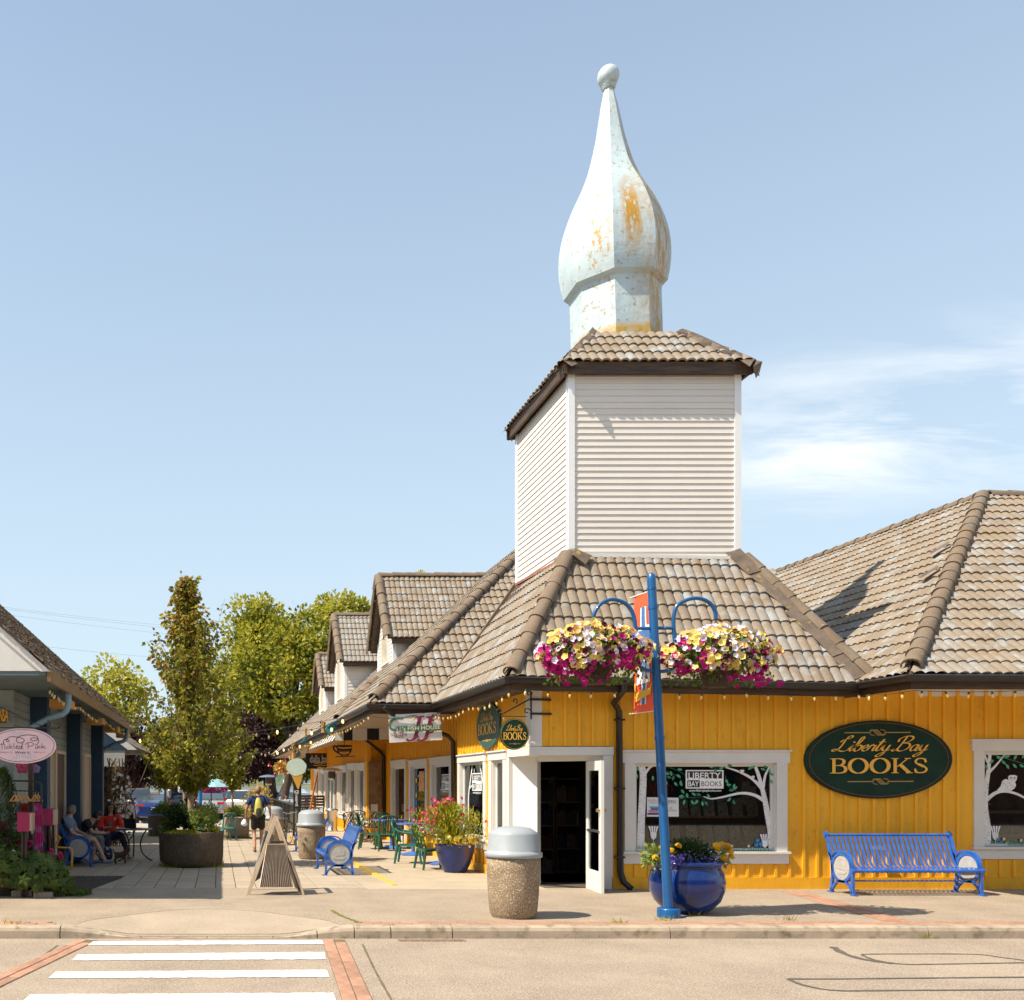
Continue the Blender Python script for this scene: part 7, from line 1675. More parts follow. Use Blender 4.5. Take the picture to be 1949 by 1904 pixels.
def person(loc, label, J, skinm, shirt, pants, shoes, hair, face, long_sleeve=False, shorts=True, hairlen=0, glasses=False, socks=None):
    """J holds joint positions: pelvis, chest, neck, head, shoulders, elbows, hands, hips, knees, ankles, toes (l/r)"""
    t = thing('person', loc, label, 'person'); V = {k: Vector(v) for k, v in J.items()}
    f = Vector(face).normalized(); hd = V['head']; up = (hd-V['neck']).normalized(); sd = f.cross(up).normalized(); f = up.cross(sd)
    names = ['pelvis','waist','chest','neck','headb']; V['waist'] = V['pelvis']*.5+V['chest']*.5; V['headb'] = hd-up*.02
    pts = [(*V['pelvis'],(.13,.10)),(*V['waist'],(.125,.095)),(*V['chest'],(.145,.10)),(*V['neck'],.052),(*V['headb'],.062)]; ed = chain(0,1,2,3,4)
    ex = MB()
    # head: skull and jaw, nose, ears, eyes, mouth
    def hp(a, b, c): return hd+sd*a+f*b+up*c
    R = Matrix((( sd.x,f.x,up.x),(sd.y,f.y,up.y),(sd.z,f.z,up.z)))
    hb = MB(); hb.ball((0,0,0),1,14,10)
    vs = []
    for v in hb.v:
        x, y, z = v; k = 1-.22*max(0,-z)**1.5; vs.append(hp(x*.074*k, y*.092*k+(.012*max(0,-z)), z*.115))
    ex.add(vs, hb.f, 0, True); ex.add([hp(-.012,.088,-.02),hp(.012,.088,-.02),hp(0,.112,-.022),hp(0,.088,.022)], [(0,1,2),(1,3,2),(3,0,2)], 0)
    for s in (-1,1):
        ex.ball(hp(s*.078,-.005,0),.024,6,5,sx=.5); ex.ball(hp(s*.03,.078,.016),.012,6,5,mi=1)
    ex.add([hp(-.024,.087,-.050),hp(.024,.087,-.050),hp(.02,.086,-.058),hp(-.02,.086,-.058)], [(0,1,2,3)], 2)
    for s in 'lr':
        i = len(pts); k = -1 if s == 'l' else 1
        S_, E_, H_ = V['sho'+s], V['elb'+s], V['han'+s]; wr = H_+(E_-H_)*.32
        pts += [(*S_,.062),(*((S_+E_)/2),.052),(*E_,.042),(*wr,.028),(*H_,(.036,.018))]; ed += [(2,i)]+chain(i,i+1,i+2,i+3,i+4)
        d = (H_-wr).normalized(); a = d.cross(Vector((0,0,1))); a = a.normalized() if a.length > .1 else Vector((0,1,0)); pn = a.cross(d)
        for q, (o, l) in enumerate(((-.028,.062),(-.010,.075),(.009,.070),(.026,.055))): b = H_+a*o; ex.tube([b, b+d*l*.6+pn*.004, b+d*l*.8+pn*.02, b+d*l*.85+pn*.04], [.010,.009,.008,.006], 5)
        ex.tube([H_-d*.03+a*.03*k, H_+a*.052*k+d*.01, H_+a*.050*k+d*.035+pn*.015], [.012,.010,.007], 5)
        i = len(pts); hp_, kn, an, to = V['hip'+s], V['kne'+s], V['ank'+s], V['toe'+s]
        pts += [(*hp_,.092),(*((hp_+kn)/2),.078),(*kn,.056),(*((kn*.6+an*.4)),.056),(*an,.036),(*to,(.038,.026))]; ed += [(0,i)]+chain(i,i+1,i+2,i+3,i+4,i+5)
    body = skin('body', pts, ed, [skinm, m_vinyl_k, M('lips',(.34,.10,.08),.5,.1,5) if 'lips' not in MATS else MATS['lips']], t, extra=ex)
    # shirt with sleeves
    g = .022; P_ = V['pelvis']; sp = [(*(P_+(V['waist']-P_)*-.12),(.165+g*.3,.125+g*.3)),(*V['waist'],(.155,.12)),(*V['chest'],(.170,.125)),(*(V['chest']*.35+V['neck']*.65),(.085,.07))]; se = chain(0,1,2,3)
    for s in 'lr':
        i = len(sp); S_, E_, H_ = V['sho'+s], V['elb'+s], V['han'+s]; sp += [(*S_,.084),(*(S_+(E_-S_)*.75),.074)]; se += [(2,i),(i,i+1)]
        if long_sleeve: sp += [(*E_,.062),(*(E_+(H_-E_)*.55),.050)]; se += chain(i+1,i+2,i+3)
    skin('shirt', sp, se, shirt, t)
    pp_ = [(*(P_+Vector((0,0,.04))),(.155,.12))]; pe = []
    for s in 'lr':
        i = len(pp_); hp_, kn, an = V['hip'+s], V['kne'+s], V['ank'+s]; pp_ += [(*hp_,.115),(*((hp_+kn)/2),.105),(*(hp_+(kn-hp_)*(.86 if shorts else 1)),.095 if shorts else .078)]; pe += [(0,i)]+chain(i,i+1,i+2)
        if not shorts: pp_ += [(*((kn+an)/2),.07),(*(kn+(an-kn)*.93),.065)]; pe += chain(i+2,i+3,i+4)
    skin('shorts' if shorts else 'trousers', pp_, pe, pants, t)
    for s in 'lr':
        an, to = V['ank'+s], V['toe'+s]; d = (to-an); d.z = 0; d.normalize(); q = Vector((an.x,an.y,min(an.z,to.z)+.012)); hl = q-d*.06
        skin('shoe', [(*hl,(.042,.045)),(*(hl+d*.10),(.046,.052)),(*(hl+d*.19),(.050,.036)),(*(hl+d*.26),(.036,.024))], chain(0,1,2,3), shoes, t)
    # hair: cap over the crown and back of the head
    hm = MB(); vs = []; hb = MB(); hb.ball((0,0,0),1,16,12)
    for v in hb.v:
        x, y, z = v; r_ = 1.0
        cut = (-.5 if y < .05 else .40) if not hairlen else (-.9 if y < .25 else .45)
        if z < cut: r_ = .82
        vs.append(hp(x*.086*r_, (y*.104-.010)*r_, z*.126*r_))
    hm.add(vs, hb.f, 0, True)
    if hairlen:
        rr = random.Random(3)
        for i in range(60):
            a = math.pi+rr.uniform(-1.9,1.9)+math.pi/2*0; x = math.sin(a)*.085; y = -abs(math.cos(a))*.07+.02; l = hairlen*rr.uniform(.7,1.1); p = [hp(x*.8,y,.06)]
            for k in range(1,6): p.append(hp(x*(1+.16*k)+rr.gauss(0,.014), y-.01*k+rr.gauss(0,.014)+(.05*k/5 if abs(x) > .05 else 0), .06-l*k/5))
            hm.tube(p, [.026,.03,.03,.028,.022,.008], 5)
    hm.build('hair', hair, t, False)
    if glasses:
        gm = MB()
        for s in (-1,1): gm.tube([hp(s*.03+.024*math.cos(a),.100,.014+.018*math.sin(a)) for a in [2*math.pi*i/10 for i in range(11)]], .003, 4); gm.tube([hp(s*.055,.097,.016),hp(s*.08,.0,.02)], .003, 4)
        gm.build('glasses', m_vinyl_k, t, False)
    return t
# walking man, seen from behind
Yw = 25.4; gw = Vector((X_(491,Yw),Yw,gz(Yw)))
wm = person(gw, 'man walking away in navy t-shirt and dark shorts with a yellow backpack', dict(pelvis=(0,0,.93),chest=(0,.01,1.30),neck=(0,.02,1.47),head=(.005,.04,1.615),shol=(-.20,.0,1.40),elbl=(-.30,-.04,1.14),hanl=(-.33,.03,.87),shor=(.20,.0,1.40),elbr=(.30,-.08,1.15),hanr=(.335,.02,.90),hipl=(-.095,0,.90),knel=(-.10,.06,.50),ankl=(-.085,-.16,.11),toel=(-.085,.0,.03),hipr=(.095,0,.90),kner=(.10,.14,.50),ankr=(.10,.18,.10),toer=(.10,.34,.06)), m_skin, M('navy cotton',(.012,.03,.11),.8,.15,6), M('dark shorts cloth',(.018,.013,.012),.8,.2,6), M('brown sandal',(.16,.09,.05),.7,.2,6), m_hair_b, (0,1,.0))
bp = thing('backpack', gw+Vector((0,-.12,1.0)), 'yellow green drawstring backpack with black mesh pocket on the walking man', 'backpack'); 
skin('bag', [(.0,-.02,.42,(.05,.04)),(.0,-.07,.28,(.095,.06)),(.01,-.10,.06,(.125,.085)),(.01,-.09,-.08,(.12,.08))], chain(0,1,2,3), M('yellow nylon',(.48,.42,.06),.6,.12,6), bp)
skin('mesh_pocket', [(.01,-.165,.16,(.07,.03)),(.01,-.175,.02,(.085,.035)),(.01,-.165,-.10,(.08,.03))], chain(0,1,2), M('black mesh',(.03,.03,.02),.7,.4,40,speck=((.30,.26,.05),30,.58,.66)), bp)
mb = MB()
for s in (-1,1): mb.tube(catmull([(s*.03,-.03,.44),(s*.11,.0,.46),(s*.15,.08,.44),(s*.155,.14,.36)],4), .016, 5); mb.tube([(s*.155,.0,.42),(s*.19,-.02,.1),(s*.11,-.06,-.12)], .012, 5)
mb.build('strap', m_vinyl_k, bp, False)
pb = thing('plastic_bag', gw+Vector((-.345,.03,.72)), 'white plastic bag hanging from the walking man\'s left hand', 'bag'); skin('bag', [(0,0,.15,.02),(-.01,0,.06,.09),(-.02,0,-.06,.11)], chain(0,1,2), M('white plastic',(.80,.80,.82),.4,.05,12,bump=.5,bs=20), pb)
# two men on the shaded bench
Y = 20.55; 
person((-3.05,Y,gz(Y)), 'grey-haired man in a blue t-shirt and khaki shorts sitting on the shaded bench', dict(pelvis=(-.06,0,.56),chest=(-.14,0,.88),neck=(-.11,0,1.05),head=(-.06,.02,1.17),shol=(-.12,.18,.98),elbl=(.02,.24,.72),hanl=(.27,.12,.63),shor=(-.15,-.19,.98),elbr=(-.01,-.25,.70),hanr=(.26,-.10,.60),hipl=(.0,.10,.55),knel=(.42,.14,.56),ankl=(.36,.16,.12),toel=(.50,.18,.06),hipr=(.0,-.10,.55),kner=(.45,-.12,.56),ankr=(.66,-.14,.12),toer=(.80,-.12,.08)), m_skin2, M('blue grey cotton',(.14,.20,.32),.85,.15,6), M('khaki cloth',(.26,.20,.13),.85,.15,6), M('grey blue canvas',(.12,.16,.22),.8,.15,10), m_hair_g, (.55,.75,-.05), hairlen=0)
Y = 21.35
person((-3.0,Y,gz(Y)), 'dark-haired man in a black shirt and grey trousers leaning forward on the shaded bench', dict(pelvis=(-.08,0,.56),chest=(.12,.02,.83),neck=(.24,.03,.94),head=(.33,.05,1.03),shol=(.14,.20,.90),elbl=(.32,.20,.66),hanl=(.54,.04,.66),shor=(.10,-.17,.90),elbr=(.26,-.22,.68),hanr=(.53,-.04,.65),hipl=(.0,.10,.55),knel=(.42,.14,.56),ankl=(.42,.14,.12),toel=(.56,.16,.05),hipr=(.0,-.10,.55),kner=(.43,-.12,.56),ankr=(.44,-.14,.12),toer=(.58,-.14,.05)), m_skin2, M('black cotton',(.012,.014,.010),.85,.2,6), M('grey cloth',(.16,.16,.16),.85,.15,6), M('black shoe',(.03,.03,.035),.5,.2,10), m_hair_d, (.85,.35,-.35), shorts=False, glasses=True)
Y = 22.5
person((X_(209,Y),Y,gz(Y)), 'woman in a red top and jeans with long dark hair seated at the round table', dict(pelvis=(0,.05,.55),chest=(.02,.02,.86),neck=(.02,.0,1.06),head=(.02,-.02,1.20),shol=(.20,.0,.98),elbl=(.30,-.12,.72),hanl=(.16,-.32,.73),shor=(-.18,.0,.98),elbr=(-.22,-.16,.72),hanr=(.02,-.32,.75),hipl=(.10,.04,.54),knel=(.30,-.30,.58),ankl=(.46,-.22,.12),toel=(.54,-.36,.05),hipr=(-.08,.02,.54),kner=(-.02,-.42,.56),ankr=(.02,-.36,.12),toer=(.04,-.50,.05)), m_skin2, M('red knit',(.62,.035,.02),.85,.12,8), M('blue denim',(.02,.035,.075),.85,.2,12), M('white sandal',(.5,.48,.45),.7,.1,10), m_hair_d, (.15,-1,-.06), long_sleeve=True, shorts=False, hairlen=.44, glasses=True)
ct = Vector((X_(256,22.15),22.15,gz(22.15))); tb = thing('cafe_table', ct, 'round iron cafe table with curved legs in front of the woman in red', 'table')
MB().lathe([(.001,.70),(.40,.70),(.41,.715),(.40,.73),(.001,.73)], 28).build('table_top', M('mosaic top',(.10,.13,.20),.4,.3,20), tb, False)
for a in (-.35,1.75,3.85): c_, s_ = math.cos(a), math.sin(a); MB().tube([Vector((c_*r,s_*r,z)) for r, z in [(q.x,q.z) for q in catmull([(.30,0,.70),(.20,0,.55),(.15,0,.35),(.22,0,.15),(.40,0,.02),(.44,0,.03)],4)]], .017, 6).build('leg', m_iron_black, tb, False)
lt = thing('laptop', ct+Vector((-.06,-.05,.73)), 'open black laptop on the round cafe table', 'laptop'); MB().box((-.16,-.05,0),(.16,.18,.015)).build('base', m_vinyl_k, lt, False)
o = MB().prism([(-.16,-.05,.015),(.16,-.05,.015),(.18,-.14,.23),(-.14,-.14,.23)], (0,-.008,0)).build('screen', m_vinyl_k, lt, False, fix=True); lt.rotation_euler = (0,0,-.5)
pa = MB().box((ct.x-.38,ct.y-.22,ct.z+.731),(ct.x-.10,ct.y-.05,ct.z+.737)).build('paper_sheet', m_paper); tag(pa, 'white sheets of paper lying on the cafe table before the woman', 'paper')
ph = MB().obox((X_(209,22.5)+.06,22.16,gz(22.5)+.80),(.035,0,.01),(0,.003,.002),(-.01,-.02,.07)).build('phone', M('phone case',(.20,.20,.22),.3,.1,5)); tag(ph, 'grey phone held by the woman in the red top', 'phone')
dg_ = thing('dog', (X_(228,20.9),20.95,gz(21)), 'small dark brown dog with a pink collar standing under the cafe table', 'dog')
skin('body', [(-.06,.02,.20,.06),(.02,0,.20,.062),(.09,-.01,.21,.058),(.13,-.02,.28,.042),(.16,-.03,.34,.05),(.22,-.05,.325,.024), (.10,-.05,.15,.03),(.11,-.06,.07,.016),(.12,-.07,.012,.018),(.10,.04,.15,.03),(.11,.04,.07,.016),(.12,.03,.012,.018),(-.08,-.04,.15,.042),(-.11,-.05,.085,.017),(-.085,-.06,.012,.018),(-.08,.06,.15,.042),(-.11,.06,.085,.017),(-.085,.05,.012,.018),(-.13,.03,.26,.014),(-.16,.03,.33,.008),(.145,.01,.40,.013),(.15,-.07,.40,.013)], chain(0,1,2,3,4,5)+[(2,6),(6,7),(7,8),(2,9),(9,10),(10,11),(0,12),(12,13),(13,14),(0,15),(15,16),(16,17),(0,18),(18,19),(4,20),(4,21)], M('dog fur',(.04,.022,.012),.9,.5,14,col2=(.14,.07,.03)), dg_)
MB().tube([(.125+.05*math.cos(a),-.02+.05*math.sin(a),.265+.015*math.cos(a)) for a in [2*math.pi*i/12 for i in range(13)]], .008, 5).build('collar', M('pink collar',(.55,.03,.12),.5,.1,5), dg_, False)
tg = thing('tote_bag', (X_(205,21.3),21.3,gz(21.3)), 'black and white floral tote bag on the ground beside the shaded bench', 'bag'); skin('bag', [(0,0,.05,(.12,.07)),(0,0,.22,(.13,.08)),(0,0,.38,(.09,.03))], chain(0,1,2), M('floral cloth',(.03,.03,.05),.8,.2,10,speck=((.5,.5,.55),16,.55,.62)), tg); MB().tube(catmull([(-.07,0,.4),(-.04,0,.58),(.04,0,.58),(.07,0,.4)],4),.01,5).build('handle', m_vinyl_k, tg, False)
# ================================================================ shop front things on the left
z3 = lambda x, y, Y: P((x*.2873)/2.1016, (3150+y*.2873)/2.1016, Y)
z2 = lambda x, y, Y: P((x*.2626)/2.1016, (2750+y*.2626)/2.1016, Y)
Ys = 13.9; c = z2(340,890,Ys); sg = thing('oval_sign', c, 'pink oval boutique sign with a curly script hanging from an iron rod', 'sign'); m_pinkb = M('pale pink board',(.80,.56,.60),.6,.06,2); m_ink = M('dark plum ink',(.045,.015,.02),.6,.1,5); m_pinkw = M('white petals',(.72,.66,.68),.6,.05,5)
oval_mesh(c, FR, UP, .482, .256, .04, 'board', m_pinkb, sg); k = .12495/F*Ys
p = PEN(c, FR, UP, 1, .002); q = lambda x, y: ((x-340)*k, (890-y)*k)
p.stroke([(.456*math.cos(a),.233*math.sin(a)) for a in [2*math.pi*i/40 for i in range(40)]], .006, closed=True, n=2); 
p.stroke([q(*a) for a in ((55,860),(55,815),(80,795),(130,800),(135,825),(105,825),(100,790),(160,755),(230,755),(320,770),(370,805),(340,845),(275,840),(250,795),(290,750),(380,728),(480,728),(560,745),(580,780),(550,812),(490,812),(465,790),(500,768),(560,778),(590,810),(580,850),(555,880))], .009, n=4)
for st in (((20,850),(30,870),(30,950)),((-5,880),(30,868),(75,865)),((75,890),(70,930),(90,930)),((135,900),(105,905),(100,930),(135,930)),((150,850),(148,935)),((195,895),(150,915),(195,935)),((215,850),(212,915),(230,935)),((240,915),(275,900),(260,890),(240,920),(270,935),(290,925)),((330,905),(300,900),(295,930),(325,930),(345,840),(335,930),(355,935)),((430,850),(425,935)),((385,880),(420,845),(490,845),(515,870),(480,895),(425,900)),((545,890),(540,930),(560,930)),((575,895),(572,935),(590,900),(610,900),(608,935)),((640,850),(636,935)),((690,895),(640,915),(705,930))): p.stroke([q(*a) for a in st], .006, n=4)
p.ell(*q(72,872),.006,.006,8); p.ell(*q(548,868),.006,.006,8); p.done('script', m_ink, sg)
text('Wear it.', 'lettering', m_ink, c+Vector(((345-340)*k,-.003,(890-1008)*k)), FR, UP, width=240*k, height=34*k, parent=sg); text('dream it', 'lettering', M('faded print',(.42,.24,.27),.7,.1,5), c+Vector(((90-340)*k,-.003,(890-1002)*k)), FR, UP, width=200*k, height=28*k, parent=sg); text('adore it.', 'lettering', MATS['faded print'], c+Vector(((600-340)*k,-.003,(890-1002)*k)), FR, UP, width=185*k, height=28*k, parent=sg)
p = PEN(c, FR, UP, 1, .0015)
for (fx, fy, r0, a0, a1) in ((280,640,140,-math.pi,0),(345,1140,200,0,math.pi),(725,770,95,0,6.28)):
    for L_ in (.45,.7,.95):
        for i in range(13): a = a0+(a1-a0)*(i+.5*(L_ == .7))/13; x, y = fx+r0*L_*math.cos(a), fy-r0*L_*.62*math.sin(a); px_, py_ = q(x,y); 
        for i in range(13):
            a = a0+(a1-a0)*(i+.5*(L_ == .7))/13; px_, py_ = q(fx+r0*L_*math.cos(a), fy-r0*L_*.62*math.sin(a))
            if (px_/.452)**2+(py_/.228)**2 < .96: p.ell(px_, py_, r0*.10*k, r0*.055*k, 8, a)
p.done('flower_print', m_pinkw, sg)
mb = MB(); mb.tube([z2(-300,610,Ys), z2(930,622,Ys)], .008, 6); mb.tube([z2(-300,170,Ys), z2(690,612,Ys)], .007, 6); mb.tube(catmull([z2(690,612,Ys),z2(750,590,Ys),z2(768,550,Ys),z2(740,510,Ys),z2(715,515,Ys)],4), .007, 5); mb.tube(catmull([z2(870,622,Ys),z2(915,600,Ys),z2(925,560,Ys),z2(905,525,Ys),z2(885,530,Ys)],4), .007, 5); mb.tube([z2(720,622,Ys),z2(718,700,Ys)],.006,5); mb.build('bracket', m_iron_black, sg)
po = thing('sign_post', (z3(432,0,15.3).x,15.3,0), 'dark timber post standing below the pink oval sign', 'post'); x0, x1 = z3(402,0,15.3).x, z3(462,0,15.3).x; MB().box((x0,15.25,0),(x1,15.35,z2(0,1100,15.3).z)).build('shaft', m_door_dark, po); MB().box((x1-.02,15.235,.9),(x1+.01,15.248,1.13)).build('thermometer', m_cw, po)
sb = thing('name_board', z2(40,470,15.5), 'brown board with carved gold letters cut off by the left edge of the picture', 'sign'); a, b = z2(-120,540,15.5), z2(92,385,15.5); MB().box((a.x,15.5,a.z),(b.x,15.55,b.z)).build('board', M('brown board',(.14,.07,.02),.6,.2,5), sb); text('NNSA', 'lettering', m_gold, z2(30,515,15.49), FR, UP, width=.2, height=.2, parent=sb, bold=.02)
rk = thing('clothes_rack', (z3(400,0,14.9).x,14.9,0), 'black iron clothes rack with wooden hangers outside the blue shop', 'clothes rack'); Yr = 14.9
mb = MB(); mb.tube([z3(140,45,Yr),z3(610,60,Yr)],.012,6); mb.tube(catmull([z3(140,-90,Yr),z3(440,-85,Yr),z3(530,-75,Yr),z3(568,-30,Yr),z3(575,60,Yr),z3(575,800,Yr)],4),.016,6); mb.tube([z3(140,-90,Yr),z3(140,800,Yr)],.016,6); mb.build('frame', m_iron_black, rk)
m_hang = M('hanger wood',(.50,.25,.07),.45,.15,8)
for i, x in enumerate((205,260,315,365,490,530)):
    mb = MB(); y_ = Yr-.05+.012*i; mb.beam(z3(x,105,y_), z3(x-62,195,y_), .035,.02); mb.beam(z3(x,105,y_), z3(x+62,195,y_), .035,.02); mb.beam(z3(x-55,190,y_), z3(x+55,190,y_), .02,.015); h = mb.build('hanger', m_hang, rk); MB().tube([z3(x,105,y_),z3(x+4,80,y_),z3(x-2,50,y_)],.004,4).build('hook', m_steel, h)
def drape(name, label, x0, x1, y0, y1, Y, mat, xb0=None, xb1=None):
    t = thing(name, z3((x0+x1)/2,y1,Y), label, 'garment'); mb = MB(); n, m_ = 18, 8; vs = []
    for j in range(m_+1):
        for i in range(n+1): s = i/n; r = j/m_; x = (x0+(x1-x0)*s)*(1-r)+((xb0 or x0)+((xb1 or x1)-(xb0 or x0))*s)*r; vs.append(z3(x, y0+(y1-y0)*r, Y)+Vector((0,.03*math.sin(i*1.6+j*.3),0)))
    mb.add(vs, [(j*(n+1)+i,j*(n+1)+i+1,(j+1)*(n+1)+i+1,(j+1)*(n+1)+i) for j in range(m_) for i in range(n)], 0, True); mb.build('cloth', mat, t)
drape('scarf_dress', 'long magenta patterned dress hanging from the clothes rack', 468,560,225,880,14.7, M('magenta print',(.48,.02,.17),.8,.3,8,speck=((.30,.26,.48),6,.52,.62)),480,605); drape('scarf_dress', 'sheer pink scarf hanging behind the magenta dress', 530,580,240,750,14.8, M('pink chiffon',(.55,.10,.24),.8,.2,8),570,625); drape('blouse', 'rust red blouse hanging on the left of the clothes rack', 285,395,220,350,14.78, M('rust cloth',(.30,.035,.012),.85,.25,8)); drape('blouse', 'pale grey blouse at the left end of the clothes rack', 235,290,200,360,14.8, M('grey print cloth',(.20,.20,.22),.85,.3,10))
for x0, x1, y0, y1, Y, lab in ((238,410,350,615,14.4,'deep pink display box beside the timber post'),(578,735,300,530,15.2,'deep pink display box behind the hanging dress')):
    t = thing('display_box', z3((x0+x1)/2,y1,Y), lab, 'box'); a, b = z3(x0,y1,Y), z3(x1,y0,Y); MB().box((a.x,Y,a.z),(b.x,Y+.3,b.z)).build('front', M('deep pink paint',(.30,.012,.075),.6,.1,4) if 'deep pink paint' not in MATS else MATS['deep pink paint'], t); MB().box((b.x+.001,Y+.005,a.z+.01),(b.x+.03,Y+.30,b.z-.01)).build('side', m_tan, t); MB().box((a.x+.05,Y+.05,0),(a.x+.10,Y+.10,a.z)).box((b.x-.1,Y+.05,0),(b.x-.05,Y+.1,a.z)).build('leg', m_door_dark, t)
nt_ = thing('flag_notice', z3(608,130,17.9), 'small flag poster with a blue figure pinned by the shop door', 'poster'); a, b = z3(575,182,17.9), z3(645,85,17.9); MB().box((a.x,17.9,a.z),(b.x,17.91,b.z)).build('sheet', m_paper, nt_)
for i in range(5): MB().box((a.x,17.896,a.z+.02+i*.055),(b.x,17.899,a.z+.042+i*.055)).build('stripe', M('poster red',(.45,.03,.03),.7,.1,5) if i == 0 else MATS['poster red'], nt_)
MB().prism([(a.x+.06,17.894,a.z+.12),(a.x+.18,17.894,a.z+.12),(a.x+.16,17.894,a.z+.24),(a.x+.08,17.894,a.z+.24)],(0,-.002,0)).build('figure', m_bl, nt_, fix=True)
for i, (x, y, s, lab) in enumerate(((345,1215,1.0,'big pink flower ornament hanging in the boutique window'),(540,1240,.7,'small lilac flower ornament hanging right of the big pink one'))):
    t = thing('flower_ornament', z2(x,y,15.5), lab, 'ornament'); mb = MB()
    for q_ in range(5): a = 1.57+q_*1.257; mb.ball(z2(x+60*s*math.cos(a),y-55*s*math.sin(a),15.5),.055*s*1.0,8,6,sy=.3)
    mb.build('petals', M('ornament pink',(.50,.06,.16),.6,.2,20,speck=((.7,.5,.55),40,.62,.66)) if not i else M('ornament lilac',(.22,.15,.32),.6,.2,9), t)
yc_ = thing('wire_chair', (-2.55,18.4,0), 'yellow metal frame garden chair in front of the shaded bench', 'chair'); mb = MB(); m_ym = M('yellow enamel',(.62,.30,.02),.4,.1,5)
for pts in ([(600,590),(660,600),(850,700),(750,840),(960,845),(1000,870),(990,1150),(830,1140)],[(610,640),(760,655),(830,700),(760,810)]): mb.tube([z3(x,y,18.1) for x, y in pts], .015, 6)
mb.tube([z3(x,y,18.45) for x, y in [(640,590),(760,655),(830,705),(790,830),(985,845),(1010,870),(1005,1130)]], .015, 6); mb.build('frame', m_ym, yc_)
mb = MB()
for i in range(7): mb.tube([z3(605+i*9,600+i*7,18.12),z3(640+i*12,690+i*2,18.3)], .006, 4)
mb.build('seat_wire', m_ym, yc_)
bd = thing('folding_board', (z3(700,0,16.9).x,16.9,0), 'dark folding board seen edge on beside the yellow chair', 'board'); MB().prism([z3(655,485,16.6),z3(700,500,16.6),z3(740,900,16.6),z3(690,900,16.6)],(0,.03,0)).prism([z3(720,525,16.9),z3(752,500,16.9),z3(760,930,16.9),z3(735,930,16.9)],(0,.03,0)).build('panel', M('plum board',(.05,.012,.016),.6,.2,5), bd, fix=True)
mt = thing('door_mat', (-2.0,16.8,0), 'dark slatted wooden door mat on the shaded pavement', 'mat'); q = [Vector((X_(z,Y),Y,.0)) for z, Y in ((148,15.05),(118,17.6),(190,17.6),(158,15.05))]
A0, B0 = Vector((-2.55,17.75,0)), Vector((-2.36,15.25,0))
for i in range(16):
    f_ = i/15; a = Vector((-3.05+1.3*f_,17.6,.008)); b = Vector((-3.15+1.05*f_,15.2,.008)); MB().beam(a,b,.055,.016).build('slat', M('mat slat',(.06,.048,.038),.9,.3,10) if not i else MATS['mat slat'], mt)
# planting bed with stone edge, pots and geraniums
bed = thing('flower_bed', (-3.4,14.6,0), 'stone edged bed of leafy vines and pale flowers at the front left corner', 'flower bed')
for i, (u0, u1, v) in enumerate(((-60,20,1702),(20,62,1705),(62,100,1707),(100,124,1704))): Ye = gY(v+2); mb = MB(); mb.box((X_(u0,Ye)+.005,Ye,-.02),(X_(u1,Ye)-.005,Ye+.14,.085+.012*(i%2))); o = mb.build('edge_stone', M('edge stone',(.32,.26,.20),.9,.25,6,bump=.5,bs=40) if not i else MATS['edge stone'], bed); bv = o.modifiers.new('b','BEVEL'); bv.width = .025; bv.segments = 2
MB().prism([(-5,14.6,.0),(-2.28,14.6,.0),(-2.3,15.6,.0),(-5,15.6,.0)],(0,0,.07)).build('soil', m_soil, bed, fix=True)
rnd = random.Random(12); mb = MB(); mb2 = MB()
def ivy(mb, c, n, s, f):
    for _ in range(n):
        p, o = f(); sz = s*rnd.uniform(.6,1.3); d = (o+Vector((rnd.gauss(0,.5),-.5+rnd.gauss(0,.4),rnd.gauss(0,.4)))).normalized(); a = d.cross(Vector((rnd.gauss(0,.3),rnd.gauss(0,.3),1))).normalized(); b = a.cross(d)
        ring = []
        for i in range(10): an = 2*math.pi*i/10; r = sz*(.55 if i%2 else .30)*(1.15 if i in (5,) else 1); ring.append(p+a*r*math.cos(an)+b*r*math.sin(an)+d*.012*(i%2))
        mb.add([p+d*.006]+ring, [(0,1+i,1+(i+1)%10) for i in range(10)])
for (x, y, z, a, b, c_, n) in ((-3.45,14.7,.40,.75,.55,.45,480),(-2.75,14.65,.30,.48,.5,.34,340),(-2.45,14.7,.16,.28,.3,.18,120),(-3.9,15.0,.6,.6,.5,.45,260)): ivy(mb, None, n, .16, ellipsoid_fn(rnd, (x,y,z), a, b, c_, -.5, .55))
tag(mb.build('vine_leaves', leafmat('vine leaves',(.035,.075,.014),(.13,.18,.035)), bed), kind='stuff'); leaf_cloud(mb2, rnd, 700, lambda: (Vector((rnd.uniform(-2.75,-1.95), rnd.uniform(14.5,15.0), .03)), Vector((rnd.gauss(0,.4),-.2,.6))), .06); tag(mb2.build('low_weeds', m_leaf, bed), kind='stuff')
flowers(bed, rnd, [('lavender', Vector((rnd.uniform(-3.9,-2.5),14.62+rnd.uniform(-.1,.05),rnd.uniform(.15,.75))), Vector((rnd.gauss(0,.4),-1,.3)), .8) for i in range(12)]+[('yellow', Vector((rnd.uniform(-3.9,-2.9),14.58,rnd.uniform(.1,.5))), Vector((rnd.gauss(0,.4),-1,.5)), .7) for i in range(10)])
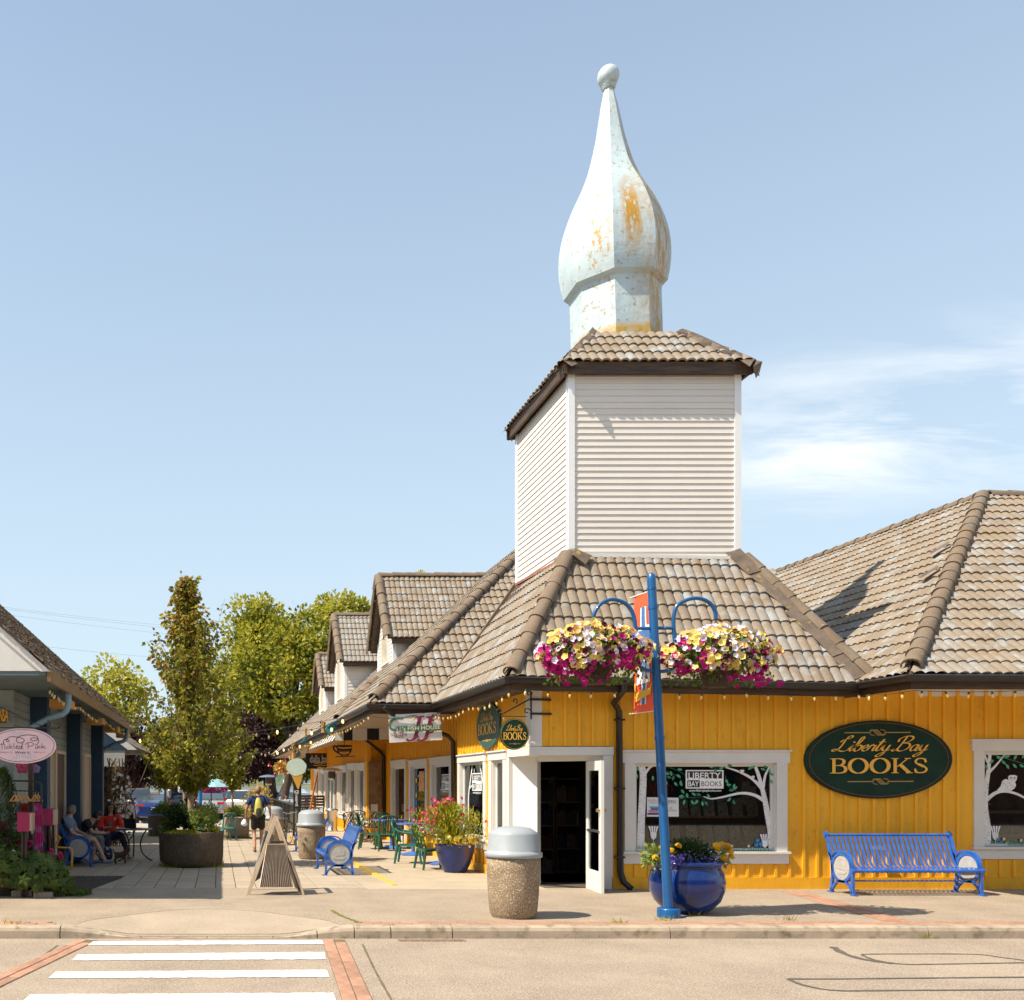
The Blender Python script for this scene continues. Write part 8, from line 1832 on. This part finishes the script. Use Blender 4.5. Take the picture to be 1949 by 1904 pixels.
def geranium(x, y, z, h, label, pot_r=.16):
    t = thing('potted_geranium', (x,y,0), label, 'potted plant'); MB().lathe([(pot_r*.7,z),(pot_r*.92,z+h*.85),(pot_r*1.06,z+h*.85),(pot_r*1.06,z+h),(pot_r*.9,z+h)], 18, (x,y,0)).build('pot', M('cream pot',(.42,.36,.22),.7,.12,5) if 'cream pot' not in MATS else MATS['cream pot'], t)
    mb = MB(); leaf_cloud(mb, rnd, 420, ellipsoid_fn(rnd,(x,y,z+h+.12),.22,.2,.18,-.4,.3), .07); tag(mb.build('leaves', m_leaf, t), kind='stuff')
    for i in range(3):
        c = Vector((x+rnd.uniform(-.2,.2),y-.12,z+h+.28+rnd.uniform(-.02,.1))); bm_ = MB(); bm_.ball(c,.012,5,4)
        for j in range(26): v = Vector((rnd.gauss(0,1),rnd.gauss(0,1),rnd.gauss(0,1))).normalized(); bm_.ball(c+v*.05,.02,5,4)
        bm_.build('bloom', m_pet['pink'], t); MB().tube([(x,y,z+h),c],.006,4).build('stem', m_leaf, t)
geranium(z3(285,0,15.3).x,15.3,.14,.30,'cream pot of pink geraniums at the left back of the flower bed'); geranium(z3(90,0,15.6).x,15.6,.35,.30,'cream pot of pink geraniums nearest the left edge under the conifer'); geranium(z3(560,0,15.4).x,15.4,.02,.22,'low pot of pink geraniums in front of the hanging dress'); geranium(z3(690,0,15.5).x,15.5,.02,.24,'low pot of pink geraniums beside the folding board')
cn = thing('conifer_shrub', (z3(70,0,15.05).x,15.05,0), 'dark green conifer shrub in a timber box at the left edge', 'shrub'); x = z3(70,0,15.05).x
MB().box((x-.3,14.85,0),(x+.25,15.35,.62)).build('box', m_pine, cn); mb = MB()
for i in range(2600):
    h = rnd.random(); a = rnd.uniform(0,6.28); r = (.42*(1-h)**.6+.03)*rnd.uniform(.6,1.05)*(1 if h > .12 else h/.12*.6+.4); p = Vector((x-.08+r*math.cos(a),15.08+r*math.sin(a),.66+h*1.25)); d = Vector((math.cos(a)*.5+rnd.gauss(0,.25),math.sin(a)*.5+rnd.gauss(0,.25),.9)).normalized(); s = rnd.uniform(.05,.10); sd = d.cross(Vector((rnd.gauss(0,1),rnd.gauss(0,1),0))).normalized()*.010; mb.add([p-sd,p+sd,p+d*s],[(0,1,2)])
tag(mb.build('foliage', leafmat('conifer green',(.025,.06,.012),(.10,.15,.02)), cn), kind='stuff')
vn = thing('flowering_vine', (-2.95,28.2,gz(28)), 'twisted vine with white blossoms climbing at the end of the blue shop', 'vine'); mb = MB()
for i in range(16):
    p = Vector((-3.0+rnd.uniform(-.4,.3),28.2+rnd.uniform(-.4,.5),-.1)); pts = [p]
    for k in range(7): p = p+Vector((rnd.gauss(0.02,.14),rnd.gauss(0,.14),.36)); pts.append(p)
    mb.tube(catmull(pts,3), .018, 4)
mb.build('branches', M('vine bark',(.10,.055,.03),.9,.3,10), vn); mb = MB(); leaf_cloud(mb, rnd, 1000, ellipsoid_fn(rnd,(-2.95,28.2,1.1),.5,.5,1.3,-1,.4), .10); tag(mb.build('leaves', leafmat('bronze leaves',(.05,.03,.015),(.12,.10,.03)), vn), kind='stuff')
flowers(vn, rnd, [('white', Vector((-2.62+rnd.gauss(0,.16)-.25*abs(z-1.2),27.75+rnd.gauss(0,.2),z)), Vector((.2,-1,.2)), 1.7) for z in [rnd.uniform(.2,2.0) for i in range(70)]])
# ================================================================ cars
def car(loc, rz, label, col, L=4.6, Wd=1.85, Ht=1.45, kind='sedan', lights='wrap', plate=True, name=None, emblem=None):
    t = thing(name or kind, loc, label, 'car', None, rz); w = Wd/2; zl, zb = .30, (.92 if kind == 'sedan' else 1.02); h = L/2
    S = {'sedan': [(-h,.52,.80,.80,.80),(-h+.10,.36,.98,.93,.98),(-h+.55,zl,1.02,.97,1.04),(-h+.95,zl,.98,1,1.14),(-h+1.75,zl,zb,1,Ht-.02),(-.05,zl,zb,1,Ht),(.55,zl,zb,1,Ht-.07),(1.25,zl,zb-.02,1,zb+.02),(h-.35,zl,.80,.96,.80),(h-.08,.38,.68,.88,.68),(h,.45,.58,.75,.58)],
         'suv': [(-h,.50,.95,.90,.95),(-h+.06,.36,zb,.97,zb+.06),(-h+.40,zl,zb,1,Ht-.06),(-h+.70,zl,zb,1,Ht),(0,zl,zb,1,Ht),(.60,zl,zb,1,Ht-.08),(1.15,zl,zb,1,zb+.05),(h-.30,zl,.95,.97,.95),(h-.06,.40,.82,.92,.82),(h,.45,.70,.85,.70)]}['sedan' if kind == 'sedan' else 'suv']
    mb = MB(); rings = []; n = 12
    for y, a, b, f, tp in S:
        W_ = w*f; wt = W_*(.74 if kind == 'sedan' else .80) if tp > b+.1 else W_*.9
        half = [(W_*.88,a),(W_*.98,a+.12),(W_,(a+b)/2),(W_*.985,b-.06),(W_*.95,b),(wt,max(tp,b+.005))]
        rings.append([Vector((x,y,z)) for x, z in half]+[Vector((-x,y,z)) for x, z in half[::-1]])
    vs = [p for r in rings for p in r]; m = len(S)
    for i in range(m-1):
        cab = S[i][4] > S[i][2]+.1 or S[i+1][4] > S[i+1][2]+.1; full = S[i][4] > S[i][2]+.25 and S[i+1][4] > S[i+1][2]+.25
        for k in range(n):
            k2 = (k+1)%n; f = (i*n+k, i*n+k2, (i+1)*n+k2, (i+1)*n+k)
            glass = (k in (4,6) and full) or (k == 5 and cab and not full)
            mb.f.append(f); mb.m.append(1 if glass else 0); mb.sm.append(not glass)
    mb.v += [tuple(p) for p in vs]; mb.add(rings[0],[tuple(range(n))]); mb.add(rings[-1],[tuple(range(n-1,-1,-1))])
    m_c = M('car paint %d' % len(MATS), col, .28, .04, 3, coat=.6, metal=.25); m_g = MATS.get('car glass') or M('car glass',(.035,.05,.065),.06,.1,2,coat=.5)
    body = mb.build('body', [m_c, m_g], t, False, fix=True)
    m_rim = MATS.get('alloy') or M('alloy',(.35,.35,.36),.3,.1,5,metal=.8); m_red = MATS.get('tail light') or M('tail light',(.50,.012,.01),.2,.1,5,coat=.5); m_pl = MATS.get('plate') or M('plate',(.6,.62,.66),.5,.1,5)
    for sx in (-1,1):
        for y in (-h+.88,h-.90):
            wb = MB(); c = Vector((sx*(w-.10),y,.33)); q = [(.20,-.10),(.33,-.11),(.335,0),(.33,.11),(.20,.10)]; vs = [c+Vector((sx*b,r*math.cos(a),r*math.sin(a))) for r, b in q for a in [2*math.pi*i/20 for i in range(20)]]
            wb.add(vs, [(i*20+k,i*20+(k+1)%20,(i+1)*20+(k+1)%20,(i+1)*20+k) for i in range(4) for k in range(20)], 0, True); wh = wb.build('wheel', m_tyre, t, False, fix=True)
            rb = MB(); rb.add([c+Vector((sx*.095,.2*math.cos(a),.2*math.sin(a))) for a in [2*math.pi*i/20 for i in range(20)]], [tuple(range(20))])
            for i in range(5): a = 2*math.pi*i/5; rb.beam(c+Vector((sx*.10,0,0)), c+Vector((sx*.105,.19*math.cos(a),.19*math.sin(a))), .05, .03, (1,0,0))
            rb.build('rim', m_rim, wh, False)
        if kind == 'sedan': MB().obox((sx*w*.70,-h+.07,.90),(w*.20,.05,0),(-.01*sx,.06,0),(0,.01,.055)).build('tail_light', m_red, t, False)
        else: MB().obox((sx*w*.90,-h+.06,1.02),(w*.07,.02,0),(0,.06,0),(0,.0,.16)).build('tail_light', m_red, t, False)
        MB().obox((sx*(w+.07),.75,zb+.06),(.08,0,0),(0,.05,0),(0,0,.055)).build('mirror', m_c, t, False)
        if kind != 'sedan': MB().tube([(sx*w*.68,-h+.75,Ht+.05),(sx*w*.68,.45,Ht+.03)],.018,5).build('roof_rail', m_vinyl_k, t, False)
    MB().box((-w*.93,-h-.03,.36),(w*.93,-h+.12,.52)).build('bumper', m_c if kind == 'sedan' else m_vinyl_k, t, False)
    if plate: MB().box((-.16,-h-.045,.66),(.16,-h-.01,.80)).build('number_plate', m_pl, t, False)
    if emblem: text(emblem, 'emblem', m_chrome, (0,-h-.005,.86), FR, UP, size=.14, ext=.01).parent = t
    return t
g45 = gz(45)
car((X_(286,48.6),50.3,g45), rad(6), 'bright blue sedan parked in the lot behind the woman in red', (.010,.03,.15), 4.7, 1.88, 1.42, name='parked_car', emblem='T')
car((X_(255,53),54.5,g45), rad(4), 'brown boxy off-road car parked left of the blue sedan', (.14,.11,.085), 4.6, 1.85, 1.72, 'suv', name='parked_car')
car((X_(219,53),55.5,g45), rad(0), 'black off-road car parked at the far left by the blue shop', (.012,.012,.014), 4.7, 1.9, 1.72, 'suv', name='parked_car')
car((X_(402,54),55.5,g45), rad(-3), 'silver grey sedan parked behind the umbrella pole', (.30,.31,.33), 4.6, 1.8, 1.42, name='parked_car')
car((X_(434,58),60,g45), rad(-8), 'red car parked between the silver sedan and the white one', (.42,.015,.015), 4.6, 1.85, 1.62, 'suv', name='parked_car')
car((X_(467,54),56,g45), rad(-8), 'white car with a roof rail parked left of the walking man', (.70,.70,.70), 4.6, 1.85, 1.62, 'suv', name='parked_car')
car((X_(345,60),62,g45), rad(0), 'dark grey sedan parked behind the planter tree trunk', (.06,.065,.075), 4.6, 1.8, 1.42, name='parked_car')
car((X_(548,60),62,g45), rad(15), 'silver sedan parked beyond the railing left of the ice cream sign', (.45,.45,.45), 4.6, 1.8, 1.42, name='parked_car')
mb = MB()
for u in (240,330,380,430,500): x = X_(u,50); mb.box((x-.06,46.5,g45-.012),(x+.06,51.5,g45+.006))
mb.build('stall_line', m_white_paint_road, lot)
# green chair and umbrella by the far planter
Yu = 39; um = thing('patio_umbrella', (X_(402,Yu),Yu,gz(Yu)), 'pale blue patio umbrella open over the tables down the lane', 'umbrella'); m_um = leafmat('umbrella cloth',(.30,.55,.62),(.34,.60,.66),trans=.3)
R_ = 47/F*Yu; zt = Z_(1479,Yu)-gz(Yu); ze = Z_(1498,Yu)-gz(Yu); mb = MB(); n = 8; vs = [(0,0,zt)]
for r, z in ((.35,zt-.10),(.7,zt-.24),(1.0,ze)): vs += [(R_*r*math.cos(2*math.pi*i/n+.2),R_*r*math.sin(2*math.pi*i/n+.2),z) for i in range(n)]
mb.add(vs, [(0,1+i,1+(i+1)%n) for i in range(n)]+[(1+j*n+i,1+(j+1)*n+i,1+(j+1)*n+(i+1)%n,1+j*n+(i+1)%n) for j in range(2) for i in range(n)]+[]); mb.build('canopy', m_um, um, False)
mb = MB(); mb.add([(0,0,zt+.14)]+[(R_*.28*math.cos(2*math.pi*i/n+.2),R_*.28*math.sin(2*math.pi*i/n+.2),zt-.02) for i in range(n)], [(0,1+i,1+(i+1)%n) for i in range(n)]); mb.build('vent', m_um, um, False); MB().tube([(0,0,0),(0,0,zt)],.022,8).build('pole', m_vinyl_k, um, False)
mb = MB(); [mb.tube([(0,0,zt-.45),(R_*.9*math.cos(2*math.pi*i/n+.2),R_*.9*math.sin(2*math.pi*i/n+.2),ze+.03)],.008,4) for i in range(n)]; mb.build('rib', m_vinyl_k, um, False); MB().lathe([(.25,0),(.24,.06),(.04,.09),(.04,.2)],14).build('base', m_vinyl_k, um, False)
plastic_chair((X_(432,31.5),31.5,gz(31.5)), rad(200), 'slim teal metal chair standing beside the big dark planter', M('teal metal',(.03,.16,.13),.4,.1,3), False)
lp2 = thing('lamp_post', (X_(381,40),40,gz(40)), 'blue lamp post behind the planter tree down the lane', 'post'); MB().tube([(0,0,0),(0,0,4.6)],.085,12).build('shaft', M('bright pole blue',(.008,.15,.42),.4,.1,4), lp2, False); MB().lathe([(.16,0),(.15,.2),(.09,.22)],14).build('base_ring', MATS['bright pole blue'], lp2, False); MB().lathe([(.10,.85),(.105,.92),(.10,1.0)],14).build('band', m_gold_dull, lp2, False)
# ================================================================ trees
m_bark = M('pale bark',(.34,.24,.14),.9,.25,14,stretch=(2,2,.4),bump=.5,bs=40); m_bark_d = M('dark bark',(.06,.04,.028),.95,.3,10,stretch=(2,2,.4),bump=.6,bs=30)
def leaf_mesh(mb, rnd, p, d, s, mi=0, droop=0.0):
    d = (d+Vector((0,0,-droop))).normalized(); sd = d.cross(Vector((rnd.gauss(0,1),rnd.gauss(0,1),rnd.gauss(0,1)))).normalized(); nr = d.cross(sd)
    mb.add([p, p+d*s*.45+sd*s*.34+nr*s*.06, p+d*s, p+d*s*.45-sd*s*.34+nr*s*.06], [(0,1,2,3)], mi)
def young_tree(base, top, z0, prof, label, seed, shoots, per, ls, trunk_r, mats, tipbrown=.0, lean=0.0):
    """slender street tree: leader, rising shoots and hanging leaves; prof gives crown radius against height"""
    rnd = random.Random(seed); base = Vector(base); t = thing('street_tree', base, label, 'tree'); H_ = top-base.z
    MB().tube([base+Vector((.02*math.sin(k*1.3+seed)+lean*k/8,.015*math.cos(k*1.7),H_*k/8)) for k in range(9)], [trunk_r*(1-.86*(k/8)) for k in range(9)], 9).build('trunk', m_bark, t)
    lb = MB(); lv = MB(); zc = z0-base.z
    for i in range(shoots):
        h = zc+(H_-zc)*(rnd.random()**1.35); tt = (h-zc)/(H_-zc); R = prof(tt)*rnd.choice((rnd.uniform(.4,1.0),rnd.uniform(.8,1.22),rnd.uniform(.7,1.5))); a = rnd.uniform(0,6.283); p0 = base+Vector((lean*h/H_,0,max(zc*.85,h-R*.75)))
        p3 = base+Vector((R*math.cos(a)+lean*h/H_,R*math.sin(a),h+rnd.uniform(.1,.9)*R)); p3 = p3 if (i > 14 or lean == 0) else base+Vector((rnd.gauss(-.1,.38),rnd.gauss(0,.3),zc+(H_-zc)*rnd.uniform(.62,.92))); p1 = p0+(p3-p0)*.4+Vector((0,0,-.08*R)); pts = catmull([p0,p1,p3],5); lb.tube(pts, [.012*(1-.8*k/(len(pts)-1)) for k in range(len(pts))], 4, caps=False)
        for k in range(per):
            s = rnd.random()**.7; j = min(int(s*(len(pts)-1)),len(pts)-2); p = pts[j]+(pts[j+1]-pts[j])*(s*(len(pts)-1)-j); o = Vector((rnd.gauss(0,1),rnd.gauss(0,1),rnd.gauss(0,.7))).normalized()
            br = 1 if rnd.random() < tipbrown*(max(0,tt-.25)*1.3+(.25 if a > 2.2 and a < 4.4 else 0)) else 0; leaf_mesh(lv, rnd, p+o*rnd.uniform(.0,.10), o, ls*rnd.uniform(.7,1.3), br, .6)
    lb.build('limbs', m_bark, t); tag(lv.build('crown', mats, t), kind='stuff'); return t
m_l1 = leafmat('katsura green',(.10,.125,.010),(.34,.31,.025),trans=.45); m_l1b = leafmat('bronze leaf',(.32,.17,.025),(.46,.27,.05),trans=.4); m_l2 = leafmat('street leaf',(.15,.17,.015),(.36,.34,.03),trans=.45)
Yp = 20.45
pf = lambda t: 1.22*max(.10,min(1,(t+.16)*3.0))*max(.05,(1-max(0,t-.22)*1.15))
young_tree((X_(366,Yp),Yp,.60), 6.05, 1.75, pf, 'tall young tree with bronze tipped leaves growing in the big dark planter', 4, 215, 46, .105, .08, [m_l1,m_l1b], .36, -.12)
pr = lambda t: .95*math.sin(math.pi*min(max(t*.85+.12,0),1))
Y = 34.7; young_tree((X_(314,Y),Y,gz(Y)+.6), Z_(1368,Y), Z_(1488,Y), lambda t: pr(t)*.80, 'small round street tree in the shaded planter behind the woman in red', 5, 120, 26, .12, .06, [m_l2,m_l1b], .1)
Y = 32.0; young_tree((X_(351,Y),Y,gz(Y)), Z_(1345,Y), Z_(1485,Y), lambda t: pr(t)*.80, 'street tree with a darker trunk just behind the big planter', 6, 110, 26, .12, .075, [m_l1,m_l1b], .1)
Y = 33.4; young_tree((X_(442,Y),Y,gz(Y)+.6), Z_(1362,Y), Z_(1490,Y), lambda t: pr(t)*.72, 'small street tree in the sunlit planter beside the umbrella', 7, 120, 26, .12, .055, [m_l2,m_l1b], .15)
def big_tree(u, v, r, Y, label, mats, seed, n, trunk_u=None, squash=.9, ls=.30, clumps=46, dark=True, zg=None, tr=.28):
    """a full-grown tree far off: trunk, limbs and leaf clumps of uneven size with gaps between them"""
    rnd = random.Random(seed); zg = g45-.05 if zg is None else zg; c = P(u,v,Y); R = r/F*Y; b = Vector((X_(trunk_u if trunk_u is not None else u,Y),Y,zg)); t = thing('tree', b, label, 'tree')
    tb = MB(); tb.tube(catmull([b,b+(c-b)*.35+Vector((rnd.uniform(-.2,.2),0,0)),b+(c-b)*.75,c+Vector((0,0,R*.4))],4), [tr*(1-.8*k/12) for k in range(13)], 8)
    lv = MB(); cl = []
    for i in range(clumps):
        while True:
            d = Vector((rnd.gauss(0,1),rnd.gauss(0,1),rnd.gauss(0,1))).normalized()
            if d.y < .5: break
        q = rnd.uniform(.45,.95); cl.append((c+Vector((d.x*R*q,d.y*R*q*.8,d.z*R*q*squash)), R*rnd.uniform(.16,.36)))
    for p, q in cl[::3]: tb.tube([b+(c-b)*rnd.uniform(.4,.8), (c+p)/2+Vector((0,0,-.1*R)), p], [.09,.05,.015], 5, caps=False)
    tb.build('trunk', m_bark_d, t)
    for i in range(n):
        p, q = cl[rnd.randrange(len(cl))]; d = Vector((rnd.gauss(0,1),rnd.gauss(0,1),rnd.gauss(0,1))).normalized(); leaf_mesh(lv, rnd, p+d*q*rnd.uniform(.35,1.1), d, ls*rnd.uniform(.6,1.3), 0 if rnd.random() < .75 else len(mats)-1, .15)
    tag(lv.build('crown', mats, t), kind='stuff'); return t
m_g1 = leafmat('maple green',(.19,.205,.016),(.48,.43,.045),trans=.4,vs=.8); m_g2 = leafmat('yellow green',(.36,.35,.04),(.55,.50,.08),trans=.45,vs=.8); m_g3 = leafmat('deep green',(.06,.085,.01),(.18,.20,.02),trans=.3,vs=.8); m_pu = leafmat('plum leaf',(.020,.010,.013),(.055,.022,.026),trans=.2,vs=.8); m_pu2 = leafmat('plum tip',(.10,.04,.035),(.14,.07,.05),trans=.3,vs=.8)
big_tree(500,1225,78,66,'broad yellow green tree with the tallest crown left of the dormers',[m_g1,m_g2],21,9000,525,1.05,.30,60)
big_tree(565,1290,105,60,'large deep green tree leaning over the far roof end',[m_g1,m_g3],22,12000,535,1.15,.30,70)
big_tree(452,1330,95,72,'mid green tree filling the gap behind the planter tree',[m_g1,m_g3],23,9000,450,1.0,.32,56)
big_tree(655,1190,62,82,'green tree showing above the middle dormer roof',[m_g2,m_g1],24,5000,655,1.0,.34,40)
big_tree(812,1150,62,88,'green treetop just peeping over the big dormer ridge',[m_g2,m_g1],25,4000,812,1.0,.36,34)
big_tree(215,1330,72,58,'thin pale yellow green tree behind the blue shop roof',[m_g2,m_g2],26,4200,232,.95,.26,44)
big_tree(250,1430,72,62,'dark purple plum tree nearest the blue shop',[m_pu,m_pu2],27,8000,266,.95,.24,54,tr=.4)
big_tree(330,1440,60,66,'dark purple plum tree behind the small round street trees',[m_pu,m_pu2],28,6000,340,.9,.24,44,tr=.35)
big_tree(425,1450,66,64,'dark purple plum tree behind the umbrella',[m_pu,m_pu2],29,7000,458,.75,.24,48)
big_tree(500,1418,66,62,'dark purple plum tree right of the walking man',[m_pu,m_pu2],30,8000,522,.9,.24,54,tr=.55)
big_tree(565,1440,48,70,'deep green tree with a dark trunk behind the ice cream sign',[m_g3,m_g1],31,5000,536,.9,.26,36,tr=.45)
# golden shrub and grasses behind the walking man
sh = thing('golden_shrub', (X_(508,42),42,gz(42)), 'feathery golden shrub behind the walking man', 'shrub'); rnd = random.Random(3); mb = MB(); leaf_cloud(mb, rnd, 1500, ellipsoid_fn(rnd,(-.4,0,1.0),.7,.5,1.05,-.9,.2), .11, .5); tag(mb.build('foliage', leafmat('golden leaf',(.40,.27,.03),(.55,.42,.08)), sh, False), kind='stuff'); MB().tube([(-.4,0,0),(-.4,0,.8)],.03,5).build('stem', m_bark_d, sh, False)
# ================================================================ shore, water, far things
tag(MB().box((-900,72,-3.5),(900,1500,-1.6)).build('water', M('bay water',(.10,.19,.29),.12,.25,.05,stretch=(.2,1,1),bump=.5,bs=1.2,spec=.6)), kind='structure')
mb = MB(); rnd = random.Random(6); vs = []; n = 160
for j, (y, zb) in enumerate(((640,-1.7),(650,.2),(672,1.6),(700,7),(760,16),(900,10))):
    for i in range(n+1): x = -420+840*i/n; vs.append((x,y+rnd.uniform(-3,3),zb+(rnd.uniform(-.2,1)*([0,.2,.6,5,8,2][j]))))
mb.add(vs, [(j*(n+1)+i,j*(n+1)+i+1,(j+1)*(n+1)+i+1,(j+1)*(n+1)+i) for j in range(5) for i in range(n)]); tag(mb.build('far_shore', M('far wooded shore',(.07,.10,.05),.95,.4,.06,speck=((.32,.27,.18),.03,.62,.70))), kind='structure')
tag(MB().box((-420,636,-1.8),(420,646,-.4)).build('beach', M('far beach',(.42,.34,.24),.9,.1,.1)), kind='structure')
for i, (u, w_, h_) in enumerate(((552,9,5),(640,8,4.5),(585,7,4))):
    x = X_(u,668); t = thing('far_house', (x,668,0), ['white house on the far shore left of the ice cream cone','grey house on the far shore hidden by the far shops','white house on the far shore right of the cone'][i], 'house'); MB().box((x-w_/2,665,0),(x+w_/2,672,h_)).build('wall', m_white, t); MB().prism([(x-w_/2-.5,664.5,h_),(x+w_/2+.5,664.5,h_),(x,664.5,h_+2.5)],(0,8,0)).build('roof', m_shingle, t, fix=True)
for i, (u, Y, L_) in enumerate(((244,150,6.5),(575,220,8),(335,260,7))):
    t = thing('motor_boat', (X_(u,Y),Y,-1.6), ['white motor boat on the bay behind the black parked car','white motor boat on the bay behind the ice cream sign','white motor boat on the bay between the plum trunks'][i], 'boat'); h = L_/2
    hu = MB(); hu.add([(-h,-1,1.0),(h*.6,-1,1.1),(h,0,1.4),(h*.6,1,1.1),(-h,1,1.0),(-h,-.7,0),(h*.6,-.6,0),(h*.8,0,.1),(h*.6,.6,0),(-h,.7,0)], [(0,1,6,5),(1,2,7,6),(2,3,8,7),(3,4,9,8),(4,0,5,9),(0,4,3,2,1),(5,6,7,8,9)]); hu.build('hull', m_white, t, False, fix=True); MB().prism([(-h*.3,-.7,1.1),(h*.3,-.7,1.1),(h*.1,-.7,2.0),(-h*.3,-.7,2.0)],(0,1.4,0)).build('cabin', m_white, t, False, fix=True)
for i, (u, Y, h_) in enumerate(((343,76,1.3),(322,78,1.1),(302,80,1.2),(371,77,1.1),(276,82,1.0),(330,83,1.3))):
    t = thing('mooring_post', (X_(u,Y),Y,-1.7), ['grey mooring post with a pale cap standing tallest in the water','grey mooring post left of the tallest one','grey mooring post above the wooden slat planter','short grey mooring post behind the tree trunks','far short grey mooring post by the plum trunk','far grey mooring post between the others'][i], 'post', 'mooring posts in the bay'); MB().tube([(0,0,0),(0,0,1.7+h_)],.12,8).build('shaft', M('weathered pile',(.22,.18,.14),.9,.2,5) if not i else MATS['weathered pile'], t, False); MB().lathe([(.13,1.7+h_),(.02,1.95+h_)],8).build('cap', m_white, t, False)
srl = thing('shore_railing', (0,71.5,g45-.1), 'thin dark railing along the edge of the bay beyond the parked cars', 'railing'); mb = MB(); zr = g45-.08
for z in (.45,.75,1.05): mb.tube([(-14,71.5,zr+z),(12,71.5,zr+z)],.025,5)
mb.build('rail', m_iron_black, srl)
for k in range(14): MB().box((-14+k*2-.03,71.47,zr),(-14+k*2+.03,71.53,zr+1.05)).build('post', m_iron_black, srl)
for i, (u0, u1, v0, v1, Y) in enumerate(((261,303,1508,1518,66),(404,447,1507,1524,60),(383,400,1506,1530,59))):
    a, b = P(u0,v1,Y), P(u1,v0,Y); t = thing('slat_planter', (a.x,Y,g45-.06), ['wooden slatted planter box behind the brown parked car','wooden slatted bar counter under the pink flower baskets','dark wooden bar counter end beside the blue lamp post'][i], 'planter'); zz = g45-.06
    MB().box((a.x,Y,zz),(b.x,Y+.8,b.z-.02)).build('box', m_dkw, t); n = 5
    for k in range(n): z0_ = zz+(b.z-zz)*k/n; MB().box((a.x-.02,Y-.03,z0_+.02),(b.x+.02,Y-.002,z0_+(b.z-zz)/n-.02)).build('plank', m_pine if i < 2 else m_dkw, t)
for i, (u, v, Y) in enumerate(((398,1503,58),(430,1503,58.5))):
    c = P(u,v,Y); t = thing('flower_basket', c-Vector((0,0,.3)), ['far magenta flower basket under the umbrella, left','far magenta flower basket under the umbrella, right'][i], 'hanging basket'); mb = MB(); rnd = random.Random(40+i); leaf_cloud(mb, rnd, 300, ellipsoid_fn(rnd,c,.5,.4,.3,-.8,.3), .14); tag(mb.build('foliage', m_leaf, t), kind='stuff'); MB().lathe([(.15,-.3),(.28,0),(.001,0)],10,c).build('basket', MATS['basket liner'], t); flowers(t, rnd, [('magenta', c+Vector((rnd.gauss(0,.25),-.38,rnd.gauss(0,.14))), Vector((0,-1,.2)), 2.4) for k in range(40)]); MB().tube([c,c+Vector((0,0,1.6))],.012,4).build('chain', m_iron_black, t)
far = dict(pelvis=(0,0,.95),chest=(0,0,1.3),neck=(0,0,1.47),head=(0,0,1.61),shol=(-.2,0,1.4),elbl=(-.27,0,1.13),hanl=(-.24,-.1,.9),shor=(.2,0,1.4),elbr=(.27,0,1.13),hanr=(.24,-.1,.9),hipl=(-.09,0,.9),knel=(-.1,0,.5),ankl=(-.1,0,.1),toel=(-.1,-.12,.04),hipr=(.09,0,.9),kner=(.1,0,.5),ankr=(.1,0,.1),toer=(.1,-.12,.04))
person((X_(357,66),66,g45-.06), 'distant person in a pale top standing by the bay rail behind the tree trunks', far, m_skin2, M('pale top',(.45,.42,.42),.8,.1,5), M('white shorts',(.6,.6,.6),.8,.1,5), m_tyre, m_hair_d, (0,-1,0)); person((X_(376,64),64,g45-.06), 'distant person in a red top beside the blue lamp post', far, m_skin2, MATS['red knit'], MATS['blue denim'], m_tyre, m_hair_d, (0,-1,0))
person((X_(543,52),52,g45-.35), 'distant person in a pale blue shirt and cap sitting beyond the railing', far, m_skin2, M('sky blue shirt',(.22,.32,.38),.8,.1,5), MATS['grey cloth'], m_tyre, m_hair_d, (1,-.4,0))
wl_ = thing('overhead_lines', (-30,90,9), 'three thin utility wires crossing the sky above the left roof', 'power lines')
for a, b in ((P(-60,1147,80),P(640,1210,140)),(P(-60,1150,80),P(640,1216,140)),(P(-60,1160,80),P(640,1228,140)),(P(60,1228,80),P(640,1262,130))): MB().tube([a+(b-a)*k/12-Vector((0,0,.6*4*(k/12)*(1-k/12))) for k in range(13)],.007,4).build('wire', M('utility wire',(.10,.12,.14),.6,.1,5) if 'utility wire' not in MATS else MATS['utility wire'], wl_)
# buildings across the road behind the camera, which the shop glass mirrors
ob_ = thing('brick_building', (4,-12,-.13), 'brick building across the road, mirrored in the shop windows', 'building'); MB().box((-22,-18,-.13),(70,-12,7.5)).build('wall', M('red brick wall',(.17,.085,.055),.9,.25,6), ob_)
for k in range(9): MB().box((-19+k*5.6,-11.99,.6),(-16+k*5.6,-11.93,3)).build('window', M('dark shopfront glass',(.03,.035,.04),.1,.2,3) if not k else MATS['dark shopfront glass'], ob_)
big = None

mb = MB(); rnd = random.Random(8)
for u, v, z, n in ((120,1779,RZ,40),(1755,1786,RZ,40),(680,1776,RZ,22),(1270,1752,.0,20),(640,1650,0,24),(1330,1742,0,18),(1180,1758,0,14),(1500,1752,0,12),(30,1759,0,16)):
    Y = F*(H-z)/(v-V0); c = Vector((X_(u,Y),Y,z))
    for i in range(n): p = c+Vector((rnd.gauss(0,.07),rnd.gauss(0,.03),0)); mb.add([p,p+Vector((.012,0,0)),p+Vector((rnd.gauss(0,.05),rnd.gauss(0,.03),rnd.uniform(.03,.10)))],[(0,1,2)])
tag(mb.build('weed_tufts', m_feather), 'small green weed tufts growing in the kerb joints', 'weeds', kind='stuff')
